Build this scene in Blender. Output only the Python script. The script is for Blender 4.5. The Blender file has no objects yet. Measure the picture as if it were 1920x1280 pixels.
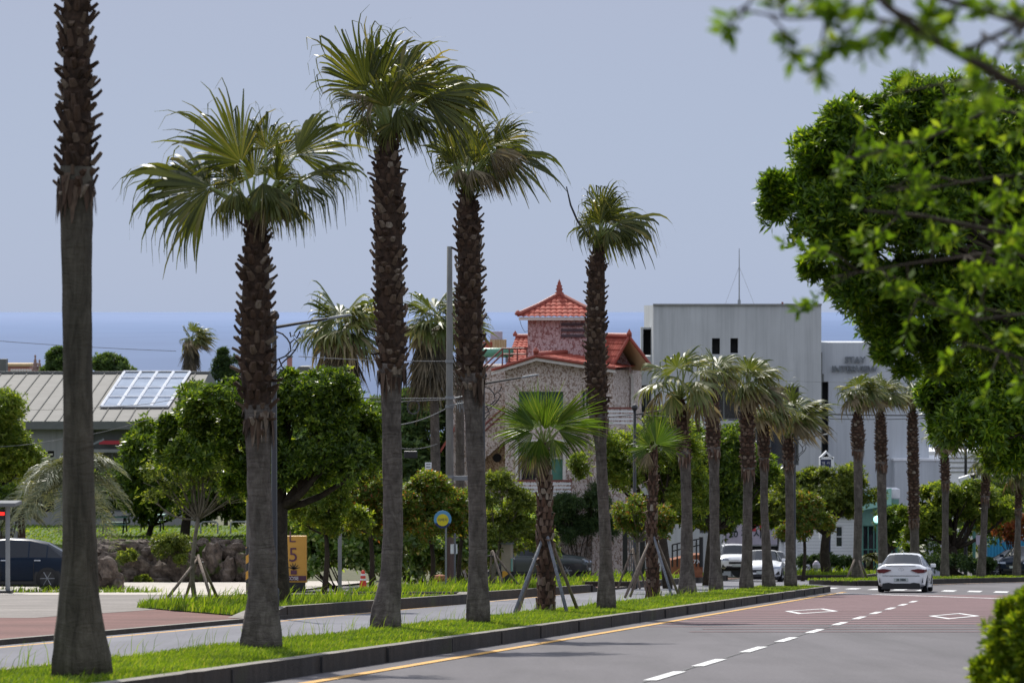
import bpy, math, random
import numpy as np
from mathutils import Vector, Matrix
PI = math.pi
rad = math.radians
F = 6400.0            # focal length in pixels of a 1920 wide frame
CX, HY = 960.0, 580.0 # image centre column, row of the eye level
sc = bpy.context.scene
col = sc.collection

# ------------------------------------------------------------------ place helpers
def gz(X, Y):
    if Y <= 200: return -1.35 - 0.07125 * Y
    return -1.35 - 14.25 - (Y - 200) * 0.045
def bend(Y): return 0.0075 * max(0.0, Y - 130) ** 2
def at(x, y, Y): return Vector(((x - CX) / F * Y, Y, (HY - y) / F * Y))
def px(Y): return Y / F          # metres per photo pixel at depth Y
def on_ground(x, Y, dz=0.0):
    X = (x - CX) / F * Y
    return Vector((X, Y, gz(X, Y) + dz))

# ------------------------------------------------------------------ object helpers
def tag(o, label, cat, group=None):
    o['label'] = label; o['category'] = cat
    if group: o['group'] = group
    return o
def thing(name, loc, label, cat, group=None, rotz=0.0):
    o = bpy.data.objects.new(name, None)
    o.empty_display_size = 0.2
    o.location = loc; o.rotation_euler = (0, 0, rotz)
    col.objects.link(o)
    return tag(o, label, cat, group)
def root_loc(o):
    while o.parent: o = o.parent
    return o.location.copy()

class MB:
    """collects faces, builds ONE mesh object"""
    def __init__(s): s.v = []; s.f = []; s.m = []; s.arr = []
    def quad(s, pts, m=0):
        n = len(s.v); s.v += [tuple(p) for p in pts]; s.f.append(tuple(range(n, n + len(pts)))); s.m.append(m)
    def box(s, c, size, m=0, rot=None, taper=1.0):
        cx, cy, cz = c; a, b, h = size[0] / 2, size[1] / 2, size[2] / 2
        P = []
        for z, t in ((-h, 1.0), (h, taper)):
            for x, y in ((-a, -b), (a, -b), (a, b), (-a, b)):
                p = Vector((x * t, y * t, z))
                if rot is not None: p = rot @ p
                P.append((p.x + cx, p.y + cy, p.z + cz))
        n = len(s.v); s.v += P
        for q in ((0, 3, 2, 1), (4, 5, 6, 7), (0, 1, 5, 4), (1, 2, 6, 5), (2, 3, 7, 6), (3, 0, 4, 7)):
            s.f.append(tuple(n + i for i in q)); s.m.append(m)
    def tube(s, pts, rads, k=8, m=0, caps=True, squash=1.0):
        pts = [Vector(p) for p in pts]
        if not hasattr(rads, '__len__'): rads = [rads] * len(pts)
        n0 = len(s.v); up = None
        for i, p in enumerate(pts):
            d = (pts[min(i + 1, len(pts) - 1)] - pts[max(i - 1, 0)])
            if d.length < 1e-9: d = Vector((0, 0, 1))
            d.normalize()
            if up is None:
                up = Vector((1, 0, 0)) if abs(d.x) < 0.8 else Vector((0, 1, 0))
            e1 = (up - d * up.dot(d)).normalized(); e2 = d.cross(e1); up = e1
            for j in range(k):
                a = 2 * PI * j / k
                q = p + (e1 * math.cos(a) + e2 * math.sin(a) * squash) * rads[i]
                s.v.append((q.x, q.y, q.z))
        for i in range(len(pts) - 1):
            for j in range(k):
                a = n0 + i * k + j; b = n0 + i * k + (j + 1) % k
                s.f.append((a, b, b + k, a + k)); s.m.append(m)
        if caps:
            s.f.append(tuple(n0 + j for j in range(k))[::-1]); s.m.append(m)
            e = n0 + (len(pts) - 1) * k
            s.f.append(tuple(e + j for j in range(k))); s.m.append(m)
    def lathe(s, c, prof, k=16, m=0):
        n0 = len(s.v)
        for r, z in prof:
            for j in range(k):
                a = 2 * PI * j / k
                s.v.append((c[0] + r * math.cos(a), c[1] + r * math.sin(a), c[2] + z))
        for i in range(len(prof) - 1):
            for j in range(k):
                a = n0 + i * k + j; b = n0 + i * k + (j + 1) % k
                s.f.append((a, b, b + k, a + k)); s.m.append(m)
    def prism(s, poly, d, m=0):
        """poly: 3D planar polygon, d: extrusion vector"""
        n = len(s.v); k = len(poly); d = Vector(d)
        s.v += [tuple(p) for p in poly] + [tuple(Vector(p) + d) for p in poly]
        s.f.append(tuple(range(n, n + k))[::-1]); s.m.append(m)
        s.f.append(tuple(range(n + k, n + 2 * k))); s.m.append(m)
        for i in range(k):
            j = (i + 1) % k
            s.f.append((n + i, n + j, n + k + j, n + k + i)); s.m.append(m)
    def add(s, V, q):
        """numpy verts (n,3), faces (m,4)"""
        s.arr.append((np.asarray(V, dtype=np.float32), np.asarray(q, dtype=np.int32)))
    def build(s, name, mats, parent=None, smooth=False, local=False, origin=None):
        if not isinstance(mats, (list, tuple)): mats = [mats]
        o0 = Vector((0, 0, 0))
        if origin is not None: o0 = Vector(origin)
        elif parent is not None and not local: o0 = root_loc(parent)
        me = bpy.data.meshes.new(name)
        if s.arr:
            V = [a for a, _ in s.arr]; off = len(s.v); Q = []
            for a, q in s.arr: Q.append(q + off); off += len(a)
            base = np.array(s.v, dtype=np.float32).reshape(-1, 3)
            V = np.concatenate([base] + V); Q = np.concatenate(Q)
            ln = [len(f) for f in s.f]
            flat = [i for f in s.f for i in f]
            L = np.concatenate([np.array(flat, dtype=np.int32), Q.reshape(-1)])
            cnt = np.concatenate([np.array(ln, dtype=np.int32), np.full(len(Q), Q.shape[1], dtype=np.int32)])
            st = np.concatenate([[0], np.cumsum(cnt)[:-1]]).astype(np.int32)
            V = V - np.array(o0, dtype=np.float32)
            me.vertices.add(len(V)); me.vertices.foreach_set('co', V.reshape(-1))
            me.loops.add(len(L)); me.loops.foreach_set('vertex_index', L)
            me.polygons.add(len(cnt)); me.polygons.foreach_set('loop_start', st)
            mi = np.concatenate([np.array(s.m, dtype=np.int32), np.zeros(len(Q), dtype=np.int32)])
            me.polygons.foreach_set('material_index', mi)
            me.update(calc_edges=True)
        else:
            me.from_pydata([(a - o0.x, b - o0.y, c - o0.z) for a, b, c in s.v], [], s.f)
            me.polygons.foreach_set('material_index', s.m)
            me.update()
        if smooth: me.polygons.foreach_set('use_smooth', [True] * len(me.polygons))
        me.validate()
        for m in mats: me.materials.append(m)
        o = bpy.data.objects.new(name, me)
        if parent is not None: o.parent = parent
        elif origin is not None: o.location = o0
        col.objects.link(o)
        return o
def struct(o): o['kind'] = 'structure'; return o

def bevel(o, w=0.02, seg=2):
    md = o.modifiers.new('bevel', 'BEVEL'); md.width = w; md.segments = seg; md.limit_method = 'ANGLE'; md.angle_limit = rad(40)
    return o

def text_part(s, name, mat, parent, loc, size, rot=(PI / 2, 0, 0), ext=0.004, align='CENTER', local=False, bold=0.0):
    cu = bpy.data.curves.new(name, 'FONT'); cu.body = s; cu.size = size; cu.extrude = ext; cu.align_x = align; cu.align_y = 'CENTER'
    cu.offset = bold; cu.resolution_u = 3
    t = bpy.data.objects.new('tmp_text', cu); col.objects.link(t)
    dg = bpy.context.evaluated_depsgraph_get(); dg.update()
    me = bpy.data.meshes.new_from_object(t.evaluated_get(dg)); me.name = name
    bpy.data.objects.remove(t); bpy.data.curves.remove(cu)
    M = Matrix.Translation(Vector(loc)) @ Matrix.Rotation(rot[2], 4, 'Z') @ Matrix.Rotation(rot[1], 4, 'Y') @ Matrix.Rotation(rot[0], 4, 'X')
    me.transform(M)
    if not local: me.transform(Matrix.Translation(-root_loc(parent)))
    me.materials.clear(); me.materials.append(mat)
    o = bpy.data.objects.new(name, me); o.parent = parent; col.objects.link(o)
    return o

# ------------------------------------------------------------------ materials
class N:
    def __init__(s, name):
        s.mat = bpy.data.materials.new(name); s.mat.use_nodes = True
        s.nt = s.mat.node_tree; s.b = s.nt.nodes['Principled BSDF']; s.out = s.nt.nodes['Material Output']
    def n(s, t, **kw):
        nd = s.nt.nodes.new(t)
        for k, v in kw.items():
            if k.startswith('i_'): nd.inputs[k[2:].replace('_', ' ')].default_value = v
            else: setattr(nd, k, v)
        return nd
    def l(s, a, b): s.nt.links.new(a, b)
    def coord(s, scale=(1, 1, 1), obj=True):
        tc = s.n('ShaderNodeTexCoord'); mp = s.n('ShaderNodeMapping'); mp.inputs['Scale'].default_value = scale
        s.l(tc.outputs['Object'], mp.inputs['Vector']); return mp.outputs['Vector']
    def noise(s, vec, scale, detail=4, rough=.55, dist=0.0):
        nd = s.n('ShaderNodeTexNoise'); nd.inputs['Scale'].default_value = scale; nd.inputs['Detail'].default_value = detail
        nd.inputs['Roughness'].default_value = rough; nd.inputs['Distortion'].default_value = dist
        s.l(vec, nd.inputs['Vector']); return nd.outputs['Fac']
    def ramp(s, fac, stops):
        r = s.n('ShaderNodeValToRGB'); e = r.color_ramp.elements
        while len(e) < len(stops): e.new(0.5)
        for i, (p, c) in enumerate(stops): e[i].position = p; e[i].color = (c[0], c[1], c[2], 1)
        s.l(fac, r.inputs['Fac']); return r.outputs['Color']
    def mix(s, fac, a, b, mode='MIX'):
        m = s.n('ShaderNodeMix', data_type='RGBA', blend_type=mode)
        for sock, v in ((m.inputs[0], fac), (m.inputs[6], a), (m.inputs[7], b)):
            if isinstance(v, (int, float)): sock.default_value = v
            elif isinstance(v, tuple): sock.default_value = (v[0], v[1], v[2], 1)
            else: s.l(v, sock)
        return m.outputs[2]
    def bump(s, h, strength=.3, dist=.02):
        b = s.n('ShaderNodeBump'); b.inputs['Strength'].default_value = strength; b.inputs['Distance'].default_value = dist
        s.l(h, b.inputs['Height']); s.l(b.outputs['Normal'], s.b.inputs['Normal'])
    def set(s, **kw):
        for k, v in kw.items(): s.b.inputs[k.replace('_', ' ')].default_value = v

def plain(name, c, rough=.6, metal=0.0, var=.12, scale=3.0, spec=.5, emit=None):
    n = N(name); v = n.coord()
    f = n.noise(v, scale, 5)
    n.l(n.ramp(f, [(.25, tuple(x * (1 - var) for x in c)), (.75, tuple(min(1, x * (1 + var)) for x in c))]), n.b.inputs['Base Color'])
    n.set(Roughness=rough, Metallic=metal); n.b.inputs['Specular IOR Level'].default_value = spec
    if emit: n.b.inputs['Emission Color'].default_value = (*c, 1); n.b.inputs['Emission Strength'].default_value = emit
    return n.mat
def grain(name, c1, c2, scale, rough=.85, stretch=(1, 1, 1), bumpv=.3, big=None, spec=.3, mid=(.35, .65), bd=.02):
    n = N(name); v = n.coord(stretch)
    f = n.noise(v, scale, 6, .65)
    cc = n.ramp(f, [(mid[0], c1), (mid[1], c2)])
    if big:
        f2 = n.noise(n.coord(), big[0], 3); cc = n.mix(1.0, cc, n.ramp(f2, [(.3, (big[1],) * 3), (.7, (1.0,) * 3)]), 'MULTIPLY')
    n.l(cc, n.b.inputs['Base Color']); n.set(Roughness=rough); n.b.inputs['Specular IOR Level'].default_value = spec
    if bumpv: n.bump(f, bumpv, bd)
    return n.mat
def leafmat(name, stops, trans=.35, rough=.5, clump=.9, tcol=1.25, spec=.35, gain=1.0):
    n = N(name)
    stops = [(p, (cc[0] * gain * 1.06, cc[1] * gain, cc[2] * gain)) for p, cc in stops]
    g = n.n('ShaderNodeNewGeometry')
    c = n.ramp(g.outputs['Random Per Island'], stops)
    f = n.noise(n.coord(), clump, 3)
    c = n.mix(1.0, c, n.ramp(f, [(.3, (.55, .6, .6)), (.7, (1.15, 1.12, 1.0))]), 'MULTIPLY')
    n.l(c, n.b.inputs['Base Color']); n.set(Roughness=rough); n.b.inputs['Specular IOR Level'].default_value = spec
    tr = n.n('ShaderNodeBsdfTranslucent'); n.l(n.mix(1.0, c, (tcol * 1.32, tcol * 1.22, tcol * .45), 'MULTIPLY'), tr.inputs['Color'])
    ms = n.n('ShaderNodeMixShader'); ms.inputs[0].default_value = trans
    n.l(n.b.outputs[0], ms.inputs[1]); n.l(tr.outputs[0], ms.inputs[2]); n.l(ms.outputs[0], n.out.inputs[0])
    return n.mat

M = {}
M['palm'] = leafmat('palm_leaf', [(0, (.042, .058, .011)), (.5, (.078, .102, .019)), (.85, (.128, .150, .030)), (1, (.23, .21, .07))], 0.4, .42, 1.4, gain=0.95)
M['palm_young'] = leafmat('young_palm_leaf', [(0, (.06, .13, .02)), (.6, (.11, .21, .03)), (1, (.2, .27, .06))], 0.48, .4, 1.4, gain=0.70)
M['palm_pale'] = leafmat('pale_palm_leaf', [(0, (.06, .09, .025)), (.5, (.11, .145, .042)), (1, (.25, .25, .12))], .35, .45, 1.2)
M['palm_blue'] = leafmat('grey_green_palm_leaf', [(0, (.08, .11, .07)), (.6, (.15, .18, .11)), (1, (.26, .27, .17))], .25, .45, 1.2)
M['dead'] = leafmat('dead_palm_leaf', [(0, (.10, .08, .05)), (.5, (.20, .17, .11)), (1, (.36, .31, .22))], .2, .8, 1.2, 1.0)
M['skirt'] = leafmat('hanging_dry_leaf', [(0, (.05, .045, .035)), (.5, (.12, .105, .08)), (1, (.24, .21, .16))], .12, .85, 1.2, 1.0)
M['petiole'] = plain('palm_stalk', (.16, .20, .05), .45)
M['darktree'] = leafmat('dark_evergreen_leaf', [(0, (.020, .043, .006)), (.55, (.044, .082, .010)), (.85, (.085, .138, .015)), (1, (.155, .20, .03))], 0.52, .38, .8, gain=1.77)
M['bigtree'] = leafmat('glossy_street_tree_leaf', [(0, (.022, .05, .006)), (.5, (.05, .105, .008)), (.85, (.10, .17, .012)), (1, (.19, .25, .02))], 0.5, .36, .9, gain=1.76)
M['lightleaf'] = leafmat('light_green_leaf', [(0, (.05, .09, .012)), (.6, (.10, .16, .02)), (1, (.2, .24, .05))], 0.56, .45, 1.0, gain=1.47)
M['oliveleaf'] = leafmat('olive_green_leaf', [(0, (.04, .065, .012)), (.6, (.08, .12, .02)), (1, (.16, .19, .045))], 0.52, .5, 1.0, gain=1.61)
M['redleaf'] = leafmat('reddish_new_leaf', [(0, (.05, .09, .015)), (.6, (.09, .145, .02)), (.82, (.13, .16, .025)), (.92, (.19, .13, .035)), (1, (.26, .09, .04))], 0.52, .45, .9, gain=1.38)
M['redbush'] = leafmat('red_leaf', [(0, (.10, .04, .015)), (.5, (.28, .07, .03)), (1, (.16, .13, .02))], 0.45, .5, 1.0, gain=1.2)
M['vine'] = leafmat('broad_vine_leaf', [(0, (.04, .09, .015)), (.5, (.09, .17, .03)), (.85, (.17, .25, .07)), (1, (.36, .42, .26))], 0.55, .3, 1.2, 1.2, .6, gain=1.50)
M['conifer'] = leafmat('dark_needle', [(0, (.015, .035, .012)), (.7, (.03, .06, .018)), (1, (.06, .10, .025))], 0.3, .6, 1.0, gain=1.6)
M['farleaf'] = leafmat('distant_leaf', [(0, (.03, .06, .02)), (.6, (.055, .10, .03)), (1, (.10, .15, .05))], 0.42, .5, .5, gain=1.65)
M['nearleaf'] = leafmat('near_branch_leaf', [(0, (.035, .075, .008)), (.5, (.075, .15, .012)), (.85, (.13, .22, .02)), (1, (.22, .30, .04))], 0.5, .55, 2.0, 1.25, .15, gain=1.3)
M['hedge'] = leafmat('clipped_hedge_leaf', [(0, (.03, .06, .004)), (.5, (.075, .13, .006)), (1, (.17, .22, .015))], 0.5, .45, 3.0, gain=1.84)
M['grass'] = leafmat('grass_blade', [(0, (.08, .17, .015)), (.6, (.17, .27, .022)), (.9, (.24, .35, .045)), (1, (.33, .34, .12))], 0.5, .5, .7, gain=0.92)
M['turf'] = grain('turf_soil', (.05, .085, .014), (.11, .17, .025), 6, .95, bumpv=.5, big=(.5, .7))

def trunk_mat(name, c1, c2, c3, ring=9.0, streak=14.0, rl=.72, vz=3.2):
    n = N(name)
    f = n.noise(n.coord((streak * .55, streak * .55, vz)), 1.0, 6, .7, .8)
    r = n.noise(n.coord((1.6, 1.6, ring)), 1.6, 4, .7, 1.2)
    big = n.noise(n.coord((1, 1, .5)), .9, 3)
    c = n.ramp(f, [(.3, c1), (.55, c2), (.8, c3)])
    c = n.mix(1.0, c, n.ramp(r, [(.36, (rl, rl * .97, rl * .95)), (.55, (1.05, 1.04, 1.02))]), 'MULTIPLY')
    c = n.mix(1.0, c, n.ramp(big, [(.3, (.65, .66, .62)), (.7, (1.15, 1.1, 1.05))]), 'MULTIPLY')
    n.l(c, n.b.inputs['Base Color']); n.set(Roughness=.9); n.b.inputs['Specular IOR Level'].default_value = .2
    mx = n.n('ShaderNodeMath', operation='ADD'); n.l(f, mx.inputs[0]); n.l(r, mx.inputs[1]); n.bump(mx.outputs[0], .9, .03)
    return n.mat
M['ptrunk'] = trunk_mat('palm_trunk_bark', (.06, .052, .049), (.135, .12, .113), (.23, .21, .20))
M['ptrunk_moss'] = trunk_mat('mossy_palm_trunk_bark', (.034, .031, .025), (.085, .078, .064), (.155, .143, .122), 5.0, 18.0, .97, 1.6)
M['bark'] = trunk_mat('tree_bark', (.025, .021, .017), (.055, .046, .036), (.10, .085, .068), 2.5, 9)
M['palebark'] = trunk_mat('pale_twig_bark', (.12, .11, .09), (.20, .18, .15), (.30, .28, .24), 2.5, 9)
def bootmat(name, st):
    n = N(name); g = n.n('ShaderNodeNewGeometry')
    c = n.ramp(g.outputs['Random Per Island'], st)
    f = n.noise(n.coord((9, 9, 2)), 3, 5, .7)
    c = n.mix(1.0, c, n.ramp(f, [(.3, (.55,) * 3), (.7, (1.25,) * 3)]), 'MULTIPLY')
    n.l(c, n.b.inputs['Base Color']); n.set(Roughness=.85); n.b.inputs['Specular IOR Level'].default_value = .25; n.bump(f, .6, .02)
    return n.mat
M['boot'] = bootmat('old_leaf_base', [(0, (.035, .022, .015)), (.5, (.075, .045, .030)), (.85, (.12, .085, .06)), (1, (.24, .20, .16))])
M['boot_core'] = grain('fibrous_trunk', (.022, .014, .010), (.06, .036, .024), 14, .95, bumpv=.8)
M['boot_red'] = bootmat('reddish_leaf_base', [(0, (.06, .032, .022)), (.5, (.11, .062, .042)), (.85, (.17, .12, .09)), (1, (.30, .26, .21))])
M['red_core'] = grain('reddish_fibrous_trunk', (.05, .028, .02), (.11, .065, .05), 9, .95, bumpv=.6)

def asphalt(name, c1, c2):
    n = N(name); f = n.noise(n.coord(), 26, 6, .65); t = n.noise(n.coord((.9, .035, 1)), 1.0, 4, .6, .4); p = n.noise(n.coord((.35, .12, 1)), 1.0, 3); s = n.noise(n.coord((1.6, .5, 1)), 1.3, 5, .7)
    c = n.ramp(f, [(.3, c1), (.7, c2)]); c = n.mix(1.0, c, n.ramp(t, [(.34, (.80,) * 3), (.62, (1.08,) * 3)]), 'MULTIPLY'); c = n.mix(1.0, c, n.ramp(p, [(.35, (.88, .87, .88)), (.65, (1.06,) * 3)]), 'MULTIPLY'); c = n.mix(1.0, c, n.ramp(s, [(.70, (1,) * 3), (.78, (.78,) * 3)]), 'MULTIPLY')
    n.l(c, n.b.inputs['Base Color']); n.set(Roughness=.85); n.b.inputs['Specular IOR Level'].default_value = .3; n.bump(f, .4, .01); return n.mat
M['asphalt'] = asphalt('asphalt', (.082, .076, .082), (.125, .116, .124))
M['asphalt_old'] = grain('asphalt', (.088, .084, .088), (.128, .122, .127), 26, .8, bumpv=.35, big=(.22, .82), bd=.01)
M['asphalt_blue'] = asphalt('side_asphalt', (.125, .125, .142), (.165, .165, .186))
M['kerb'] = None
M['kerb_top'] = grain('sunlit_kerb_top_concrete', (.19, .17, .15), (.31, .285, .25), 12, .9, bumpv=.4, big=(1.2, .7))  # sunlight on the top put into the colour, far paler than the face
M['redpave'] = grain('red_paving', (.14, .065, .055), (.22, .11, .095), 18, .9, bumpv=.4, big=(.35, .6))
M['greypave'] = grain('worn_concrete_paving', (.19, .17, .15), (.30, .27, .25), 14, .9, bumpv=.4, big=(.4, .65))
M['cement'] = grain('pale_cement_drive', (.42, .38, .33), (.55, .50, .44), 8, .9, bumpv=.2, big=(.3, .85))
M['ground'] = grain('open_ground', (.06, .07, .03), (.13, .12, .07), 1.5, .95, bumpv=.5)
M['yellowpaint'] = grain('yellow_road_paint', (.52, .27, .045), (.66, .36, .07), 20, .7, bumpv=.1, big=(2.0, .8))
n = N('white_road_paint'); f = n.noise(n.coord(), 14, 6, .75); g_ = n.noise(n.coord(), 2.2, 3)
c = n.ramp(f, [(.30, (.30, .29, .29)), (.42, (.60, .60, .60)), (.7, (.74, .74, .73))]); c = n.mix(1.0, c, n.ramp(g_, [(.3, (.8,) * 3), (.6, (1,) * 3)]), 'MULTIPLY'); n.l(c, n.b.inputs['Base Color']); n.set(Roughness=.75); M['whitepaint'] = n.mat
M['redpaint'] = grain('red_surface_band', (.125, .066, .070), (.170, .092, .098), 22, .8, bumpv=.2, big=(1.0, .8))

def kerbmat():  # stains and moss, with the shade of the face put into the colour
    n = N('weathered_shaded_kerb_concrete'); f = n.noise(n.coord((4, 4, .5)), 1.0, 6, .7, .3); g = n.noise(n.coord(), 22, 5, .7); h = n.noise(n.coord(), .7, 3)
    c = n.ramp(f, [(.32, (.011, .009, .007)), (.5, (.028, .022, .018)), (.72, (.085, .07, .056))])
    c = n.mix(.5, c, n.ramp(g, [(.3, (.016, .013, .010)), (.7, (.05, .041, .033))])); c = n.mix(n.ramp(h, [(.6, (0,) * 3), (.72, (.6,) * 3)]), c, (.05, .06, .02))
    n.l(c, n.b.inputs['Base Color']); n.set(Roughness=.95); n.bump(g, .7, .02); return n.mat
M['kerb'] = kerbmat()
def pebble(name, lo, hi, scale=11.0):
    n = N(name); v = n.coord((1, 1, .62))
    f = n.noise(v, scale, 2.5, .5, 1.2)
    big = n.noise(n.coord(), .5, 3)
    c = n.ramp(f, [(.43, lo), (.53, hi), (.62, tuple(x * .85 for x in hi))])
    c = n.mix(1.0, c, n.ramp(big, [(.3, (.85, .82, .82)), (.7, (1.06, 1.05, 1.05))]), 'MULTIPLY')
    n.l(c, n.b.inputs['Base Color']); n.set(Roughness=.85); n.bump(f, .9, .06)
    return n.mat
M['pebble'] = pebble('rough_cast_render', (.26, .19, .145), (.66, .59, .55))
M['pebble_dark'] = pebble('shaded_rough_cast', (.13, .09, .07), (.36, .31, .29))  # dark copy of the render, recess shade painted into its colour
M['pebble_pink'] = pebble('pinkish_rough_cast_render', (.30, .14, .13), (.66, .50, .50))
M['tile'] = grain('red_clay_tile', (.33, .075, .052), (.56, .155, .112), 2.6, .8, bumpv=.1, big=(1.1, .62), spec=.15)
M['tile_dark'] = plain('ridge_clay_tile', (.27, .055, .035), .6)
M['soffit'] = plain('ochre_soffit', (.50, .36, .20), .8)
M['trimwhite'] = plain('painted_trim', (.60, .57, .53), .7)
M['rail_red'] = plain('red_brown_rail', (.16, .045, .035), .5)
M['slat'] = plain('dark_slat', (.07, .05, .06), .7)
M['rail_white'] = plain('white_rail', (.65, .66, .68), .5)
M['glass_green'] = plain('green_glazing', (.02, .085, .07), .12, spec=.8)
M['glass_dark'] = plain('dark_glazing', (.012, .016, .022), .1, spec=.8)
M['curtain'] = plain('green_door', (.07, .21, .155), .5)
M['void'] = plain('dark_opening', (.012, .012, .013), .9)
def streaky(name, c1, c2, c3):
    n = N(name)
    f = n.noise(n.coord((2.6, 2.6, .10)), 1.0, 7, .75, .4); g = n.noise(n.coord((1, 1, .6)), .45, 4)
    h = n.noise(n.coord((18, 18, .3)), 1.0, 4, .7)
    c = n.ramp(f, [(.3, c1), (.52, c2), (.75, c3)])
    c = n.mix(1.0, c, n.ramp(g, [(.3, (.88,) * 3), (.7, (1.06,) * 3)]), 'MULTIPLY')
    c = n.mix(1.0, c, n.ramp(h, [(.32, (.94,) * 3), (.6, (1.02,) * 3)]), 'MULTIPLY')
    n.l(c, n.b.inputs['Base Color']); n.set(Roughness=.85)
    return n.mat
M['concrete'] = streaky('board_marked_concrete', (.41, .425, .435), (.50, .515, .525), (.54, .555, .565))
M['concrete_b'] = streaky('pale_concrete', (.45, .475, .51), (.50, .525, .56), (.54, .565, .60))
M['greywall'] = streaky('grey_painted_wall', (.22, .22, .215), (.27, .27, .265), (.31, .31, .30))
M['metalroof'] = grain('standing_seam_roof', (.135, .13, .12), (.165, .16, .148), 1.2, .75, bumpv=0, big=(.5, .9))
M['seam'] = plain('roof_seam', (.075, .075, .07), .8)
M['fascia'] = plain('dark_fascia', (.12, .125, .12), .6)
M['white'] = plain('white_paint', (.74, .75, .78), .5)
M['carwhite'] = plain('white_car_paint', (.78, .79, .81), .22, var=.02, spec=.6)
M['carblue'] = plain('dark_blue_car_paint', (.005, .013, .030), .32, var=.05, spec=.18)
M['cargrey'] = plain('dark_grey_car_paint', (.045, .055, .058), .2, var=.05, spec=.7)
M['carblack'] = plain('black_car_paint', (.012, .014, .016), .18, var=.05, spec=.7)
M['carglass'] = plain('car_glass', (.010, .013, .02), .12, spec=.4)
M['tyre'] = plain('tyre_rubber', (.013, .013, .014), .8)
M['rim'] = plain('alloy_rim', (.35, .36, .38), .3, .7)
M['trim'] = plain('black_trim', (.014, .014, .016), .55)
M['chrome'] = plain('chrome_trim', (.62, .64, .68), .15, .9)
M['redlamp'] = plain('red_lamp', (.11, .006, .008), .3, spec=.35)
M['headlamp'] = plain('clear_lamp', (.30, .34, .42), .1, .2, spec=.9)
M['plate'] = plain('number_plate', (.42, .46, .45), .5)
M['plateink'] = plain('dark_lettering', (.04, .05, .06), .6)
M['black'] = plain('black_metal', (.018, .018, .02), .45, .2)
M['steel'] = plain('galvanised_steel', (.20, .215, .23), .65, .3)
M['pole'] = grain('concrete_pole', (.13, .13, .125), (.19, .19, .18), 6, .9, (1, 1, .2), .2)
M['wood'] = grain('weathered_timber', (.11, .085, .07), (.26, .21, .17), 8, .85, (4, 4, .3), .4)
M['woodgrey'] = grain('grey_timber', (.09, .095, .105), (.19, .20, .225), 8, .85, (4, 4, .3), .4)
M['yellow'] = plain('ochre_sign_face', (.55, .30, .055), .55, var=.06)
M['purple'] = plain('purple_sign_band', (.10, .035, .07), .55)
M['orange'] = plain('orange_cone', (.62, .045, .025), .5)
M['signblue'] = plain('sky_blue_sign', (.10, .28, .50), .45)
M['signnavy'] = plain('navy_sign', (.012, .022, .10), .45)
M['signyellow'] = plain('yellow_sign_disc', (.60, .50, .02), .45)
M['boxbeige'] = plain('beige_cabinet', (.30, .25, .19), .6)
M['teal'] = plain('teal_panel', (.09, .25, .20), .5)
M['tank'] = plain('green_water_tank', (.10, .30, .20), .4)
M['rust'] = grain('rusty_sheet', (.30, .16, .05), (.62, .53, .36), 3, .8, (6, 6, .3), 0)
M['pinkwall'] = plain('pink_wall', (.42, .20, .17), .8)
M['stonepink'] = plain('pinkish_stone', (.30, .20, .18), .85, var=.3)
M['orangebrick'] = grain('orange_brown_wall', (.20, .075, .04), (.30, .12, .065), 5, .9, bumpv=.3)
M['bluebox'] = plain('blue_container', (.02, .26, .44), .5)
M['greenawn'] = plain('green_awning', (.16, .32, .26), .6)
M['greysign'] = plain('lettering_steel', (.16, .18, .20), .5)
M['redled'] = plain('red_display', (.8, .02, .015), .5, emit=2.0)
M['globe'] = plain('lit_globe', (.45, .95, .90), .3, emit=1.6)
M['insul'] = plain('cable', (.03, .03, .032), .6)
M['cablegrey'] = plain('pale_cable', (.12, .125, .135), .8)
M['panelpink'] = plain('pale_mauve_panel', (.42, .38, .46), .5)
M['redink'] = plain('red_lettering', (.45, .03, .05), .6)
M['mossrock'] = None
n = N('garden_rock'); v = n.coord()
f = n.noise(v, 3.2, 8, .7, .4); g2 = n.noise(v, 1.1, 4)
c = n.ramp(f, [(.32, (.022, .017, .014)), (.5, (.105, .080, .064)), (.75, (.27, .22, .18))])
c = n.mix(n.ramp(g2, [(.58, (0, 0, 0)), (.66, (1, 1, 1))]), c, (.07, .10, .02))
n.l(c, n.b.inputs['Base Color']); n.set(Roughness=.95); n.bump(f, 1.0, .12); M['rock'] = n.mat
n = N('hazard_stripes'); tc = n.n('ShaderNodeTexCoord'); sp = n.n('ShaderNodeSeparateXYZ'); n.l(tc.outputs['Object'], sp.inputs[0])
a1 = n.n('ShaderNodeMath', operation='MULTIPLY_ADD'); n.l(sp.outputs['X'], a1.inputs[0]); a1.inputs[1].default_value = -.75; n.l(sp.outputs['Z'], a1.inputs[2])
a2 = n.n('ShaderNodeMath', operation='MULTIPLY'); n.l(a1.outputs[0], a2.inputs[0]); a2.inputs[1].default_value = 2.15
a3 = n.n('ShaderNodeMath', operation='FRACT'); n.l(a2.outputs[0], a3.inputs[0])
a4 = n.n('ShaderNodeMath', operation='GREATER_THAN'); n.l(a3.outputs[0], a4.inputs[0]); a4.inputs[1].default_value = .5
n.l(n.mix(a4.outputs[0], (.60, .30, .03), (.02, .02, .02)), n.b.inputs['Base Color']); n.set(Roughness=.6); M['hazard'] = n.mat
n = N('skylight_glass'); f = n.noise(n.coord(), .6, 4, .6, .5)
n.l(n.ramp(f, [(.3, (.09, .13, .21)), (.7, (.24, .30, .40))]), n.b.inputs['Base Color']); n.set(Roughness=.15); M['skyglass'] = n.mat
n = N('clapboard'); tc = n.n('ShaderNodeTexCoord'); sp = n.n('ShaderNodeSeparateXYZ'); n.l(tc.outputs['Object'], sp.inputs[0])
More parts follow.
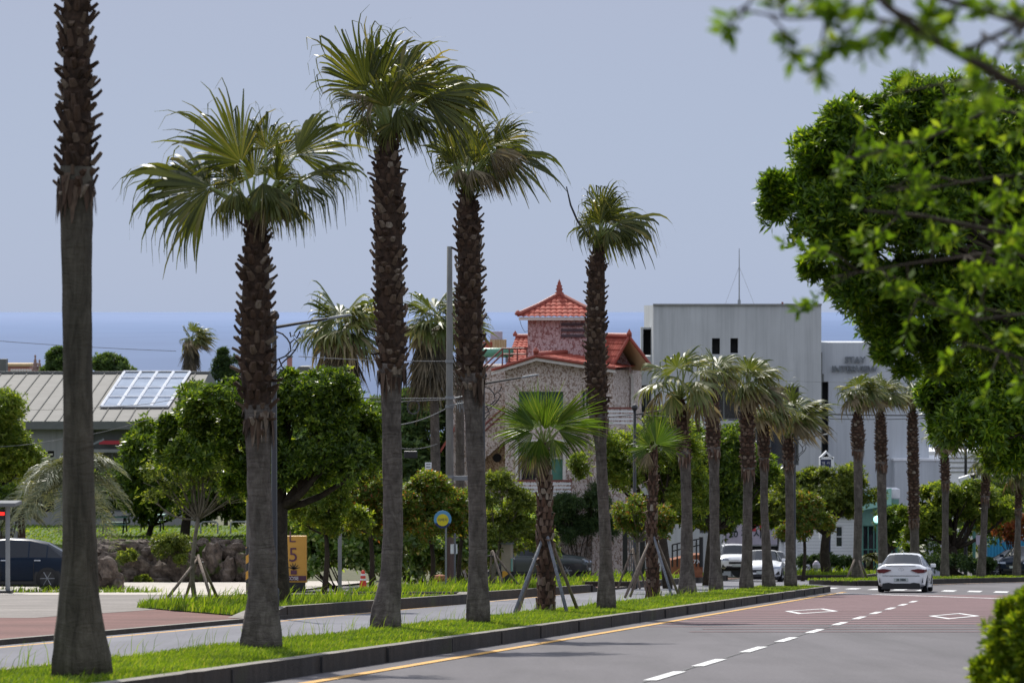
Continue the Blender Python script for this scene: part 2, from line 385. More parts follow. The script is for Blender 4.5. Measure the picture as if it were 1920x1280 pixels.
a2 = n.n('ShaderNodeMath', operation='MULTIPLY'); n.l(sp.outputs['Z'], a2.inputs[0]); a2.inputs[1].default_value = 5.5
a3 = n.n('ShaderNodeMath', operation='FRACT'); n.l(a2.outputs[0], a3.inputs[0])
n.l(n.ramp(a3.outputs[0], [(.0, (.38, .39, .42)), (.18, (.72, .73, .76)), (1, (.78, .79, .82))]), n.b.inputs['Base Color']); n.set(Roughness=.6); M['clapboard'] = n.mat
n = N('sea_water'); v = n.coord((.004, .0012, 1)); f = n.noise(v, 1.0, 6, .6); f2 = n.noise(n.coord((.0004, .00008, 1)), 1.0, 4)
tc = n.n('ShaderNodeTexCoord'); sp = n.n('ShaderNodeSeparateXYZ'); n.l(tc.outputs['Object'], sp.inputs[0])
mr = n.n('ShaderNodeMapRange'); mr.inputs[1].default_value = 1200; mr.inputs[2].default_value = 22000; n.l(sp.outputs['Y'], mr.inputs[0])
c = n.ramp(mr.outputs[0], [(0, (.050, .088, .180)), (.12, (.066, .112, .220)), (.45, (.082, .140, .272)), (1, (.120, .182, .330))])  # aerial haze painted in: the water pales with distance from the shore
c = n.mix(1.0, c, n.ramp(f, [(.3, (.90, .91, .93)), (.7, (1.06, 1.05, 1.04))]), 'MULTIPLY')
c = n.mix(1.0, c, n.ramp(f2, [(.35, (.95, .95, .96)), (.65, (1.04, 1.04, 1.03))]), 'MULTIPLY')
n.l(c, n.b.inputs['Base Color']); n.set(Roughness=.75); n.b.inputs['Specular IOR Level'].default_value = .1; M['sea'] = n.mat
# ================================================================== GROUND, ROAD, MEDIAN
def P(u, Y, dz=0.0, b=0): return (u + 0.1655 * Y + (bend(Y) if b else 0.0), Y, gz(0, Y) + dz)
def ys(Y0, Y1, step=4.0):
    n = max(1, int(math.ceil((Y1 - Y0) / step))); return [Y0 + (Y1 - Y0) * i / n for i in range(n + 1)]
def fn(u): return u if callable(u) else (lambda Y: u)
def strip(mb, u0, u1, Y0, Y1, dz=0.0, b=0, step=4.0, m=0):
    u0, u1 = fn(u0), fn(u1)
    Y = ys(Y0, Y1, step)
    for a, c in zip(Y[:-1], Y[1:]):
        mb.quad([P(u0(a), a, dz, b), P(u1(a), a, dz, b), P(u1(c), c, dz, b), P(u0(c), c, dz, b)], m)
def slab(mb, u0, u1, Y0, Y1, z0, z1, b=0, step=4.0, m=0, mtop=None):
    """raised strip: top and both sides and both ends"""
    mt = m if mtop is None else mtop
    u0, u1 = fn(u0), fn(u1); Y = ys(Y0, Y1, step)
    for a, c in zip(Y[:-1], Y[1:]):
        mb.quad([P(u0(a), a, z1, b), P(u1(a), a, z1, b), P(u1(c), c, z1, b), P(u0(c), c, z1, b)], mt)
        mb.quad([P(u1(a), a, z0, b), P(u1(c), c, z0, b), P(u1(c), c, z1, b), P(u1(a), a, z1, b)], m)
        mb.quad([P(u0(c), c, z0, b), P(u0(a), a, z0, b), P(u0(a), a, z1, b), P(u0(c), c, z1, b)], m)
    for q in (Y0, Y1): mb.quad([P(u0(q), q, z0, b), P(u1(q), q, z0, b), P(u1(q), q, z1, b), P(u0(q), q, z1, b)], m)

# terrain sheet
mb = MB(); Yl = [-40, 0, 40, 80, 120, 160, 200, 260, 340, 460, 640, 900, 1200, 1500]
xl = [-1, -.5, -.25, -.1, 0, .1, .25, .5, 1]
for a, c in zip(Yl[:-1], Yl[1:]):
    for i in range(8):
        W = 900
        mb.quad([(xl[i] * W, a, gz(0, a) - .03), (xl[i + 1] * W, a, gz(0, a) - .03), (xl[i + 1] * W, c, gz(0, c) - .03), (xl[i] * W, c, gz(0, c) - .03)])
struct(mb.build('ground', M['ground']))
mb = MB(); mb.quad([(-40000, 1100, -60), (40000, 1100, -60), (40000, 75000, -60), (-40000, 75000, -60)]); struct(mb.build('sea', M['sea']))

road = MB(); strip(road, -8.6, -.4, -6, 185, 0, 1, 3)
road = struct(road.build('road', M['asphalt']))
mb = MB(); strip(mb, -17.6, -10.7, -6, 235, .004)
side_road = struct(mb.build('side_road', M['asphalt_blue']))
mb = MB(); strip(mb, -42, 12, 118.2, 139.5, -.004); strip(mb, -17, 34, 139.5, 240, -.006)
struct(mb.build('junction', M['asphalt']))
# markings
def mark(name, mat, u0, u1, Y0, Y1, b=0, par=None, dz=.008, step=3.0):
    m = MB(); strip(m, u0, u1, Y0, Y1, dz, b, step); return m.build(name, mat, par or road)
mark('edge_line', M['yellowpaint'], -8.03, -7.87, -5, 117)
mark('edge_line', M['yellowpaint'], -7.55, -7.40, 134, 176, 1)
dash_y = [32.6, 37.3, 41.8, 47.5, 52.9, 58.6, 64.8, 70.6, 76.4, 82.4, 88.4, 94.0]
for d in [22.5, 27.6] + dash_y: mark('lane_dash', M['whitepaint'], -4.57, -4.42, d - 1.35, d + 1.35)
mb = MB()
mb.quad([P(-4.52, -4, .006), P(-4.49, -4, .006), P(-4.49, 98, .006), P(-4.52, 98, .006)]); mb.build('seam_line', M['trim'], road)
Yb = 58.0; k = 0
while Yb < 109:
    e = 1.0 - max(0, (66 - Yb)) / 20
    mark('red_band', M['redpaint'], -7.80 if k > 1 else -6.6, -.9, Yb, Yb + (.42 if k < 3 else min(1.9, 1.3 + .03 * (Yb - 60))), dz=.005); k += 1
    Yb += 2.05
def poly_mark(name, pts, mat, dz=.009, b=0, par=None):
    m = MB(); m.quad([P(u, Y, dz, b) for u, Y in pts]); return m.build(name, mat, par or road)
def diamond(uc, Yc, hw, hl, t, outline=True):
    m = MB(); o = [(uc, Yc - hl), (uc + hw, Yc), (uc, Yc + hl), (uc - hw, Yc)]; s_ = 1 - t
    i = [(uc, Yc - hl * s_), (uc + hw * s_, Yc), (uc, Yc + hl * s_), (uc - hw * s_, Yc)]
    for k in range(4):
        j = (k + 1) % 4; m.quad([P(*o[k], .010), P(*o[j], .010), P(*i[j], .010), P(*i[k], .010)])
    m.build('diamond_mark', M['whitepaint'], road)
diamond(-6.1, 78.5, .62, 3.6, .24); diamond(-2.6, 72.5, .55, 3.4, .24)
poly_mark('stop_line', [(-8.0, 113.2), (-1.0, 97.0), (-1.0, 97.75), (-8.0, 114.0)], M['whitepaint'])
for k in range(11):
    t = k / 10; u = -10.5 + 9.6 * t; Y = 131.5 - 17.5 * t
    poly_mark('crosswalk_bar', [(u, Y - 2.1), (u + .48, Y - 2.9), (u + .48, Y + .9), (u, Y + 1.7)], M['whitepaint'])
for d in (36, 52, 60.5, 69, 77, 85, 93, 101): mark('lane_dash', M['whitepaint'], -11.62, -11.48, d - 2.0, d + 2.0, par=side_road, dz=.005)
uL = lambda Y: -15.9 - .02 * (Y - 60) if Y < 110 else -16.9
mark('edge_line', M['yellowpaint'], lambda Y: uL(Y) + .3, lambda Y: uL(Y) + .42, 40, 116, par=side_road, dz=.005)
# median kerbs
KH = .205
kr = random.Random(3); kn = {}
def rough(u0, amp):
    def g(Y):
        k = round(Y, 2)
        if k not in kn: kn[k] = kr.uniform(-1, 1) * (1.0 if kr.random() < .85 else 2.2)
        return u0 + amp * kn[k]
    return g
mb = MB()
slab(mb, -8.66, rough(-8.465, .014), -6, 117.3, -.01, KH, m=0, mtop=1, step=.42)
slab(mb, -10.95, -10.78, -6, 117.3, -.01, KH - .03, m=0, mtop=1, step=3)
cx = -9.7
prev = None
for k in range(13):
    a = PI * k / 12; uo, Yo = cx + 1.24 * math.cos(a), 117.3 + 1.5 * math.sin(a); ui, Yi = cx + 1.04 * math.cos(a), 117.3 + 1.3 * math.sin(a)
    if prev:
        p = prev
        mb.quad([P(p[0], p[1], KH), P(uo, Yo, KH), P(ui, Yi, KH), P(p[2], p[3], KH)], 1)
        mb.quad([P(p[0], p[1], -.01), P(uo, Yo, -.01), P(uo, Yo, KH), P(p[0], p[1], KH)], 0)
    prev = (uo, Yo, ui, Yi)
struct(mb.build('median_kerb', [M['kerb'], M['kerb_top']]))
mb = MB(); joints = MB()
for Y in np.arange(26, 117, 4.0):
    jj = Y + random.Random(int(Y * 7)).uniform(-.2, .2)
    joints.box((P(-8.455, jj)[0], jj, gz(0, jj) + .10), (.03, .010, .18))
jo = joints.build('kerb_joint', M['trim'], None); struct(jo)
mb = MB(); strip(mb, -10.78, -8.66, -6, 117.2, KH - .05, 0, 4)
Yc = 117.2
mb.quad([P(-10.78, 117.2, KH - .05), P(-8.66, 117.2, KH - .05), P(-9.1, 118.4, KH - .05), P(-10.3, 118.4, KH - .05)])
struct(mb.build('median_turf', M['turf']))
# second median beyond the crossing
e2 = lambda Y: -8.3 - .0 * Y
def e2l(Y): return -8.3 - min(5.0, 1.2 + (Y - 139.5) * .6)
mb = MB(); slab(mb, -8.5, -8.3, 139.5, 178, -.01, .22, 1, 1.6, 0, 1)
slab(mb, lambda Y: e2l(Y) - .18, e2l, 139.5, 178, -.01, .2, 1, 2, 0, 1)
mb.box((P(-8.95, 139.4, 0, 1)[0], 139.4, gz(0, 139.4) + .1), (1.3, .22, .235), 0)
struct(mb.build('far_median_kerb', [M['kerb'], M['kerb_top']]))
mb = MB(); strip(mb, e2l, -8.5, 139.55, 178, .17, 1, 2); struct(mb.build('far_median_turf', M['turf']))
# left pavement, drive, planting beds
mb = MB(); strip(mb, -24, lambda Y: uL(Y) - .14, 30, 128, .05, 0, 3); struct(mb.build('red_pavement', M['redpave']))
mb = MB(); slab(mb, lambda Y: uL(Y) - .14, lambda Y: uL(Y) + .04, 30, 128, -.01, .085, 0, 2, 0, 1); struct(mb.build('side_kerb', [M['kerb'], M['kerb_top']]))
mb = MB()
mb.quad([P(-44, 72, .055), P(-20.8, 68, .055), P(-21.6, 101, .055), P(-44, 124, .055)])
mb.quad([P(-22.3, 92.5, .055), P(-18.5, 92.5, .055), P(-18.5, 97, .055), P(-22.3, 97, .055)])
struct(mb.build('grey_pavement', M['greypave']))
mb = MB(); mb.quad([(-20.2, 105, gz(0, 105) + .06), (-8.0, 105, gz(0, 105) + .06), (-6.2, 156, gz(0, 156) + .06), (-22.2, 156, gz(0, 156) + .06)])
struct(mb.build('cement_drive', M['cement']))
mb = MB(); strip(mb, -19.6, -17.2, 116, 131, .062, 0); strip(mb, -23, -17.2, 131, 176, .05); struct(mb.build('red_forecourt', M['redpave']))
beds = [(-22.2, -16.25, 69.5, 90.5), (-20.4, -16.75, 95.5, 116.5), (-20.2, -17.1, 130, 165), (-15.0, -10.6, 167, 188)]
mbk, mbt = MB(), MB()
def bed_left(k):
    u0, u1, a, c = beds[k]
    return (lambda Y: max(u0, u1 - .35 - (Y - 68.6) * .47)) if k == 0 else (lambda Y: u0)
for k_, (u0, u1, a, c) in enumerate(beds):
    fl = bed_left(k_)
    slab(mbk, u1 - .02, u1 + .18, a, c, -.01, .26, 0, 1.7, 0, 1)
    for q in ((c,) if k_ == 0 else (a, c)): mbk.box(((P(u0, q)[0] + P(u1, q)[0]) / 2 + .08, q, gz(0, q) + .12), (u1 - u0 + .3, .18, .27), 0)
    strip(mbt, fl, u1 - .02, a + .09, c - .09, .078 if k_ == 0 else .22, step=2)
# sloping kerb ends
for u1, q, s in ((-16.25, 69.5, -1), (-16.25, 90.5, 1), (-16.75, 95.5, -1), (-16.75, 116.5, 1)):
    a, b_ = q + s * .1, q + s * 2.2
    mbk.quad([P(u1 + .18, a, .26), P(u1 - .5, a, .26), P(u1 - .5, b_, .07), P(u1 + .18, b_, .07)], 1)
    mbk.quad([P(u1 + .18, a, -.01), P(u1 + .18, a, .26), P(u1 + .18, b_, .07), P(u1 + .18, b_, -.01)], 0)
struct(mbk.build('bed_kerb', [M['kerb'], M['kerb_top']])); struct(mbt.build('bed_turf', M['turf']))
# near-side pavement under the camera and the hedge
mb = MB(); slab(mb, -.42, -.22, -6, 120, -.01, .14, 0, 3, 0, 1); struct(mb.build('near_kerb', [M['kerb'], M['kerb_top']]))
mb = MB(); strip(mb, -.22, 3.2, -6, 120, .12); struct(mb.build('near_pavement', M['greypave']))

# ------------------------------------------------------------------ grass
def blades(mb, rng, u, Y, z, h, w, b=0):
    n = len(u)
    X = u + .1655 * Y + (np.array([bend(y) for y in Y]) if b else 0)
    Z = -1.35 - .07125 * Y + z
    a = rng.uniform(0, 2 * PI, n); lean = rng.uniform(0, .75, n) * h; la = rng.uniform(0, 2 * PI, n)
    dx, dy = np.cos(a) * w / 2, np.sin(a) * w / 2
    lx, ly = np.cos(la) * lean + .25 * h, np.sin(la) * lean
    V = np.empty((n, 6, 3))
    V[:, 0] = np.stack([X - dx, Y - dy, Z], 1); V[:, 1] = np.stack([X + dx, Y + dy, Z], 1)
    V[:, 2] = np.stack([X + dx * .8 + lx * .35, Y + dy * .8 + ly * .35, Z + h * .6], 1)
    V[:, 3] = np.stack([X - dx * .8 + lx * .35, Y - dy * .8 + ly * .35, Z + h * .6], 1)
    V[:, 4] = np.stack([X + dx * .12 + lx, Y + dy * .12 + ly, Z + h * .97], 1)
    V[:, 5] = np.stack([X - dx * .12 + lx, Y - dy * .12 + ly, Z + h * .97], 1)
    base = np.arange(n)[:, None] * 6
    q = np.concatenate([base + np.array([[0, 1, 2, 3]]), base + np.array([[3, 2, 4, 5]])])
    mb.add(V.reshape(-1, 3), q)
rng = np.random.default_rng(5)
mb = MB()
for (Ya, Yz, dens, h0, w) in ((24, 45, 620, .062, .013), (45, 75, 470, .068, .019), (75, 118, 280, .08, .030)):
    n = int((Yz - Ya) * 2.2 * dens)
    u = rng.uniform(-10.85, -8.6, n); Y = rng.uniform(Ya, Yz, n)
    pat = .5 + .5 * np.sin(u * 3.1 + Y * .9) * np.sin(Y * .37 + u) 
    h = h0 * (.45 + .55 * pat + rng.uniform(0, .6, n)) * np.where(rng.random(n) < .02, 1.7, 1.0)
    h *= np.where(u > -8.95, .75, 1.0)
    blades(mb, rng, u, Y, KH - .06, h, w)
# tall seed stalks along the far edge
n = 500; u = rng.uniform(-10.9, -10.4, n); Y = rng.uniform(26, 100, n); blades(mb, rng, u, Y, KH - .06, rng.uniform(.16, .34, n), .009)
g = mb.build('median_grass', M['grass']); g['kind'] = 'stuff'; tag(g, 'bright green rough grass filling the raised kerbed median strip', 'grass')
mb = MB()
n = 9000; Y = rng.uniform(139.8, 177.5, n); u = -8.5 - rng.uniform(0, 1, n) * np.array([min(5.0, 1.2 + (y - 139.5) * .6) for y in Y])
blades(mb, rng, u, Y, .16, rng.uniform(.05, .15, n), .05, 1)
g = mb.build('far_median_grass', M['grass']); g['kind'] = 'stuff'; tag(g, 'green grass on the far median beyond the white sedan', 'grass')
mb = MB()
for k_, (u0, u1, a, c) in enumerate(beds):
    n = int((c - a) * (u1 - u0) * (230 if a < 120 else 70))
    u = rng.uniform(u0, u1 - .03, n); Y = rng.uniform(a + .1, c - .1, n)
    fl = bed_left(k_); ok = u > np.array([fl(y) for y in Y]); u, Y = u[ok], Y[ok]; n = len(u)
    blades(mb, rng, u, Y, (.06 if k_ == 0 else .21), rng.uniform(.05, .24, n) * np.where(rng.random(n) < .04, 2.2, 1), .035 if a < 120 else .06)
n = 900; blades(mb, rng, rng.uniform(-37, -30, n), rng.uniform(110.6, 112, n), .02, rng.uniform(.06, .3, n), .04)
g = mb.build('roadside_grass', M['grass']); g['kind'] = 'stuff'; tag(g, 'rough grass and weeds in the kerbed beds along the side road', 'grass')
# ================================================================== VEGETATION
def unit(a): return a / np.maximum(1e-9, np.linalg.norm(a, axis=-1, keepdims=True))
def rosettes(rng, pts, dirs, k, L, W, s0=.55, s1=1.25, fold=.12):
    n = len(pts)
    ref = np.where(np.abs(dirs[:, 2:3]) < .9, np.array([[0, 0, 1.]]), np.array([[1., 0, 0]]))
    t1 = unit(np.cross(ref, dirs)); t2 = np.cross(dirs, t1)
    ph = rng.uniform(0, 2 * PI, (n, 1)) + np.arange(k)[None] * 2 * PI / k + rng.uniform(-.35, .35, (n, k))
    s = rng.uniform(s0, s1, (n, k))
    rad_ = np.cos(ph)[..., None] * t1[:, None] + np.sin(ph)[..., None] * t2[:, None]
    ld = np.cos(s)[..., None] * dirs[:, None] + np.sin(s)[..., None] * rad_
    sd = unit(np.cross(ld, dirs[:, None]) + rng.normal(0, .35, (n, k, 3)))
    nn = np.cross(sd, ld)
    LL = L * rng.uniform(.5, 1.4, (n, k, 1)); WW = W * rng.uniform(.75, 1.25, (n, k, 1))
    b = pts[:, None] + ld * LL * .08
    V = np.empty((n, k, 4, 3))
    V[..., 0, :] = b
    V[..., 1, :] = b + ld * LL * .5 + sd * WW * .5
    V[..., 2, :] = b + ld * LL - nn * LL * fold
    V[..., 3, :] = b + ld * LL * .5 - sd * WW * .5
    q = np.arange(n * k * 4).reshape(-1, 4)
    return V.reshape(-1, 3), q

def crown(rng, ells, n_shoot, k, L, W, clump=.34, n_clump=14, up=.55, hollow=.15, s0=.55, s1=1.25, droop=0.0, flat=1.0, stray=.10):
    """ells: list of (centre, (rx,ry,rz), weight). Returns mesh arrays and clump centres"""
    tot = sum(e[2] for e in ells); VV, QQ, C = [], [], []; off = 0
    for (c, r, w) in ells:
        c = np.array(c); r = np.array(r); nc = max(3, int(n_clump * w / tot * len(ells)))
        d = unit(rng.normal(0, 1, (nc, 3))); d[:, 2] = np.where(d[:, 2] < -.35, -d[:, 2] * .6, d[:, 2]); d = unit(d)
        cc = c + d * r * rng.uniform(.55, .86, (nc, 1))
        cr = clump * np.mean(r) * rng.uniform(.75, 1.3, nc)
        per = max(4, int(n_shoot * w / tot / nc))
        for i in range(nc):
            dd = unit(rng.normal(0, 1, (per, 3)) + d[i] * .75 + np.array([0, 0, .35]))
            rr = np.where(rng.random(per) < hollow, rng.uniform(.1, .7, per), rng.uniform(.70, 1.12, per)); rr = np.where(rng.random(per) < stray, rng.uniform(1.05, 1.5, per), rr)
            p = cc[i] + dd * rr[:, None] * cr[i] * np.array([1, 1, flat])
            di = unit(dd * .8 + d[i] * .35 + np.array([0, 0, up - droop]) + rng.normal(0, .22, (per, 3)))
            v, q = rosettes(rng, p, di, k, L, W, s0, s1)
            VV.append(v); QQ.append(q + off); off += len(v)
            C.append((cc[i], cr[i]))
    return np.concatenate(VV), np.concatenate(QQ), C

def limb(mb, rng, a, b, r0, r1, sag=.12, k=6, seg=4):
    a, b = Vector(a), Vector(b); L = (b - a).length; pts = []
    side = Vector(rng.normal(0, 1, 3)) * L * .05
    for i in range(seg + 1):
        t = i / seg; p = a.lerp(b, t); p += side * math.sin(PI * t); p.z -= sag * L * math.sin(PI * t) * (1 - t)
        pts.append(p)
    mb.tube(pts, [r0 + (r1 - r0) * (i / seg) for i in range(seg + 1)], k)
    return pts

def tree(name, label, cat, bx, by, Y, ells_px, mat, shoots, k=6, L=.13, W=.05, seed=1, twig=.10, group=None, bark='bark', depth=.85,
         base_z=None, limbs=8, crown_kw=None, lean=None, fork=.35, tpull=.45):
    rng = np.random.default_rng(seed); s = px(Y)
    base = at(bx, by, Y)
    if base_z is not None: base = Vector((base.x, Y, base_z))
    t = thing(name, base, label, cat, group)
    ells = []
    for e in ells_px:
        c = at(e[0], e[1], Y); rx, rz = e[2] * s, e[3] * s
        ells.append(((c.x, Y + (e[5] if len(e) > 5 else 0), c.z), (rx, rx * depth, rz), e[4] if len(e) > 4 else rx * rz))
    V, Q, C = crown(rng, ells, shoots, k, L, W, **(crown_kw or {}))
    mb = MB(); mb.add(V, Q); mb.build('crown', mat if not isinstance(mat, str) else M[mat], t)
    # trunk and limbs
    tb = MB(); w = sum(e[2] for e in ells)
    cen = Vector((0, 0, 0))
    for e in ells: cen += Vector(e[0]) * (e[2] / w)
    low = min(e[0][2] - e[1][2] for e in ells)
    fz = low + (cen.z - low) * fork
    f = Vector((base.x + (cen.x - base.x) * tpull, Y, max(fz, base.z + .25 * (cen.z - base.z))))
    limb(tb, rng, base - Vector((0, 0, .15)), f, twig * 1.25, twig * .85, 0, 9, 5)
    idx = rng.permutation(len(C))[:limbs]
    for i in idx:
        tip = Vector(C[i][0]); pts = limb(tb, rng, f - Vector((0, 0, .1)), tip, twig * .55, twig * .14, .10, 6, 5)
        for q in range(3):
            j = rng.integers(2, 5); tp = Vector(C[i][0]) + Vector(rng.normal(0, .6, 3)) * C[i][1]
            limb(tb, rng, pts[j], tp, twig * .2, twig * .06, .05, 5, 3)
    tb.build('trunk', M[bark], t, smooth=True)
    return t

def bush(name, label, cat, bx, by, Y, ells_px, mat, shoots, k=6, L=.13, W=.05, seed=1, group=None, depth=.8, base_z=None, kw=None):
    rng = np.random.default_rng(seed); s = px(Y); base = at(bx, by, Y)
    if base_z is not None: base = Vector((base.x, Y, base_z))
    ells = []
    for e in ells_px:
        c = at(e[0], e[1], Y); ells.append(((c.x, Y + (e[4] if len(e) > 4 else 0), c.z), (e[2] * s, e[2] * s * depth, e[3] * s), e[2] * e[3]))
    V, Q, C = crown(rng, ells, shoots, k, L, W, **(kw or dict(n_clump=12, clump=.38, hollow=.3)))
    t = thing(name, base, label, cat, group)
    mb = MB(); mb.add(V, Q); mb.build('foliage', M[mat], t)
    st = MB()
    for i in range(min(len(C), 9)): limb(st, rng, base + Vector((rng.normal(0, .1), rng.normal(0, .1), -.1)), Vector(C[i][0]), .035, .012, .05, 5, 4)
    st.build('stems', M['bark'], t)
    return t

# ------------------------------------------------------------------ fan palms
def fan(mb, rng, H, a, n, R, NS=30, span=105, fold=.25, droop=.4, wind=(0, 0, 0), fuse=.54, tipw=.12):
    a = np.array(a, float); a /= np.linalg.norm(a); n = np.array(n, float); n = n - a * n.dot(a); n /= max(1e-6, np.linalg.norm(n))
    s = np.cross(a, n); H = np.array(H, float); wind = np.array(wind)
    th = np.radians(np.linspace(-span, span, NS + 1) + np.concatenate([[0], rng.normal(0, span / NS * .25, NS - 1), [0]])); th.sort(); dth = th[1] - th[0]
    fu = fuse
    rows = np.array([.03, fu * .5, fu, fu + (1 - fu) * .22, fu + (1 - fu) * .45, fu + (1 - fu) * .7, 1.0]); NR = len(rows)
    tm = (th[:-1] + th[1:]) / 2
    ln = R * (1.12 - .30 * (np.abs(tm) / np.radians(span)) ** 2) * rng.uniform(.74, 1.16, NS)
    hang = np.clip(droop * rng.uniform(.5, 1.5, NS), 0, 1.6)
    rdir = np.cos(tm)[:, None] * a + np.sin(tm)[:, None] * s - n * (fold * np.sin(tm) ** 2)[:, None]; rdir = unit(rdir)
    wd = np.array([0, 0, -1.0]) + wind * 1.5
    cen = np.tile(H, (NS, 1)); V = np.empty((NS, NR, 2, 3)); prev = 0.0
    twist = rng.normal(0, .12, (NS, 1)) * s
    for i in range(NR):
        r = rows[i]; t = max(0.0, (r - fu * .85) / (1 - fu * .85))
        b = np.clip(hang * 1.75 * t ** 1.15, 0, .97)[:, None]
        d = unit(rdir * (1 - b) + (wd + twist) * b + wind * t)
        cen = cen + d * ((r - prev) * ln)[:, None]; prev = r
        cen[:, 2] -= droop * .05 * (r - (rows[i - 1] if i else 0)) * ln * np.abs(np.sin(tm))
        w = [1, 1, 1, .72, .5, .34, tipw][i] * (fu if r > fu else r) * ln
        hw_ = (np.sin((th[1:] - th[:-1]) / 2) * w)[:, None] * 1.02
        tang = -np.sin(tm)[:, None] * a + np.cos(tm)[:, None] * s
        for e in (0, 1):
            par = (np.arange(NS) + e) % 2
            V[:, i, e] = cen + tang * hw_ * (2 * e - 1) + n * ((par - .5) * .05 * (fu if r > fu else r) * ln * (1 if r < .8 else .3))[:, None]
    V = V.reshape(-1, 3); base = np.arange(NS)[:, None] * (2 * NR)
    q = np.concatenate([base + np.array([[2 * i, 2 * i + 1, 2 * i + 3, 2 * i + 2]]) for i in range(NR - 1)])
    mb.add(V, q)

def palm_trunk(t, Y, spine, boots, mats, rng, taper_base=True, stub=.2, ring=.115, per=9, open_=1.1):
    """spine: list of (y_px, x_px, halfwidth_px) top to bottom; boots: (y_top, y_bot) rows with old leaf bases"""
    spine = sorted(spine); s = px(Y)
    yy = np.array([a[0] for a in spine], float); xx = np.array([a[1] for a in spine], float); hw = np.array([a[2] for a in spine], float)
    def cen(y): return at(float(np.interp(y, yy, xx)), y, Y)
    def r(y): return float(np.interp(y, yy, hw)) * s
    if boots is None: boots = (yy[0], yy[0])
    lo = MB(); ys_ = np.linspace(boots[1] - 4 / s * .02, yy[-1] + .12 / s, 26)
    k = 18; j = rng.uniform(-1, 1, (26, k)) * .025
    pts = [cen(min(y, yy[-1])) - Vector((0, 0, max(0, y - yy[-1]) * s)) for y in ys_]
    lo.tube(pts, [r(min(y, yy[-1])) for y in ys_], k)
    V = lo.v
    for i in range(26):
        for q in range(k):
            c = pts[i]; p = Vector(V[i * k + q]); f = 1 + j[i, q] + .03 * math.sin(q * 2.1 + i * .9)
            if i > 22: f += .06 * math.sin(q * 1.7)
            V[i * k + q] = (c.x + (p.x - c.x) * f, c.y + (p.y - c.y) * f, p.z)
    if yy[-1] - boots[1] > 5: lo.build('trunk', M[mats[0]], t, smooth=True)
    if boots[1] - boots[0] > 4:
        up = MB(); ys2 = np.linspace(boots[0], boots[1] + 3, 12)
        up.tube([cen(y) for y in ys2], [r(y) * .9 for y in ys2], 12)
        up.build('trunk_core', M[mats[2]], t)
        ext_ = .26 / s; b = MB(); y = boots[1] + ext_; row = 0
        while y > boots[0] - 6:
            c = cen(y); R = r(y); tfrac = (y - boots[0]) / max(1, boots[1] - boots[0])
            for q in range(per):
                if rng.random() < (.06 if y < boots[1] else .35 + .55 * (y - boots[1]) / ext_): continue
                a = 2 * PI * (q + .5 * (row % 2)) / per + rng.uniform(-.16, .16)
                o = Vector((math.cos(a), math.sin(a), 0)); sd = Vector((-math.sin(a), math.cos(a), 0)); zv = Vector((0, 0, 1))
                L = stub * .66 * rng.uniform(.55, 1.4); w = max(.05, R * 2 * PI / per * .74) * rng.uniform(.7, 1.25)
                tilt = open_ * rng.uniform(.55, 1.2) - .15
                if rng.random() < .12: tilt *= .4
                if rng.random() < .05: tilt = rng.uniform(1.6, 2.2)
                p0 = c + o * R * .84 - zv * .04
                d = (zv * math.cos(tilt) + o * math.sin(tilt)).normalized(); d2 = (d + zv * rng.uniform(-.15, .45) + sd * rng.uniform(-.3, .3)).normalized()
                p1 = p0 + d * L * .55; p2 = p1 + d2 * L * .5
                nn = d.cross(sd).normalized(); th_ = .016 + .1 * w
                pr = []
                for p, ww, tk in ((p0, w, th_ * 1.4), (p1, w * .82, th_ * 1.1), (p2, w * .62, th_ * .9)):
                    pr.append([p + sd * ww * .5 + nn * tk * .2, p - sd * ww * .5 + nn * tk * .2, p - sd * ww * .18 - nn * tk, p + sd * ww * .18 - nn * tk])
                n0 = len(b.v)
                for g in pr: b.v += [tuple(v) for v in g]
                for i in (0, 1):
                    for e in range(4):
                        f = (e + 1) % 4; b.f.append((n0 + i * 4 + e, n0 + i * 4 + f, n0 + i * 4 + 4 + f, n0 + i * 4 + 4 + e)); b.m.append(0)
                b.f.append((n0 + 8, n0 + 9, n0 + 10, n0 + 11)); b.m.append(0)
            y -= ring / s * rng.uniform(.85, 1.15); row += 1
        for q in range(46):
            y = boots[1] + rng.uniform(-.02, .16) / s; R = r(min(y, yy[-1])); cc = cen(y); a = rng.uniform(0, 2 * PI); o = Vector((math.cos(a), math.sin(a), 0)); sd = Vector((-math.sin(a), math.cos(a), 0)); w = R * rng.uniform(.10, .3); l = rng.uniform(.08, .42)
            p = cc + o * (R * 1.05 + .01); b.quad([p + sd * w, p - sd * w, p - sd * w * .3 - Vector((0, 0, l)) + o * .02, p + sd * w * .25 - Vector((0, 0, l * .8)) + o * .02])
        b.build('leaf_bases', M[mats[1]], t)
    return cen, r

def petiole(mb, C, H, r0=.028, r1=.012, sag=.06):
    C, H = Vector(C), Vector(H); L = (H - C).length
    pts = [C.lerp(H, i / 5) + Vector((0, 0, sag * L * math.sin(PI * i / 5))) for i in range(6)]
    mb.tube(pts, [r0 + (r1 - r0) * i / 5 for i in range(6)], 5)

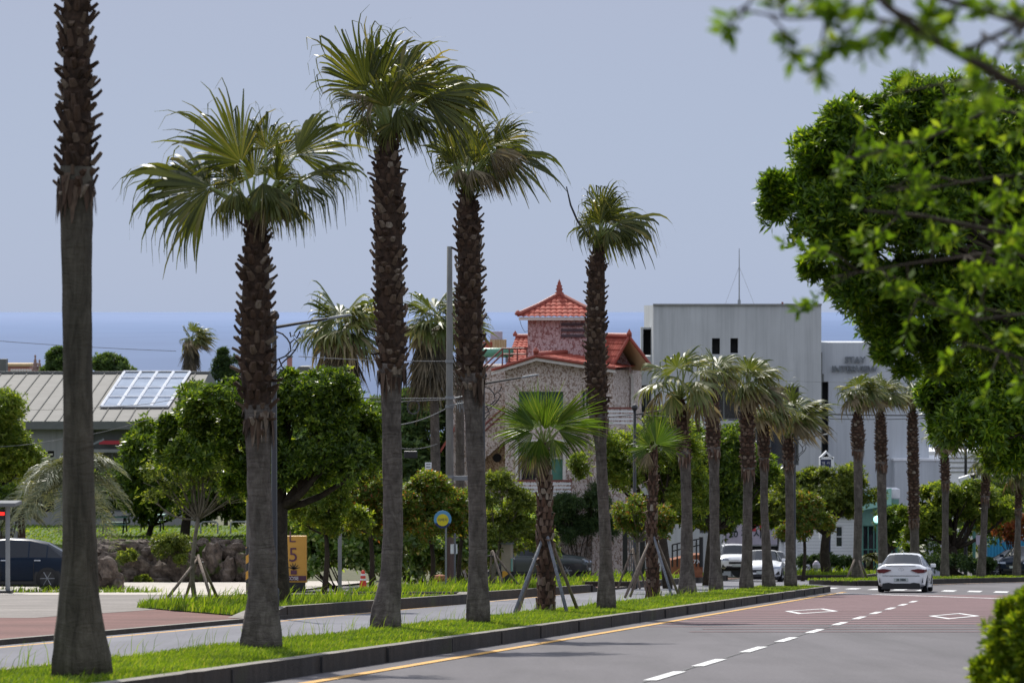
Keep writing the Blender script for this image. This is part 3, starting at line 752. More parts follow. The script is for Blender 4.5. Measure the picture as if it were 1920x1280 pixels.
def palm(label, Y, spine, boots, leaves, seed, mats=('ptrunk', 'boot', 'boot_core'), leafm='palm', NS=30, group=None, stub=.2, per=9, ring=.115,
         wind=(.12, 0, -.02), cat='palm tree', open_=1.1, name='palm_tree', skirt=None):
    rng = np.random.default_rng(seed); s = px(Y); sp = sorted(spine)
    base = at(sp[-1][1], sp[-1][0], Y)
    t = thing(name, base, label, cat, group)
    palm_trunk(t, Y, spine, boots, mats, rng, stub=stub, per=per, ring=ring, open_=open_)
    C = at(sp[0][1], sp[0][0], Y)
    live, dead, pet = MB(), MB(), MB()
    for lf in leaves:
        hx, hy, tx, ty, dH, dT, face, droop, kind = lf[:9]
        fold = lf[9] if len(lf) > 9 else .25; span = lf[10] if len(lf) > 10 else 105
        H = at(hx, hy, Y) + Vector((0, dH, 0)); T = at(tx, ty, Y) + Vector((0, dT, 0))
        a = T - H
        if face == 'c': nrm = Vector((.1, -1, .35))
        elif face == 'b': nrm = Vector((0, 1, .4))
        elif face == 'u': nrm = Vector((0, -.35, 1))
        else: nrm = Vector(face)
        fan(dead if kind == 'd' else live, rng, H, a, nrm, a.length, NS, span, fold, droop, wind)
        petiole(pet, C + Vector((rng.normal(0, .05), rng.normal(0, .05), -rng.uniform(0, .12))), H, .030 if Y < 100 else .04, .014)
    live.build('crown', M[leafm], t)
    if dead.arr: dead.build('dead_fronds', M['dead'], t)
    if pet.v: pet.build('leaf_stalks', M['petiole'], t, smooth=True)
    return t

def auto_leaves(rng, cx, cy, R, n, pet=.55, windx=.35, dead=.15, droop=(.3, .75), top=80, low=-35, Rvar=.18):
    """leaf list around crown origin px (cx,cy); R blade radius in px"""
    out = []
    for i in range(n):
        az = 2 * PI * (i * .618 + rng.uniform(-.06, .06)); f = (i + .5) / n
        el = rad(top + (low - top) * f ** .8 + rng.uniform(-10, 10))
        ux = math.cos(el) * math.cos(az) + windx * .5; uy = math.cos(el) * math.sin(az); uz = math.sin(el)
        p = R * pet * rng.uniform(.8, 1.25); r = R * rng.uniform(1 - Rvar, 1 + Rvar)
        hx, hy, dh = cx + ux * p, cy - uz * p - .12 * p, uy * p
        el2 = el - rad(28); bx = math.cos(el2) * math.cos(az) + windx; by_ = math.cos(el2) * math.sin(az); bz = math.sin(el2)
        l = math.sqrt(bx * bx + by_ * by_ + bz * bz); bx, by_, bz = bx / l, by_ / l, bz / l
        nr = (-math.sin(el2) * math.cos(az) + rng.normal(0, .3), -math.sin(el2) * math.sin(az) + rng.normal(0, .3) - .2, max(.2, math.cos(el2)))
        out.append([hx, hy, hx + bx * r, hy - bz * r, dh, dh + by_ * r, nr, rng.uniform(*droop) * (1.0 + .4 * (f > .6)), 'd' if (f > .72 and rng.random() < dead * 3) else 'l', rng.uniform(.15, .5)])
    return out
def scale_depth(leaves, Y):
    s = px(Y)
    for l in leaves: l[4] *= s; l[5] *= s
    return leaves
# ================================================================== MEDIAN PALMS (front row)
G1 = 'fan palms along the kerbed median'
def gY(y, dz=.22, h=1.35): return F * (h - dz) / (y - 1036.0)     # depth of a foot seen at photo row y, standing dz above the road
R_ = np.random.default_rng
Y1 = 32.6
def refine(L, seed, shrink=.90, dmul=1.8, dmin=.35, hangers=7, C=None, R=60, spanmax=72, Y=50, dirx=.25, dup=.42):
    g = R_(seed); out = []
    for l in L:
        l = list(l) + [.3, 105][len(l) - 9:] if len(l) < 11 else list(l)
        hx, hy, tx, ty = l[:4]; l[2] = hx + (tx - hx) * shrink; l[3] = hy + (ty - hy) * shrink
        l[7] = max(dmin * g.uniform(.6, 1.3), l[7] * dmul)
        l[10] = min(l[10], spanmax * g.uniform(.7, 1.15)); l[9] = max(l[9], g.uniform(.3, .8))
        if l[6] == 'c': l[6] = (g.uniform(-.75, .75), -1, g.uniform(0, .6))
        out.append(l)
        if hangers and g.random() < dup:
            m = list(l); jx, jy = g.normal(0, .16 * R), g.normal(0, .13 * R); m[0] += jx * .4; m[1] += jy * .4; m[2] += jx; m[3] += jy + .04 * R; m[4] += .35; m[5] += .55; m[7] = m[7] * 1.25; m[6] = (g.uniform(-.8, .8), -1, g.uniform(-.2, .8)); out.append(m)
    for i in range(hangers):
        az = 2 * PI * i / hangers + g.uniform(-.3, .3); ux, uy = math.cos(az), math.sin(az); p = R * g.uniform(.35, .6)
        hx, hy, dh = C[0] + ux * p, C[1] - g.uniform(.1, .5) * R, uy * p * px(Y)
        r = R * g.uniform(.7, 1.0); out.append([hx, hy, hx + (ux * .9 + dirx) * r, hy + g.uniform(.1, .6) * r, dh, dh + uy * r * .8 * px(Y), (ux * .4, uy * .4 - .3, 1), g.uniform(.9, 1.5), 'd' if g.random() < .2 else 'l', g.uniform(.4, .9), g.uniform(50, 85)])
    return out
rng = R_(11)
palm('nearest palm with thick grey trunk, its crown cut off above the picture', Y1,
     [(-420, 146, 20), (-60, 144, 23), (0, 143, 26), (100, 144, 28), (200, 145, 29), (300, 145, 31), (345, 143, 31), (640, 145, 27), (760, 146, 28), (900, 147, 29), (1040, 149, 33), (1140, 148, 40), (1190, 150, 47), (1232, 154, 54), (1246, 155, 57)],
     (-415, 328), scale_depth(auto_leaves(rng, 146, -430, 150, 22, low=0, droop=(.2, .5)), Y1), 11, ('ptrunk_moss', 'boot', 'boot_core'), group=G1, stub=.17, per=9, ring=.105)
L2 = [(396, 352, 236, 328, -.1, -.2, (0, -.75, 1), .30, 'l', .35), (452, 305, 358, 186, .0, -.1, 'c', .16, 'l', .2, 70), (498, 280, 486, 194, .1, .15, 'c', .10, 'l', .15, 80),
      (556, 290, 652, 216, .0, -.1, 'c', .14, 'l', .2, 75), (522, 340, 540, 276, -.35, -.75, 'c', .25, 'l', .1, 110), (575, 328, 692, 296, -.1, -.2, (0, -.6, 1), .55, 'l', .3),
      (555, 350, 645, 362, -.2, -.4, (0, -.5, 1), .75, 'l', .4), (440, 335, 388, 262, .25, .35, (0, -.6, 1), .65, 'l', .3), (448, 352, 418, 400, -.2, -.5, (-.4, -.6, 1), .6, 'l', .5),
      (520, 352, 566, 402, -.25, -.5, (.4, -.6, 1), .7, 'l', .5), (602, 318, 668, 290, .35, .6, 'u', .6, 'l', .3), (474, 330, 446, 236, .3, .4, 'c', .12, 'l', .2),
      (545, 335, 600, 352, .1, .2, 'u', .8, 'l', .3), (496, 345, 510, 395, -.3, -.6, (0, -1, .5), .4, 'l', .5), (430, 345, 392, 330, .2, .4, 'u', .9, 'l', .3), (500, 372, 540, 420, -.1, -.4, (.3, -1, .5), .3, 'd', .6),
      (518, 300, 548, 212, .3, .5, 'c', .15, 'l', .2)]
palm('second palm from the left, low spreading crown with one fan flung far left', 42.3,
     [(408, 480, 17), (425, 480, 20), (500, 480, 27), (600, 480, 31), (700, 480, 33), (768, 484, 26), (900, 485, 22), (1000, 490, 22.5), (1100, 493, 28), (1150, 491, 32), (1180, 490, 36), (1199, 490, 39)],
     (414, 770), refine(L2, 512, 1.05, 1.6, .45, 6, (480, 400), 88, 76, 42.3, dup=.35), 12, group=G1, stub=.17, NS=38, wind=(.03, 0, -.04))
L3 = [(690, 172, 622, 62, -.1, -.2, 'c', .15, 'l', .2, 70), (712, 160, 716, 52, .1, .2, 'c', .16, 'l', .2, 80), (748, 158, 800, 74, -.1, -.1, 'c', .2, 'l', .2, 80), (770, 172, 846, 98, 0, 0, 'c', .3, 'l', .25, 90),
      (800, 185, 940, 160, -.1, -.2, (0, -.7, 1), .42, 'l', .35), (692, 192, 622, 172, -.2, -.4, (0, -.8, 1), .3, 'l', .3), (700, 232, 658, 262, -.2, -.3, (-.3, -.8, 1), .5, 'l', .4),
      (765, 215, 840, 236, -.1, -.3, (0, -.6, 1), .7, 'l', .4), (778, 205, 810, 262, 0, -.2, (.6, -.6, .6), .5, 'l', .5), (730, 205, 742, 118, -.4, -.7, 'c', .25, 'l', .15, 110), (745, 200, 700, 100, .3, .5, 'c', .15, 'l', .2),
      (690, 212, 650, 238, .1, .2, 'u', .7, 'l', .3), (720, 205, 680, 150, .2, .4, 'c', .3, 'l', .2), (740, 232, 700, 262, -.3, -.5, (-.3, -1, .5), .3, 'l', .6), (705, 190, 660, 178, -.4, -.7, (0, -.8, 1), .3, 'd', .4),
      (760, 190, 812, 150, .3, .5, 'c', .4, 'l', .2), (752, 222, 778, 270, .2, .2, (.5, -1, .4), .3, 'l', .5), (785, 180, 900, 132, .4, .5, (0, -.6, 1), .5, 'l', .3), (700, 150, 648, 110, .3, .3, 'c', .4, 'l', .3)]
Y3 = 52.5
palm('third palm from the left, tallest crown of the row, shaggy upper trunk', Y3,
     [(245, 728, 13), (262, 727, 18), (300, 727, 25), (400, 730, 28), (500, 728, 28), (600, 733, 27), (690, 736, 27), (705, 733, 20), (800, 734, 18), (900, 736, 18.5), (1000, 737, 18.5), (1080, 733, 21), (1120, 728, 24), (1145, 724, 27), (1168, 723, 30)],
     (250, 692), refine(L3, 513, 1.12, 1.6, .5, 5, (728, 235), 72, 68, 52.5, .3), 13, group=G1, stub=.17, NS=34, wind=(.16, 0, -.04))
L4 = [(858, 300, 846, 206, 0, -.1, 'c', .3, 'l', .25, 85), (882, 292, 908, 205, .1, .1, 'c', .25, 'l', .2, 85), (850, 305, 828, 265, -.2, -.3, (-.6, -.7, .6), .75, 'l', .4), (925, 272, 990, 216, 0, 0, 'c', .3, 'l', .25, 70),
      (942, 290, 1062, 292, -.1, -.2, (0, -.6, 1), .42, 'l', .3), (915, 305, 968, 328, -.2, -.4, (.2, -.8, .8), .5, 'l', .5), (870, 310, 838, 232, .2, .3, 'c', .45, 'l', .2), (892, 312, 880, 228, -.4, -.7, 'c', .3, 'l', .15, 110),
      (902, 322, 936, 356, -.1, -.2, (.4, -.8, .6), .7, 'l', .5), (918, 290, 968, 300, -.4, -.7, (0, -.8, .8), .6, 'd', .3), (930, 282, 985, 312, -.3, -.5, (.2, -1, .5), .5, 'd', .5), (862, 318, 852, 352, -.1, -.3, (-.4, -1, .4), .4, 'l', .5),
      (905, 300, 1000, 262, .3, .4, (0, -.6, 1), .5, 'l', .3), (885, 300, 925, 240, .3, .5, 'c', .35, 'l', .2), (850, 295, 838, 240, .3, .4, (-.8, -.5, .4), .6, 'l', .3), (880, 330, 905, 365, -.3, -.5, (.2, -1, .4), .3, 'l', .6)]
palm('fourth palm from the left, crown swept to the right, beside the concrete pole', 57.6,
     [(350, 876, 11), (365, 876, 15), (400, 878, 22), (500, 880, 24), (600, 880, 25), (700, 885, 24), (715, 886, 19), (800, 889, 17), (900, 893, 16.5), (1000, 896, 16.5), (1090, 896, 19), (1125, 896, 21), (1155, 897, 23)],
     (356, 708), refine(L4, 514, 1.08, 1.5, .55, 8, (878, 340), 66, 68, 57.6, .4), 14, group=G1, stub=.17, NS=32, wind=(.16, 0, -.04))
L6 = [(1128, 398, 1140, 330, 0, 0, 'c', .3, 'l', .25, 80), (1112, 420, 1058, 432, -.1, -.2, (0, -.7, 1), .6, 'l', .4), (1132, 412, 1172, 358, 0, 0, 'c', .35, 'l', .2), (1158, 418, 1250, 402, -.1, -.2, (0, -.7, 1), .62, 'l', .4),
      (1152, 428, 1206, 432, -.2, -.4, (.2, -.8, .8), .85, 'l', .5), (1108, 425, 1082, 398, .2, .3, 'c', .5, 'l', .3), (1124, 420, 1112, 368, -.3, -.5, 'c', .3, 'l', .15, 110), (1136, 428, 1182, 462, -.1, -.2, (.3, -.8, .6), .5, 'l', .5),
      (1140, 405, 1112, 350, .2, .3, 'c', .4, 'l', .2), (1148, 415, 1215, 388, .3, .4, (0, -.6, 1), .6, 'l', .3), (1118, 440, 1100, 466, -.2, -.3, (-.3, -1, .5), .4, 'l', .6), (1140, 420, 1150, 370, .1, .3, 'c', .5, 'l', .3), (1170, 412, 1218, 440, .1, .1, (.5, -.7, .5), .5, 'l', .4)]
p6 = palm('fifth tall palm from the left, small tufted crown with a bare bent stalk', 71.5,
     [(455, 1122, 8), (470, 1121, 12), (500, 1119, 17), (600, 1117, 19), (700, 1118, 20), (780, 1122, 18), (795, 1124, 13), (850, 1127, 10.5), (900, 1129, 10), (1000, 1135, 11), (1060, 1136, 12.5), (1100, 1137, 16), (1131, 1137, 18.5)],
     (460, 783), refine(L6, 515, 1.12, 1.5, .5, 6, (1124, 445), 52, 70, 71.5, .3), 15, group=G1, stub=.15, NS=30, wind=(.14, 0, -.05))
mb = MB(); mb.tube([at(1112, 455, 71.5), at(1083, 415, 71.5), at(1070, 385, 71.5), at(1062, 350, 71.5)], [.03, .022, .02, .012], 6); mb.build('bare_stalk', M['black'], p6)

# young staked palms
LS5 = [(1003, 800, 925, 772, -.1, -.2, (0, -.9, .6), .1, 'l', .3, 95), (1010, 790, 986, 728, .1, .1, 'c', .06, 'l', .15, 75), (1028, 792, 1048, 728, 0, 0, 'c', .06, 'l', .15, 75), (1042, 796, 1112, 752, -.1, -.2, (0, -.9, .6), .1, 'l', .2, 90),
       (1046, 806, 1134, 798, -.1, -.2, (0, -.8, .8), .2, 'l', .3), (1000, 812, 936, 822, -.1, -.3, (0, -.8, .8), .25, 'l', .3), (1015, 800, 962, 748, .2, .3, 'c', .08, 'l', .2), (1004, 838, 988, 900, -.2, -.4, (-.3, -1, .3), .15, 'd', .5, 70),
       (1035, 822, 1072, 862, -.2, -.4, (.3, -1, .5), .3, 'l', .5), (1002, 826, 968, 864, -.2, -.4, (-.3, -1, .5), .3, 'l', .5), (1022, 805, 1022, 742, -.3, -.6, 'c', .06, 'l', .1, 110), (1030, 800, 1082, 772, .3, .5, 'c', .1, 'l', .2),
       (1048, 808, 1108, 830, .2, .4, 'u', .3, 'l', .3), (1012, 820, 1008, 872, -.3, -.5, (0, -1, .2), .2, 'l', .6), (1010, 835, 1002, 885, -.1, -.3, (-.3, -1, .3), .2, 'l', .5, 70)]
Y5 = gY(1141)
palm('short young palm with diamond patterned trunk, held by four props', Y5, [(838, 1020, 8), (850, 1021, 9), (900, 1022, 13), (950, 1022, 14), (1000, 1022, 15), (1080, 1024, 16), (1120, 1024, 17), (1144, 1023, 18)], (842, 1140), refine(LS5, 516, 1.0, 1.0, .04, 0, None, 60, 58), 16,
     ('ptrunk', 'boot_red', 'boot_core'), 'palm_young', 38, None, stub=.20, per=7, ring=.13, wind=(.02, 0, -.02), open_=.55)
LS7 = [(1229, 832, 1244, 782, -.3, -.6, 'c', .05, 'l', .08, 130), (1212, 842, 1172, 852, -.1, -.2, (0, -.8, .8), .4, 'l', .4), (1238, 838, 1284, 826, 0, -.1, (0, -.8, .6), .2, 'l', .3), (1228, 828, 1226, 786, .2, .3, 'c', .06, 'l', .15, 80),
       (1236, 832, 1262, 796, .1, .2, 'c', .08, 'l', .2), (1216, 848, 1192, 878, -.2, -.3, (-.4, -1, .3), .2, 'd', .5, 60), (1218, 836, 1190, 812, .2, .3, 'c', .15, 'l', .3)]
Y7 = gY(1115)
palm('short young palm with one bright fan facing the road, held by props', Y7, [(840, 1226, 4.5), (855, 1226, 6), (880, 1225, 7.5), (950, 1223, 9), (1010, 1222, 10), (1080, 1224, 12), (1119, 1225, 14)], (843, 1116), refine(LS7, 517, 1.0, 1.0, .04, 0, None, 60, 82), 17,
     ('ptrunk', 'boot_red', 'boot_core'), 'palm_young', 40, None, stub=.20, per=7, ring=.13, wind=(.02, 0, -.02), open_=.55)
def props(label, Y, tx, ty, feet, r, mat='wood', h=1.0, n='tree_prop'):
    """feet: photo points of the feet with a depth offset; each a stake leaning to the trunk"""
    b = on_ground(tx, Y, .2); t = thing(n, b, label, 'tree support')
    top = at(tx, ty, Y)
    for i, (fx, fy, dY, m) in enumerate(feet):
        p = at(fx, fy, Y + dY); p.z = gz(p.x, p.y) + .16
        d = (top - p).normalized(); a = 2 * PI * i / len(feet)
        q = top + Vector((p.x - top.x, p.y - top.y, 0)).normalized() * r * 2.2 + Vector((0, 0, .02 * i))
        mb = MB(); mb.tube([p, p.lerp(q, .5), q + (q - p).normalized() * .12], [r, r * .95, r * .9], 8); mb.build('stake', M[m], t, smooth=True)
    mb = MB(); k = 14; rr = r * 3.2
    mb.tube([(top.x + rr * math.cos(2 * PI * i / k), top.y + rr * math.sin(2 * PI * i / k), top.z - .03) for i in range(k + 1)], .018, 5); mb.build('tie_band', M['black'], t)
props('four timber props round the short diamond trunk palm', Y5, 1023, 1005, [(965, 1142, -1.0, 'woodgrey'), (972, 1138, 1.2, 'wood'), (1063, 1146, -1.2, 'woodgrey'), (1084, 1139, .8, 'wood')], .037)
props('four props round the short palm with the bright fan', Y7, 1224, 1008, [(1172, 1118, -1.0, 'wood'), (1182, 1115, 1.5, 'wood'), (1261, 1120, -1.6, 'woodgrey'), (1274, 1117, .8, 'wood')], .037)

# row continuing down the hill
def far_palm(label, Y, spine, boots, cx, cy, R, seed, n=17, windx=.35, group=G1, leafm='palm_pale', pet=.5, droop=(.25, .6), NS=20, dead=.22, mats=('ptrunk', 'boot_red', 'boot_core'), top=85, low=-28, **kw):
    rng = R_(seed)
    lv = scale_depth(auto_leaves(rng, cx, cy, R * .86, n, pet=pet, windx=windx, dead=dead, droop=droop, top=top, low=low), Y)
    for l in lv:
        if rng.random() < .5: l.append(rng.uniform(55, 95))
    return palm(label, Y, spine, boots, lv, seed, mats, leafm, NS, group, stub=.14, per=8, ring=.13, wind=(.16 * windx / .35, 0, -.0), **kw)
far_palm('median palm just right of the bright fanned young palm, crown against the grey wall', 99, [(745, 1276, 6), (760, 1277, 11), (800, 1278, 14), (845, 1281, 13), (862, 1285, 10), (950, 1288, 10), (1050, 1288, 12), (1090, 1289, 15), (1106, 1289, 18)], (748, 850), 1272, 728, 62, 21, windx=.10, droop=(.25, .6), pet=.75)
far_palm('slim median palm with its crown below the two slot windows', 106, [(712, 1335, 6), (730, 1335, 12), (780, 1336, 14), (835, 1338, 13), (850, 1339, 10), (1000, 1340, 9), (1060, 1342, 11), (1100, 1343, 14)], (716, 842), 1342, 700, 46, 22)
far_palm('median palm in front of the white SUV, dense tangled crown', 110, [(752, 1400, 7), (770, 1400, 14), (820, 1401, 14), (870, 1403, 14), (890, 1403, 9.5), (950, 1402, 8.5), (1040, 1401, 10), (1080, 1400, 12), (1097, 1400, 14)], (756, 880), 1404, 725, 62, 23, n=24)
far_palm('shortest of the median palms, trunk across the bonnet of the white car', 113.5, [(786, 1432, 6), (800, 1432, 10), (850, 1433, 11), (868, 1433, 7.5), (950, 1433, 7), (1040, 1438, 9), (1095, 1442, 13)], (790, 862), 1436, 775, 50, 24, droop=(.5, .95))
far_palm('last palm on the near median beside the black lamp post, crown blown right', 116.5, [(815, 1478, 6), (830, 1478, 10), (855, 1478, 10), (872, 1479, 8), (950, 1481, 7.5), (1040, 1482, 9), (1092, 1483, 12.5)], (818, 866), 1488, 785, 58, 25, windx=.7)
G2 = 'fan palms on the far median'
far_palm('far median palm left of the white sedan, ragged crown under the wall lettering', 149, [(770, 1608, 5), (782, 1608, 10), (815, 1609, 14), (840, 1609, 12), (852, 1609, 9), (950, 1610, 7.5), (1040, 1608, 8), (1082, 1607, 11)], (772, 845), 1610, 742, 46, 31, group=G2)
far_palm('second far median palm, rising behind the left half of the white sedan', 152, [(770, 1651, 5), (782, 1651, 10), (830, 1652, 12), (866, 1653, 11), (880, 1653, 9), (1000, 1655, 8.5), (1080, 1657, 10)], (772, 868), 1655, 742, 44, 32, group=G2)
far_palm('third far median palm, shaggy all the way down, behind the sedan roof', 154, [(768, 1711, 5), (780, 1711, 10), (850, 1712, 11), (960, 1714, 11), (985, 1715, 8), (1080, 1716, 9)], (770, 975), 1712, 742, 40, 33, group=G2)
far_palm('far median palm just right of the white sedan', 158, [(840, 1771, 4), (850, 1771, 8), (895, 1773, 9), (912, 1773, 6.5), (1000, 1773, 6), (1079, 1772, 9)], (842, 905), 1770, 826, 38, 34, group=G2)
far_palm('leaning far median palm in front of the dark parked cars', 158.5, [(880, 1850, 4), (890, 1849, 8), (925, 1848, 9), (940, 1847, 6.5), (1000, 1845, 6), (1078, 1840, 9)], (882, 932), 1848, 868, 36, 35, group=G2)
far_palm('rightmost far median palm above the clipped hedge', 163, [(905, 1911, 4), (915, 1911, 7), (950, 1910, 7), (962, 1910, 5.5), (1000, 1909, 5.5), (1076, 1907, 8)], (907, 955), 1911, 890, 44, 36, group=G2, leafm='palm')

# background palms
def skirt_on(t, cx, cy, Y, R, H, n, seed):
    rng = R_(seed); s = px(Y); mb = MB()
    for i in range(n):
        a = rng.uniform(0, 2 * PI); f = rng.uniform(0, 1)
        c = at(cx, cy + f * H * .45, Y); o = Vector((math.cos(a), math.sin(a), 0)) * R * s * rng.uniform(.55, 1.05) * (1.0 - .3 * f)
        Hh = c + o * .45 + Vector((0, 0, .05)); ax = Vector((o.x * .35, o.y * .35, -1)).normalized()
        fan(mb, rng, Hh, ax, Vector((o.x, o.y, .3)), H * s * rng.uniform(.4, .62), 11, 42, .3, .05, (0, 0, 0), .35, .15)
    mb.build('dry_skirt', M['skirt'], t)
t = far_palm('bushy fan palm with hanging dry skirt, behind the clipped dark tree', 140, [(640, 640, 12), (720, 640, 13), (980, 640, 13)], None, 640, 632, 78, 41, n=26, windx=.1, group=None, pet=.6, dead=.3, droop=(.25, .6)); skirt_on(t, 640, 650, 140, 62, 110, 60, 141)
t = far_palm('tall fan palm with dry skirt just left of the concrete pole', 142, [(625, 812, 8), (780, 815, 8.5), (930, 818, 9), (985, 818, 9)], None, 812, 612, 62, 42, n=24, windx=.1, group=None, pet=.6, dead=.25, droop=(.25, .55)); skirt_on(t, 812, 630, 142, 56, 150, 70, 142)
t = far_palm('slim reddish trunked palm half hidden behind the fourth tall palm', 146, [(628, 862, 7), (700, 862, 8), (800, 862, 8), (985, 863, 9)], (640, 720), 864, 618, 50, 43, n=18, windx=.2, group=None, droop=(.3, .6))
t = far_palm('windblown palm with thick dry skirt above the metal roof, against the sea', 214, [(648, 357, 9), (700, 357, 12), (800, 357, 12), (1000, 357, 12)], None, 360, 640, 34, 44, n=20, windx=.65, group=None, leafm='palm_pale', dead=.4); skirt_on(t, 358, 652, 214, 26, 60, 34, 144)

# feather palm on the left
def feather_palm(label, Y, cx, cy, basey, R, n, seed, mat='palm_blue', hw=7, name='feather_palm', NL=30, drop=(.5, 1.0), lo=-.1, hi=1.2):
    rng = R_(seed); s = px(Y); base = at(cx, basey, Y); t = thing(name, base, label, 'palm tree'); c = at(cx, cy, Y)
    mb = MB(); mb.tube([base - Vector((0, 0, .1)), base.lerp(c, .5), c], [hw * s * 1.15, hw * s, hw * s * .9], 12); mb.build('trunk', M['boot_core'], t)
    cr = MB()
    for i in range(n):
        az = i * 2.399 + rng.uniform(-.2, .2); el = rng.uniform(lo, hi); L = R * s * rng.uniform(.8, 1.1)
        d = Vector((math.cos(el) * math.cos(az), math.cos(el) * math.sin(az), math.sin(el))); pts = []; dr = rng.uniform(*drop)
        for k in range(11):
            tt = k / 10; pts.append(c + d * L * tt + Vector((0, 0, -dr * L * tt ** 2.2)))
        cr.tube(pts, [.03 - .022 * k / 10 for k in range(11)], 4, caps=False)
        VV = []
        for k in range(NL):
            tt = .18 + .82 * k / NL; j = min(9, int(tt * 10)); f = tt * 10 - j; p = pts[j].lerp(pts[j + 1], f); tg = (pts[j + 1] - pts[j]).normalized()
            sd = tg.cross(Vector((0, 0, 1)));
            if sd.length < .1: sd = Vector((1, 0, 0))
            sd.normalize(); up_ = sd.cross(tg)
            for sg in (-1, 1):
                l = L * .30 * (math.sin(PI * min(1, .18 + tt * .82)) * .8 + .25); dd = (tg * .65 + sd * sg * .75 + up_ * .35 + Vector(rng.normal(0, .12, 3))).normalized()
                w = .018 + .004 * Y / 60; e = p + dd * l * .55; f2 = p + dd * l + Vector((0, 0, -.35 * l)); wv = tg * w
                VV += [[p - wv * .6, p + wv * .6, e + wv, e - wv], [e - wv, e + wv, f2 + wv * .2, f2 - wv * .2]]
        V = np.array([[tuple(v) for v in q] for q in VV]).reshape(-1, 3); cr.add(V, np.arange(len(V)).reshape(-1, 4))
    cr.build('crown', M[mat], t); return t
feather_palm('grey green feather palm with arching fronds behind the nearest trunk', 133, 128, 905, 1012, 140, 46, 51, hw=8)
feather_palm('low dark feather palm at the left edge above the blue car', 138, 40, 958, 1015, 60, 26, 52, 'palm_blue', 7)
for i, (x, y, by, Y, R, lb) in enumerate([(1712, 1040, 1062, 172, 44, 'spiky cycad clump right of the second far palm'), (1632, 1048, 1064, 176, 26, 'small yellowing cycad left of the white sedan roof')]):
    feather_palm(lb, Y, x, y, by, R, 30, 60 + i, 'darktree' if i == 0 else 'palm_pale', 6, 'cycad', 22, (.4, .9), .1, 1.2)

# ================================================================== BROADLEAF TREES
tree('clipped_evergreen_tree', 'big clipped dark evergreen with cloud shaped crown and black trunk beside the yellow sign', 'tree', 526, 1136, 79,
     [(600, 745, 72, 48), (650, 800, 62, 56), (560, 800, 90, 62), (600, 860, 108, 52), (480, 830, 70, 60), (420, 772, 82, 42), (520, 730, 55, 38), (680, 870, 42, 44), (545, 905, 62, 34), (380, 850, 70, 56), (440, 905, 60, 44), (340, 815, 44, 36)],
     'darktree', 18500, 6, .13, .056, 71, twig=.205, limbs=14, crown_kw=dict(n_clump=11, clump=.36, hollow=.2), fork=.05, tpull=.06)
tree('evergreen_tree', 'second dark evergreen behind the bare sapling, overlapping the metal roof', 'tree', 345, 1010, 158,
     [(300, 850, 78, 52), (390, 800, 70, 70), (350, 900, 130, 62), (440, 880, 60, 80), (265, 915, 50, 46), (420, 930, 70, 45)], 'darktree', 11000, 6, .25, .11, 72, twig=.2, limbs=10, crown_kw=dict(n_clump=12, clump=.36, hollow=.2))
tree('yard_tree', 'yellow green rounded tree at the left edge in front of the grey building', 'tree', 5, 1010, 142,
     [(0, 790, 66, 60), (20, 860, 52, 60), (-30, 850, 60, 90), (10, 905, 46, 40)], 'lightleaf', 6500, 6, .17, .07, 73, twig=.14, crown_kw=dict(n_clump=10, clump=.42))
bush('shrub', 'dark shrub under the yellow green tree at the left edge', 'bush', 20, 1010, 139, [(10, 960, 50, 45), (-30, 950, 40, 50)], 'darktree', 1300, 6, .18, .07, 74)
t = tree('staked_sapling', 'thin leaved sapling with pale bare branches, propped with stakes near the drive', 'tree', 370, 1127, 84,
     [(370, 840, 66, 44), (330, 895, 62, 40), (425, 880, 58, 50), (300, 940, 42, 26), (440, 930, 30, 36), (370, 900, 50, 50)], 'oliveleaf', 1350, 6, .10, .045, 75, twig=.055, bark='palebark', limbs=22,
     crown_kw=dict(n_clump=10, clump=.5, hollow=.4, s0=.7, s1=1.5), fork=.0)
props('timber props tied to the pale branched sapling by the drive', 84, 371, 1052, [(308, 1136, -1.0, 'wood'), (346, 1125, 1.2, 'wood'), (397, 1136, -1.0, 'wood'), (410, 1128, 1.0, 'wood')], .04)
SG = 'small street trees in the planted bed'
tree('street_tree', 'small green street tree right of the yellow sign', 'tree', 606, 1112, 103, [(600, 930, 52, 52), (640, 900, 40, 40), (575, 985, 40, 34), (650, 985, 42, 40), (610, 900, 40, 30)], 'lightleaf', 3600, 6, .12, .055, 76, twig=.075, limbs=10, group=SG, crown_kw=dict(n_clump=13, clump=.38, hollow=.3, stray=.22))
tree('street_tree', 'small green street tree with red tips behind the orange cone', 'tree', 694, 1106, 106, [(690, 915, 36, 42), (665, 960, 36, 36), (712, 950, 34, 46), (690, 990, 40, 26)], 'redleaf', 2600, 6, .12, .055, 77, twig=.07, limbs=8, group=SG, crown_kw=dict(n_clump=12, clump=.38, hollow=.3, stray=.22))
tree('street_tree', 'street tree with orange red leaves behind the round blue and yellow sign', 'tree', 800, 1108, 108, [(800, 935, 54, 34), (775, 975, 34, 34), (838, 960, 44, 44), (810, 990, 62, 26)], 'redleaf', 4200, 6, .12, .055, 78, twig=.07, limbs=9, group=SG, crown_kw=dict(n_clump=13, clump=.38, hollow=.3, stray=.22))
tree('street_tree', 'reddish street tree between the small white plate and the fourth tall palm', 'tree', 860, 1104, 112, [(862, 950, 34, 34), (858, 985, 36, 30), (905, 985, 34, 36)], 'redleaf', 2200, 6, .12, .055, 79, twig=.07, limbs=7, group=SG, crown_kw=dict(n_clump=12, clump=.38, hollow=.3, stray=.22))
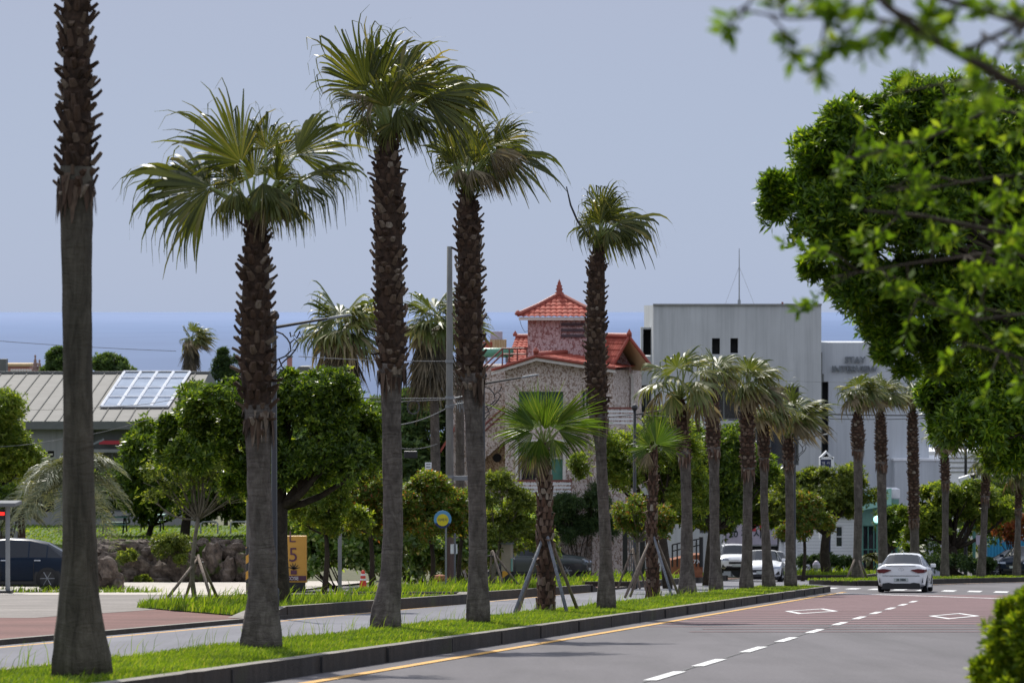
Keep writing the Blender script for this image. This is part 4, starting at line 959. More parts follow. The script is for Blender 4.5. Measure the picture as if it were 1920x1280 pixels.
tree('street_tree', 'loose pale green tree with bare twigs beside the beige cabinet', 'tree', 925, 1104, 108, [(935, 930, 34, 40), (968, 960, 34, 46), (935, 1000, 38, 40), (975, 1010, 34, 36)], 'oliveleaf', 2400, 6, .12, .05, 80, twig=.06, bark='palebark', limbs=16, group=SG, crown_kw=dict(n_clump=8, clump=.5, hollow=.35))
props('pale timber props beside the beige cabinet', 106, 922, 1040, [(918, 1090, .8, 'wood'), (947, 1096, -.5, 'wood'), (980, 1092, .6, 'wood')], .04)
tree('street_tree', 'nearly leafless sapling left of the bright fanned young palm', 'tree', 1188, 1096, 113, [(1180, 960, 34, 30), (1215, 985, 34, 40), (1165, 1000, 26, 24), (1240, 985, 26, 30)], 'redleaf', 1500, 6, .12, .055, 81, twig=.05, bark='palebark', limbs=14, group=SG, crown_kw=dict(n_clump=8, clump=.5, hollow=.35))
props('short timber props of the leafless sapling', 113, 1186, 1036, [(1158, 1086, .6, 'wood'), (1200, 1096, -.6, 'wood'), (1212, 1090, .6, 'wood')], .035)
kw = dict(n_clump=16, clump=.30, hollow=.35, s0=.8, s1=1.5)
bush('vine_hedge', 'broad leaved climbers covering the bank behind the orange cone', 'hedge', 640, 1108, 121, [(590, 1050, 46, 52), (650, 1040, 56, 60), (710, 1060, 46, 44), (755, 1010, 44, 70), (680, 990, 50, 50), (580, 960, 40, 50), (600, 1000, 40, 36), (560, 1070, 20, 30)], 'vine', 7200, 5, .20, .13, 82, kw=kw)
bush('vine_hedge', 'broad leaved climbers behind the small white plate', 'hedge', 800, 1106, 124, [(770, 1060, 46, 44), (820, 1050, 52, 52), (880, 1040, 52, 56), (930, 1020, 44, 60), (990, 1010, 40, 62)], 'vine', 4200, 5, .20, .12, 83, kw=kw)
bush('hedge_bank', 'dark shrub bank below the stone rendered house', 'hedge', 880, 1104, 131, [(820, 1000, 70, 64), (900, 990, 70, 60), (960, 1000, 60, 60), (1000, 1030, 40, 50), (720, 990, 80, 80), (640, 990, 70, 90), (580, 1000, 50, 80), (760, 960, 60, 50), (860, 1050, 70, 44), (520, 970, 50, 70)], 'lightleaf', 17000, 6, .17, .08, 84, kw=kw)
bush('cypress_bush', 'dark feathery cypress bush between the two young palms', 'bush', 1090, 1091, 159.3, [(1094, 965, 46, 60), (1116, 996, 36, 44), (1066, 1000, 32, 40)], 'conifer', 4200, 7, .20, .04, 85, depth=.4)
tree('pine_tree', 'spreading bright tree in front of the house balcony, behind the bright fanned young palm', 'tree', 1252, 1098, 128, [(1120, 880, 46, 34), (1180, 850, 62, 50), (1240, 870, 62, 80), (1280, 930, 50, 60), (1150, 905, 60, 26), (1230, 800, 50, 34)], 'lightleaf', 8200, 6, .15, .06, 86, twig=.16, limbs=14, crown_kw=dict(n_clump=9, clump=.42, hollow=.25), fork=.3)
tree('evergreen_tree', 'dark green tree left of the white SUV, below the grey building windows', 'tree', 1326, 1092, 140, [(1320, 860, 60, 60), (1370, 880, 60, 80), (1300, 930, 60, 60), (1350, 960, 60, 40), (1410, 900, 40, 60)], 'darktree', 8000, 6, .17, .075, 87, twig=.17, limbs=12, crown_kw=dict(n_clump=9, clump=.42, hollow=.25), fork=.1)
tree('umbrella_tree', 'flat topped evergreen in front of the blue and white pylon sign', 'tree', 1553, 1080, 172, [(1500, 915, 52, 24), (1560, 905, 62, 24), (1612, 925, 34, 34), (1540, 945, 90, 32), (1490, 965, 46, 34), (1590, 955, 52, 28)], 'oliveleaf', 8200, 6, .19, .085, 88, twig=.24, limbs=14, crown_kw=dict(n_clump=9, clump=.42, hollow=.22, flat=.7), fork=.0)
tree('street_tree', 'small reddish tree in front of the white boarded house', 'tree', 1505, 1086, 162, [(1510, 965, 30, 34), (1525, 990, 40, 26), (1495, 1000, 30, 20)], 'redleaf', 1900, 6, .16, .07, 89, twig=.08, limbs=8, group=SG, crown_kw=dict(n_clump=8, clump=.5, hollow=.3))
tree('umbrella_tree', 'wide flat crowned tree behind the far palms right of the white sedan', 'tree', 1786, 1078, 170, [(1760, 935, 60, 28), (1820, 930, 60, 26), (1720, 965, 40, 28), (1790, 970, 80, 28), (1860, 965, 50, 36), (1740, 1000, 50, 24)], 'lightleaf', 8200, 6, .19, .085, 90, twig=.24, limbs=14, crown_kw=dict(n_clump=10, clump=.40, hollow=.2, flat=.55), fork=.0)
bush('shrub', 'dark green shrub mass under the wide flat crowned tree', 'bush', 1740, 1074, 182, [(1720, 1020, 40, 34), (1760, 1020, 40, 36), (1800, 1040, 40, 26), (1840, 1000, 60, 50)], 'darktree', 2600, 6, .2, .09, 91)
bush('red_shrub', 'rust red shrub at the right edge above the dark cars', 'bush', 1900, 1040, 178, [(1895, 985, 30, 26), (1920, 1000, 30, 30)], 'redbush', 1200, 6, .18, .08, 92)
bush('clipped_hedge', 'low dark hedge in front of the white boarded house', 'hedge', 1545, 1080, 181, [(1515, 1058, 22, 18), (1550, 1058, 24, 18), (1580, 1058, 16, 18)], 'conifer', 2400, 6, .14, .06, 93)
bush('dark_bush', 'dark bushes along the back of the far median right of the sedan', 'bush', 1800, 1074, 166, [(1760, 1058, 24, 16), (1800, 1060, 26, 15), (1840, 1062, 24, 14)], 'conifer', 1500, 6, .16, .07, 94)
# wood behind
for i, (x, yb, Y, el, m, lb) in enumerate([
    (760, 985, 168, [(745, 820, 60, 74), (795, 800, 54, 64), (770, 890, 80, 70), (840, 880, 50, 60)], 'farleaf', 'leafy tree behind the tall dry skirted palm'),
    (700, 985, 172, [(690, 800, 60, 60), (650, 850, 60, 70), (720, 880, 50, 60)], 'farleaf', 'leafy tree showing between the third palm and the clipped tree'),
    (520, 985, 166, [(500, 900, 60, 60), (560, 880, 70, 70), (610, 900, 60, 60)], 'farleaf', 'leafy tree glimpsed under the big clipped evergreen'),
    (1400, 1075, 176, [(1420, 930, 44, 60), (1380, 960, 40, 40), (1450, 960, 30, 50)], 'darktree', 'dark tree behind the white cars'),
    (1290, 1080, 168, [(1300, 840, 30, 40), (1280, 880, 40, 60), (1310, 960, 60, 60)], 'darktree', 'dark tree filling the gap beside the orange wall'),
    (215, 760, 236, [(205, 690, 28, 18), (222, 700, 26, 16)], 'farleaf', 'low round tree on the skyline right of the nearest trunk'),
    (105, 760, 232, [(105, 672, 12, 20), (115, 690, 20, 18), (98, 696, 16, 12)], 'farleaf', 'upright tree on the skyline left of the nearest trunk'),
    (1880, 1060, 205, [(1830, 960, 50, 50), (1890, 950, 60, 60)], 'darktree', 'dark tree behind the blue container'),
    (1660, 1060, 188, [(1690, 990, 34, 40), (1665, 1010, 24, 34)], 'darktree', 'dark tree right of the glowing globe lamp'),
    (250, 1000, 162, [(250, 945, 60, 48), (200, 935, 44, 46), (320, 950, 60, 44), (400, 952, 60, 44), (455, 945, 44, 54)], 'darktree', 'shadowed tree at the foot of the metal roofed building')]):
    tree('background_tree', lb, 'tree', x, yb, Y, el, m, 6000 if i < 5 or 'shadowed' in lb else 1900, 6, .26 if Y < 200 else .28, .13, 100 + i, twig=.15, limbs=6, crown_kw=dict(n_clump=9, clump=.45, hollow=.25), base_z=gz(0, Y))
tree('araucaria_tree', 'dark tiered conifer on the skyline right of the windblown palm', 'tree', 421, 760, 208, [(421, 664, 12, 12), (424, 686, 22, 12), (420, 708, 24, 14), (428, 730, 26, 16)], 'conifer', 1500, 7, .26, .06, 120, twig=.12, limbs=10, base_z=gz(0, 208), crown_kw=dict(n_clump=8, clump=.5, hollow=.2))

# ------------------------------------------------------------------ right-hand trees
tree('street_tree', 'large glossy leaved tree leaning over the road from the right, its trunk out of frame', 'tree', 2120, 1290, 38,
     [(1560, 330, 120, 72), (1500, 400, 70, 96), (1640, 250, 120, 72), (1760, 215, 130, 60), (1640, 420, 160, 120), (1560, 490, 74, 50), (1780, 400, 160, 170), (1920, 330, 140, 180), (1640, 540, 96, 66), (1740, 590, 140, 90), (1690, 650, 84, 50), (1900, 560, 140, 140), (1850, 660, 120, 60), (1672, 640, 44, 60), (1730, 700, 60, 36)],
     'bigtree', 40000, 7, .10, .033, 131, twig=.15, limbs=18, crown_kw=dict(n_clump=20, clump=.30, hollow=.22, s0=.5, s1=1.2, stray=.16), base_z=gz(0, 38) + .1, fork=.5, tpull=-.05)
tree('street_tree', 'lower leafy tree at the right edge below the big crown', 'tree', 2110, 1180, 56,
     [(1790, 745, 66, 56), (1850, 800, 104, 72), (1910, 740, 90, 80), (1800, 820, 50, 44), (1910, 860, 70, 56), (1850, 720, 90, 56)],
     'bigtree', 9500, 7, .13, .046, 132, twig=.14, limbs=12, crown_kw=dict(n_clump=13, clump=.36, hollow=.22), base_z=gz(0, 56) + .1, fork=.5, tpull=-.05)
# near branches
def near_tree(label, Y, trunk_x, branches, n_leaf, L, W, seed, spread=.2, thin=.5):
    rng = R_(seed); Xt = (trunk_x - CX) / F * Y; base = Vector((Xt, Y, gz(0, Y) + .1))
    t = thing('overhanging_tree', base, label, 'tree')
    tb = MB(); lv = MB(); top = Vector((Xt + .05, Y, 1.6)); tb.tube([base, base.lerp(top, .5) + Vector((.05, 0, 0)), top], [.11, .085, .06], 10)
    for (pts, r0, r1, dens, m) in branches:
        W3 = [at(x, y, Y + d) for x, y, d in pts]
        tb.tube([top.lerp(W3[0], .0) + Vector((0, 0, -.5)), W3[0]] + W3[1:], [r0 * 1.2] + [r0 + (r1 - r0) * i / max(1, len(W3) - 1) for i in range(len(W3))], 8)
        for i in range(len(W3) - 1):
            ln = (W3[i + 1] - W3[i]).length; nn = max(1, int(dens * ln * m * thin))
            for q in range(nn):
                p = W3[i].lerp(W3[i + 1], rng.random()); e = p + Vector(rng.normal(0, 1, 3)) * spread + Vector((-.05, 0, -.03))
                tb.tube([p, p.lerp(e, .5) + Vector((0, 0, .02)), e], [.006, .004, .002], 4)
                d = (e - p).normalized(); n_ = int(rng.integers(5, 10))
                pts_ = np.array([tuple(p.lerp(e, rng.uniform(.35, 1.0))) for _ in range(n_)]); dirs = unit(np.tile(np.array(d), (n_, 1)) + rng.normal(0, .5, (n_, 3)) + np.array([0, 0, .15]))
                v, f = rosettes(rng, pts_, dirs, 3, L, W, .35, 1.2, .1); lv.add(v, f)
    tb.build('branches', M['bark'], t, smooth=True); lv.build('leaves', M['nearleaf'], t); return t
near_tree('out of focus branch with dark leaves across the top right corner', 9.6, 2300,
    [([(2000, 215, .3), (1860, 135, 0), (1740, 70, -.1), (1660, 10, -.1), (1600, -60, 0)], .017, .010, 30, .55),
     ([(1800, 100, 0), (1700, 45, .1), (1590, 30, .1), (1480, 35, .0), (1390, 20, 0)], .008, .003, 40, .75),
     ([(1960, 60, .5), (1840, 20, .4), (1700, -20, .3), (1560, -40, .2)], .012, .006, 40, .8),
     ([(1500, -70, 0), (1420, -20, 0), (1385, 40, 0)], .006, .003, 40, .6),
     ([(1960, 10, .8), (1880, 90, .8), (1840, 60, .9)], .01, .004, 50, .8)], 0, .055, .030, 141, .085, .5)
near_tree('blurred leafy twigs in front of the big right tree', 17.5, 2160,
    [([(2010, 460, .3), (1850, 430, 0), (1730, 405, 0), (1620, 395, 0)], .016, .007, 26, .55), ([(2000, 510, 0), (1890, 470, -.3), (1700, 495, -.2), (1560, 520, 0)], .011, .004, 26, .8),
     ([(2000, 230, .3), (1860, 205, 0), (1740, 260, 0), (1560, 310, 0)], .012, .004, 26, .8), ([(1990, 580, .2), (1830, 600, 0), (1720, 560, 0)], .01, .004, 26, .9), ([(2000, 700, .2), (1880, 660, 0), (1790, 640, 0)], .012, .004, 26, .8),
     ([(2000, 340, .2), (1880, 330, 0), (1760, 350, 0), (1660, 350, 0)], .01, .004, 26, 1.0), ([(2000, 160, .2), (1900, 150, 0), (1800, 150, 0), (1640, 185, 0)], .01, .003, 22, .6)], 0, .070, .034, 142, .15, .6)
# hedge in the near right corner
Yh = 21.0
bush('clipped_hedge', 'bright clipped conical shrub in the near right corner beside the road', 'hedge', 2010, 1560, Yh, [(2010, 1330, 175, 270), (1960, 1200, 95, 120), (1900, 1340, 95, 130)], 'hedge', 15000, 7, .06, .022, 143, kw=dict(n_clump=60, clump=.15, hollow=.12, s0=.3, s1=.9), base_z=gz(0, Yh) + .1)
# ================================================================== BUILDINGS
def wall_open(mb, Y, x0, x1, yt, yb, opens, depth=.25, m=0, mrev=None):
    """front wall at depth Y between photo columns/rows with rectangular openings and reveals"""
    mr = m if mrev is None else mrev
    xs = sorted({x0, x1} | {o[0] for o in opens} | {o[1] for o in opens}); yy = sorted({yt, yb} | {o[2] for o in opens} | {o[3] for o in opens})
    for a, b in zip(xs[:-1], xs[1:]):
        for c, d in zip(yy[:-1], yy[1:]):
            cx_, cy_ = (a + b) / 2, (c + d) / 2
            if any(o[0] < cx_ < o[1] and o[2] < cy_ < o[3] for o in opens): continue
            mb.quad([at(a, d, Y), at(b, d, Y), at(b, c, Y), at(a, c, Y)], m)
    D = Vector((0, depth, 0))
    for (a, b, c, d) in opens:
        q = [at(a, d, Y), at(b, d, Y), at(b, c, Y), at(a, c, Y)]
        for i in range(4):
            p, r = q[i], q[(i + 1) % 4]; mb.quad([p, r, r + D, p + D], mr)
def pane(name, mat, par, Y, x0, x1, yt, yb, depth=.22, frame=None, bars=(0, 0), fw=.06):
    D = Vector((0, depth, 0)); mb = MB(); q = [at(x0, yb, Y) + D, at(x1, yb, Y) + D, at(x1, yt, Y) + D, at(x0, yt, Y) + D]
    mb.prism(q, (0, .03, 0)); o = mb.build(name, mat, par)
    if frame:
        f = MB(); w = q[1].x - q[0].x; h = q[2].z - q[1].z; cx_ = (q[0].x + q[1].x) / 2; cz = (q[0].z + q[2].z) / 2; yv = q[0].y - .03
        for z in (q[0].z + fw / 2, q[2].z - fw / 2): f.box((cx_, yv, z), (w, .05, fw))
        for x in [q[0].x + fw / 2, q[1].x - fw / 2]: f.box((x, yv, cz), (fw, .045, h - 2 * fw))
        for i in range(bars[0]): f.box((q[0].x + w * (i + 1) / (bars[0] + 1), yv, cz), (fw, .04, h - 2 * fw))
        for i in range(bars[1]): f.box((cx_, yv, q[0].z + h * (i + 1) / (bars[1] + 1)), (w - 2 * fw, .035, fw))
        f.build('window_frame', frame, o)
    return o
def tile_roof(mb, r0, r1, e1, e0, col_w=.26, row_h=.34, amp=.045, step=.035, m=0):
    """corrugated clay tiles between a ridge edge r0-r1 and an eave edge e0-e1"""
    r0, r1, e0, e1 = map(Vector, (r0, r1, e0, e1)); nrm = (r1 - r0).cross(e0 - r0).normalized()
    if nrm.z < 0: nrm = -nrm
    W = max((r1 - r0).length, (e1 - e0).length); H = ((e0 + e1) / 2 - (r0 + r1) / 2).length
    nc = max(2, int(W / col_w)) * 6; nr = max(1, int(H / row_h)); V = []; 
    for j in range(nr):
        for v, lift in ((j / nr, 0.0), ((j + 1) / nr, step)):
            a, b = r0.lerp(e0, v), r1.lerp(e1, v)
            for i in range(nc + 1):
                ph = i / 6 * 2 * PI; V.append(tuple(a.lerp(b, i / nc) + nrm * (lift + amp * (abs(math.sin(ph / 2)) ** .8))))
    n = len(mb.v); mb.v += V; w = nc + 1
    for j in range(nr * 2 - 1):
        for i in range(nc): mb.f.append((n + j * w + i, n + j * w + i + 1, n + (j + 1) * w + i + 1, n + (j + 1) * w + i)); mb.m.append(m)

def tile_tri(mb, ap, e0, e1, col_w=.26, row_h=.34, amp=.045, step=.035):
    ap, e0, e1 = Vector(ap), Vector(e0), Vector(e1); u = (e1 - e0); W = u.length; u.normalize(); foot = e0 + u * (ap - e0).dot(u); up = ap - foot; H = up.length; up.normalize(); nrm = u.cross(up)
    if nrm.z < 0: nrm = -nrm
    nc = int(W / col_w) * 6; nr = int(H / row_h); xf = (foot - e0).length
    for i in range(nc):
        xa, xb = W * i / nc, W * (i + 1) / nc; xm = (xa + xb) / 2; hmax = H * (xm / xf if xm < xf else (W - xm) / (W - xf))
        ha, hb = [amp * abs(math.sin((k / 6) * PI)) ** .8 for k in (i, i + 1)]
        for j in range(nr):
            v0, v1 = H * j / nr, min(H * (j + 1) / nr, hmax)
            if v0 >= hmax: break
            mb.quad([e0 + u * xa + up * v0 + nrm * (ha + step), e0 + u * xb + up * v0 + nrm * (hb + step), e0 + u * xb + up * v1 + nrm * hb, e0 + u * xa + up * v1 + nrm * ha])
            mb.quad([e0 + u * xa + up * v0 + nrm * (ha - .0), e0 + u * xb + up * v0 + nrm * (hb - .0), e0 + u * xb + up * v0 + nrm * (hb + step), e0 + u * xa + up * v0 + nrm * (ha + step)])

# ---------- stone rendered house with red tiled tower
YH = 162.0
hs = px(YH)
house = thing('house', at(1040, 1089, YH), 'rough cast house with red tiled roofs and a small square tower', 'house')
GB = 1092
mb = MB()
opens = [(967, 1060, 828, 903), (973, 1056, 734, 772), (1090, 1106, 732, 768)]
wall_open(mb, YH, 947, 1150, 694, GB, opens, .45)
rv = at(1062, 664, YH + 3.7) - at(1005, 668, YH - .6)
fr = [at(947, 694, YH), at(1150, 694, YH), at(1005, 675, YH)]; mb.quad(fr)
bk = Vector((rv.x, rv.y, 0))
for a, b in ((947, None), (1150, None)):
    p0, p1 = at(a, GB, YH), at(a, 694, YH); mb.quad([p0, p0 + bk, p1 + bk, p1])
mb.build('wall', M['pebble'], house)
for (x0, x1, yt, yb, m_, fr_, br) in ((975, 1012, 856, 903, 'glass_dark', 'trimwhite', (0, 0)), (1032, 1058, 858, 903, 'curtain', 'trimwhite', (0, 0)), (973, 1056, 734, 772, 'glass_green', 'curtain', (3, 0)), (1090, 1106, 732, 768, 'glass_green', 'trimwhite', (1, 0))):
    pane('window' if yt != 858 else 'door', M[m_], house, YH, x0, x1, yt, yb, .38, M[fr_], br, .07)
mb = MB(); mb.quad([at(967, 903, YH + .449), at(1060, 903, YH + .449), at(1060, 828, YH + .449), at(967, 828, YH + .449)]); mb.build('porch_wall', M['pebble'], house)
mb = MB()
for x in (969, 1058): mb.box((at(x, 866, YH).x, YH - .03, at(x, 866, YH).z), (.14, .1, 75 * hs))
mb.box((at(1013, 826, YH).x, YH - .03, at(1013, 826, YH).z), (98 * hs, .1, .12)); mb.build('porch_frame', M['trimwhite'], house)
# front low gable roof
mb = MB(); rd = at(1005, 668, YH - .6)
eL, eR = at(921, 695, YH - .6), at(1154, 691, YH - .6)
tile_roof(mb, rd, rd + rv, eL + rv, eL); tile_roof(mb, rd + rv, rd, eR, eR + rv)
ro = mb.build('roof', M['tile'], house)
mb = MB(); mb.tube([rd + Vector((0, 0, .1)), rd + rv + Vector((0, 0, .1))], .13, 8); mb.tube([rd + Vector((0, -.05, .02)), eL + Vector((0, -.05, .03))], .08, 6); mb.tube([rd + Vector((0, -.05, .02)), eR + Vector((0, -.05, .03))], .08, 6)
mb.lathe((rd.x, rd.y, rd.z + .15), [(.1, 0), (.16, .1), (.07, .22), (.0, .3)], 8); mb.build('ridge_tiles', M['tile_dark'], ro)
mb = MB(); th = Vector((0, 0, -.2))
for a, b in ((rd, eL), (rd, eR)):
    mb.prism([a + Vector((0, .02, -.06)), b + Vector((0, .02, -.06)), b + th, a + th], (0, .5, 0))
mb.build('verge_board', M['trimwhite'], ro)
# tower
YT = 165.6
tw = MB(); f0, f1, z0, z1 = at(990, 598, YT).x, at(1109, 598, YT).x, at(0, 720, YT).z, at(0, 597, YT).z
tw.box(((f0 + f1) / 2, YT + 1.5, (z0 + z1) / 2), (f1 - f0, 3.0, z1 - z0)); tower = tw.build('tower_wall', M['pebble_pink'], house)
mb = MB()
for y in (608.5, 619, 629.5): mb.box(((at(1052, y, YT).x + at(1098, y, YT).x) / 2, YT - .05, at(0, y, YT).z), (46 * px(YT), .12, .13))
mb.build('slat', M['slat'], tower)
ex0, ex1, ez, ay = at(971, 592, YT).x, at(1128, 592, YT).x, at(0, 594, YT).z, YT + 1.5
cs = [Vector((ex0, YT - .55, ez)), Vector((ex1, YT - .55, ez)), Vector((ex1, YT + 3.55, ez)), Vector((ex0, YT + 3.55, ez))]; ap = Vector(((ex0 + ex1) / 2, ay, at(0, 553, YT).z))
mb = MB()
for i in range(4):
    tile_tri(mb, ap, cs[i], cs[(i + 1) % 4])
tr = mb.build('tower_roof', M['tile'], house)
mb = MB()
for c in cs: mb.tube([ap + Vector((0, 0, .06)), ap.lerp(c, .5) + Vector((0, 0, .05)), c + Vector((0, 0, .12))], [.11, .11, .12], 8); mb.lathe((c.x, c.y, c.z + .08), [(.12, 0), (.16, .08), (.08, .2), (0, .26)], 8)
mb.build('ridge_tiles', M['tile_dark'], tr)
mb = MB(); mb.lathe((ap.x, ap.y, ap.z), [(.2, 0), (.22, .12), (.13, .18), (.19, .3), (.12, .36), (.15, .46), (.08, .52), (.09, .58), (.03, .72), (0, .8)], 12); mb.build('finial', M['tile_dark'], tr, smooth=True)
mb = MB(); mb.box(((ex0 + ex1) / 2, ay, ez - .09), (ex1 - ex0 - .1, 4.0, .14)); mb.build('eave_board', M['trimwhite'], tr)
mb = MB(); p = at(974, 598, YT - .4); mb.tube([p, p + Vector((.1, 0, -.35)), p + Vector((.25, .1, -.62)), p + Vector((.42, .35, -.58))], .012, 5); mb.build('loose_cable', M['insul'], tower)
# right wing, ridge running back to the left
YB = 163.0
rvB = Vector((-2.6, 6.4, 0)); ap2 = at(1180, 633, YB); l2, r2 = at(1147, 692, YB), at(1224, 692, YB)
mb = MB(); tile_roof(mb, ap2, ap2 + rvB, l2 + rvB, l2); tile_roof(mb, ap2 + rvB, ap2, r2, r2 + rvB); rb = mb.build('roof', M['tile'], house)
# back slope towards the camera left of the wing ridge
mb = MB(); a, b = at(1137, 634, YB + 10), at(966, 634, YB + 10); tile_roof(mb, b, a, at(1150, 680, YB + 6.2), at(948, 684, YB + 6.2)); mb.build('roof', M['tile'], house)
mb = MB(); mb.tube([a + Vector((0, 0, .08)), b + Vector((0, 0, .08))], .14, 8); mb.lathe((b.x, b.y, b.z + .1), [(.1, 0), (.13, .1), (.05, .22), (0, .3)], 8); mb.build('ridge_tiles', M['tile_dark'], rb); mb = MB(); mb.tube([ap2 + Vector((0, 0, .08)), ap2 + rvB + Vector((0, 0, .08))], .14, 8)
for q in (l2, r2): mb.tube([ap2 + Vector((0, -.04, .04)), q + Vector((0, -.04, .06))], .075, 6)
mb.lathe((ap2.x, ap2.y, ap2.z + .1), [(.1, 0), (.13, .1), (.05, .25), (0, .34)], 8); mb.build('ridge_tiles', M['tile_dark'], rb)
mb = MB(); dz = Vector((0, 0, -.09)); mb.quad([ap2 + dz, r2 + dz, r2 + rvB + dz, ap2 + rvB + dz]); mb.quad([ap2 + dz, ap2 + rvB + dz, l2 + rvB + dz, l2 + dz]); mb.build('soffit', M['soffit'], rb)
off = rvB.normalized() * 1.55; gw = MB(); wl, wr, wa = l2.lerp(r2, .06) + off, l2.lerp(r2, .80) + off, ap2 + off + dz
wr.z = wl.z = l2.z + .1; gnd = at(0, GB, YB).z
gw.quad([Vector((wl.x, wl.y, gnd)), Vector((wr.x, wr.y, gnd)), wr, Vector((wa.x, wa.y, wa.z - .05)), wl])
gw.quad([Vector((wr.x, wr.y, gnd)), Vector((wr.x, wr.y, gnd)) + rvB, wr + rvB, wr]); gw.build('wall', M['pebble_pink'], house)
def arch(x0, x1, yt, yb, Y, name, mat, ex=.0, fw=0):
    p = []; r = (at(x1, 0, Y).x - at(x0, 0, Y).x) / 2; c = at((x0 + x1) / 2, yt, Y); c.z -= r; zb = at(0, yb, Y).z
    pts = [(c.x - r, zb), (c.x + r, zb)] + [(c.x + r * math.cos(PI * i / 10), c.z + r * math.sin(PI * i / 10)) for i in range(11)]
    m_ = MB()
    if fw:
        q = [(c.x - r - fw, zb), (c.x + r + fw, zb)] + [(c.x + (r + fw) * math.cos(PI * i / 10), c.z + (r + fw) * math.sin(PI * i / 10)) for i in range(11)]
        for i in range(1, 12): m_.quad([(pts[i][0], Y - .06, pts[i][1]), (q[i][0], Y - .06, q[i][1]), (q[(i + 1) % 13][0], Y - .06, q[(i + 1) % 13][1]), (pts[(i + 1) % 13][0], Y - .06, pts[(i + 1) % 13][1])])
        m_.quad([(pts[12][0], Y - .06, pts[12][1]), (q[12][0], Y - .06, q[12][1]), (q[0][0], Y - .06, q[0][1]), (pts[0][0], Y - .06, pts[0][1])])
    else: m_.quad([(x, Y - .03, z) for x, z in pts])
    return m_.build(name, mat, house)
Yw = wl.y
for x0, x1 in ((1159, 1183),): arch(x0, x1, 700, 764, Yw, 'arch_recess', M['pebble_dark']); arch(x0, x1, 700, 764, Yw, 'arch_frame', M['trimwhite'], fw=.13)
arch(1134, 1151, 702, 764, Yw, 'arch_recess', M['pebble_dark']); arch(1134, 1151, 702, 764, Yw, 'arch_frame', M['trimwhite'], fw=.13)
# balconies
def balcony(x0, x1, yslab, ybase, ytop, Y, bars, mslab):
    m_ = MB(); a, b = at(x0, yslab, Y), at(x1, yslab, Y); zb = at(0, ybase, Y).z; m_.box(((a.x + b.x) / 2, Y + .9, (a.z + zb) / 2), (b.x - a.x, 1.8, a.z - zb)); o = m_.build('balcony', M[mslab], house)
    m_ = MB(); zt = at(0, ytop, Y).z; m_.box(((a.x + b.x) / 2, Y, zt), (b.x - a.x + .1, .09, .09)); 
    for x in (a.x, b.x): m_.box((x, Y + .85, zt), (.08, 1.6, .08))
    m_.build('handrail', M['rail_red'], o); m_ = MB()
    for i in range(bars):
        z = a.z + (zt - a.z) * (i + .6) / (bars + .4); m_.box(((a.x + b.x) / 2, Y, z), (b.x - a.x, .05, .085))
    m_.build('rail_bar', M['rail_white'], o); m_ = MB(); n_ = max(3, int((b.x - a.x) / .75))
    for i in range(n_ + 1): m_.box((a.x + (b.x - a.x) * i / n_, Y + .01, (a.z + zt) / 2), (.045, .045, zt - a.z - .04))
    m_.build('baluster', M['rail_red'], o); return o
balcony(956, 1071, 932, 962, 901, YH - 1.7, 4, 'pebble'); balcony(1106, 1191, 797, 834, 765, YH - 1.2, 4, 'pebble')
mb = MB(); mb.box((at(1150, 0, YH).x, YH - .25, at(0, 960, YH).z), (80 * hs, .5, 250 * hs)); mb.build('wall', M['pebble'], house)
mb = MB(); mb.box((at(985, 0, YH).x, YH - 1.5, at(0, 1010, YH).z), (100 * hs, .3, 96 * hs)); mb.build('base_wall', M['greywall'], house)
# set back left part with outside stair
YL = 166.0
mb = MB(); mb.box(((at(838, 0, YL).x + at(960, 0, YL).x) / 2, YL + 3, (at(0, 686, YL).z + at(0, GB, YL).z) / 2), (122 * px(YL), 6, (GB - 686) * px(YL))); mb.build('side_wall', M['pebble'], house)
mb = MB(); p, q = at(895, 822, YL - 2), at(950, 772, YL - 2); mb.prism([p, q, q - Vector((0, 0, 1.3)), p - Vector((0, 0, 1.3))], (0, 1.2, 0)); st = mb.build('stair', M['pebble'], house)
mb = MB(); mb.tube([p + Vector((0, -.04, .35)), q + Vector((0, -.04, .35))], .06, 6); mb.tube([p + Vector((0, -.04, .05)), q + Vector((0, -.04, .05))], .04, 6); mb.build('handrail', M['rail_red'], st)
mb = MB(); mb.prism([at(905, 846, YL - 1.5), at(947, 828, YL - 1.5), at(947, 905, YL - 1.5), at(905, 905, YL - 1.5)], (0, 1.3, 0)); pc = mb.build('porch', pebble('ochre_rough_cast_render', (.20, .12, .06), (.48, .36, .24)), house)
mb = MB(); c = at(932, 858, YL - 1.55); mb.tube([c, c + Vector((0, .06, 0))], .21, 18); mb.build('round_window', M['void'], pc)
mb = MB(); p0, p1, p2 = at(896, 697, YL - .3), at(942, 653, YL - .3), at(990, 653, YL - .3)
for d in (0, .28): mb.tube([p0 - Vector((0, 0, d)), p1 - Vector((0, 0, d)), p2 - Vector((0, 0, d))], .045, 6)
for x in (942, 955, 970, 988): mb.tube([at(x, 653, YL - .3), at(x, 688, YL - .3)], .035, 6)
mb.build('terrace_rail', M['rail_red'], house)
mb = MB(); a_, b_ = at(826, 842, YL - 1), at(852, 800, YL - 1); mb.prism([a_, b_, b_ - Vector((0, 0, .18)), a_ - Vector((0, 0, .18))], (0, 2, 0)); mb.build('lean_to_roof', M['tile_dark'], house)
mb = MB(); mb.box((at(905, 0, YL - .2).x + .6, YL - .3, at(0, 822, YL).z), (.5, .5, .7)); mb.build('wall_unit', M['boxbeige'], house)
t = thing('water_tank', at(930, 668, YL + 1), 'long green water tank lying on the house roof terrace', 'tank')
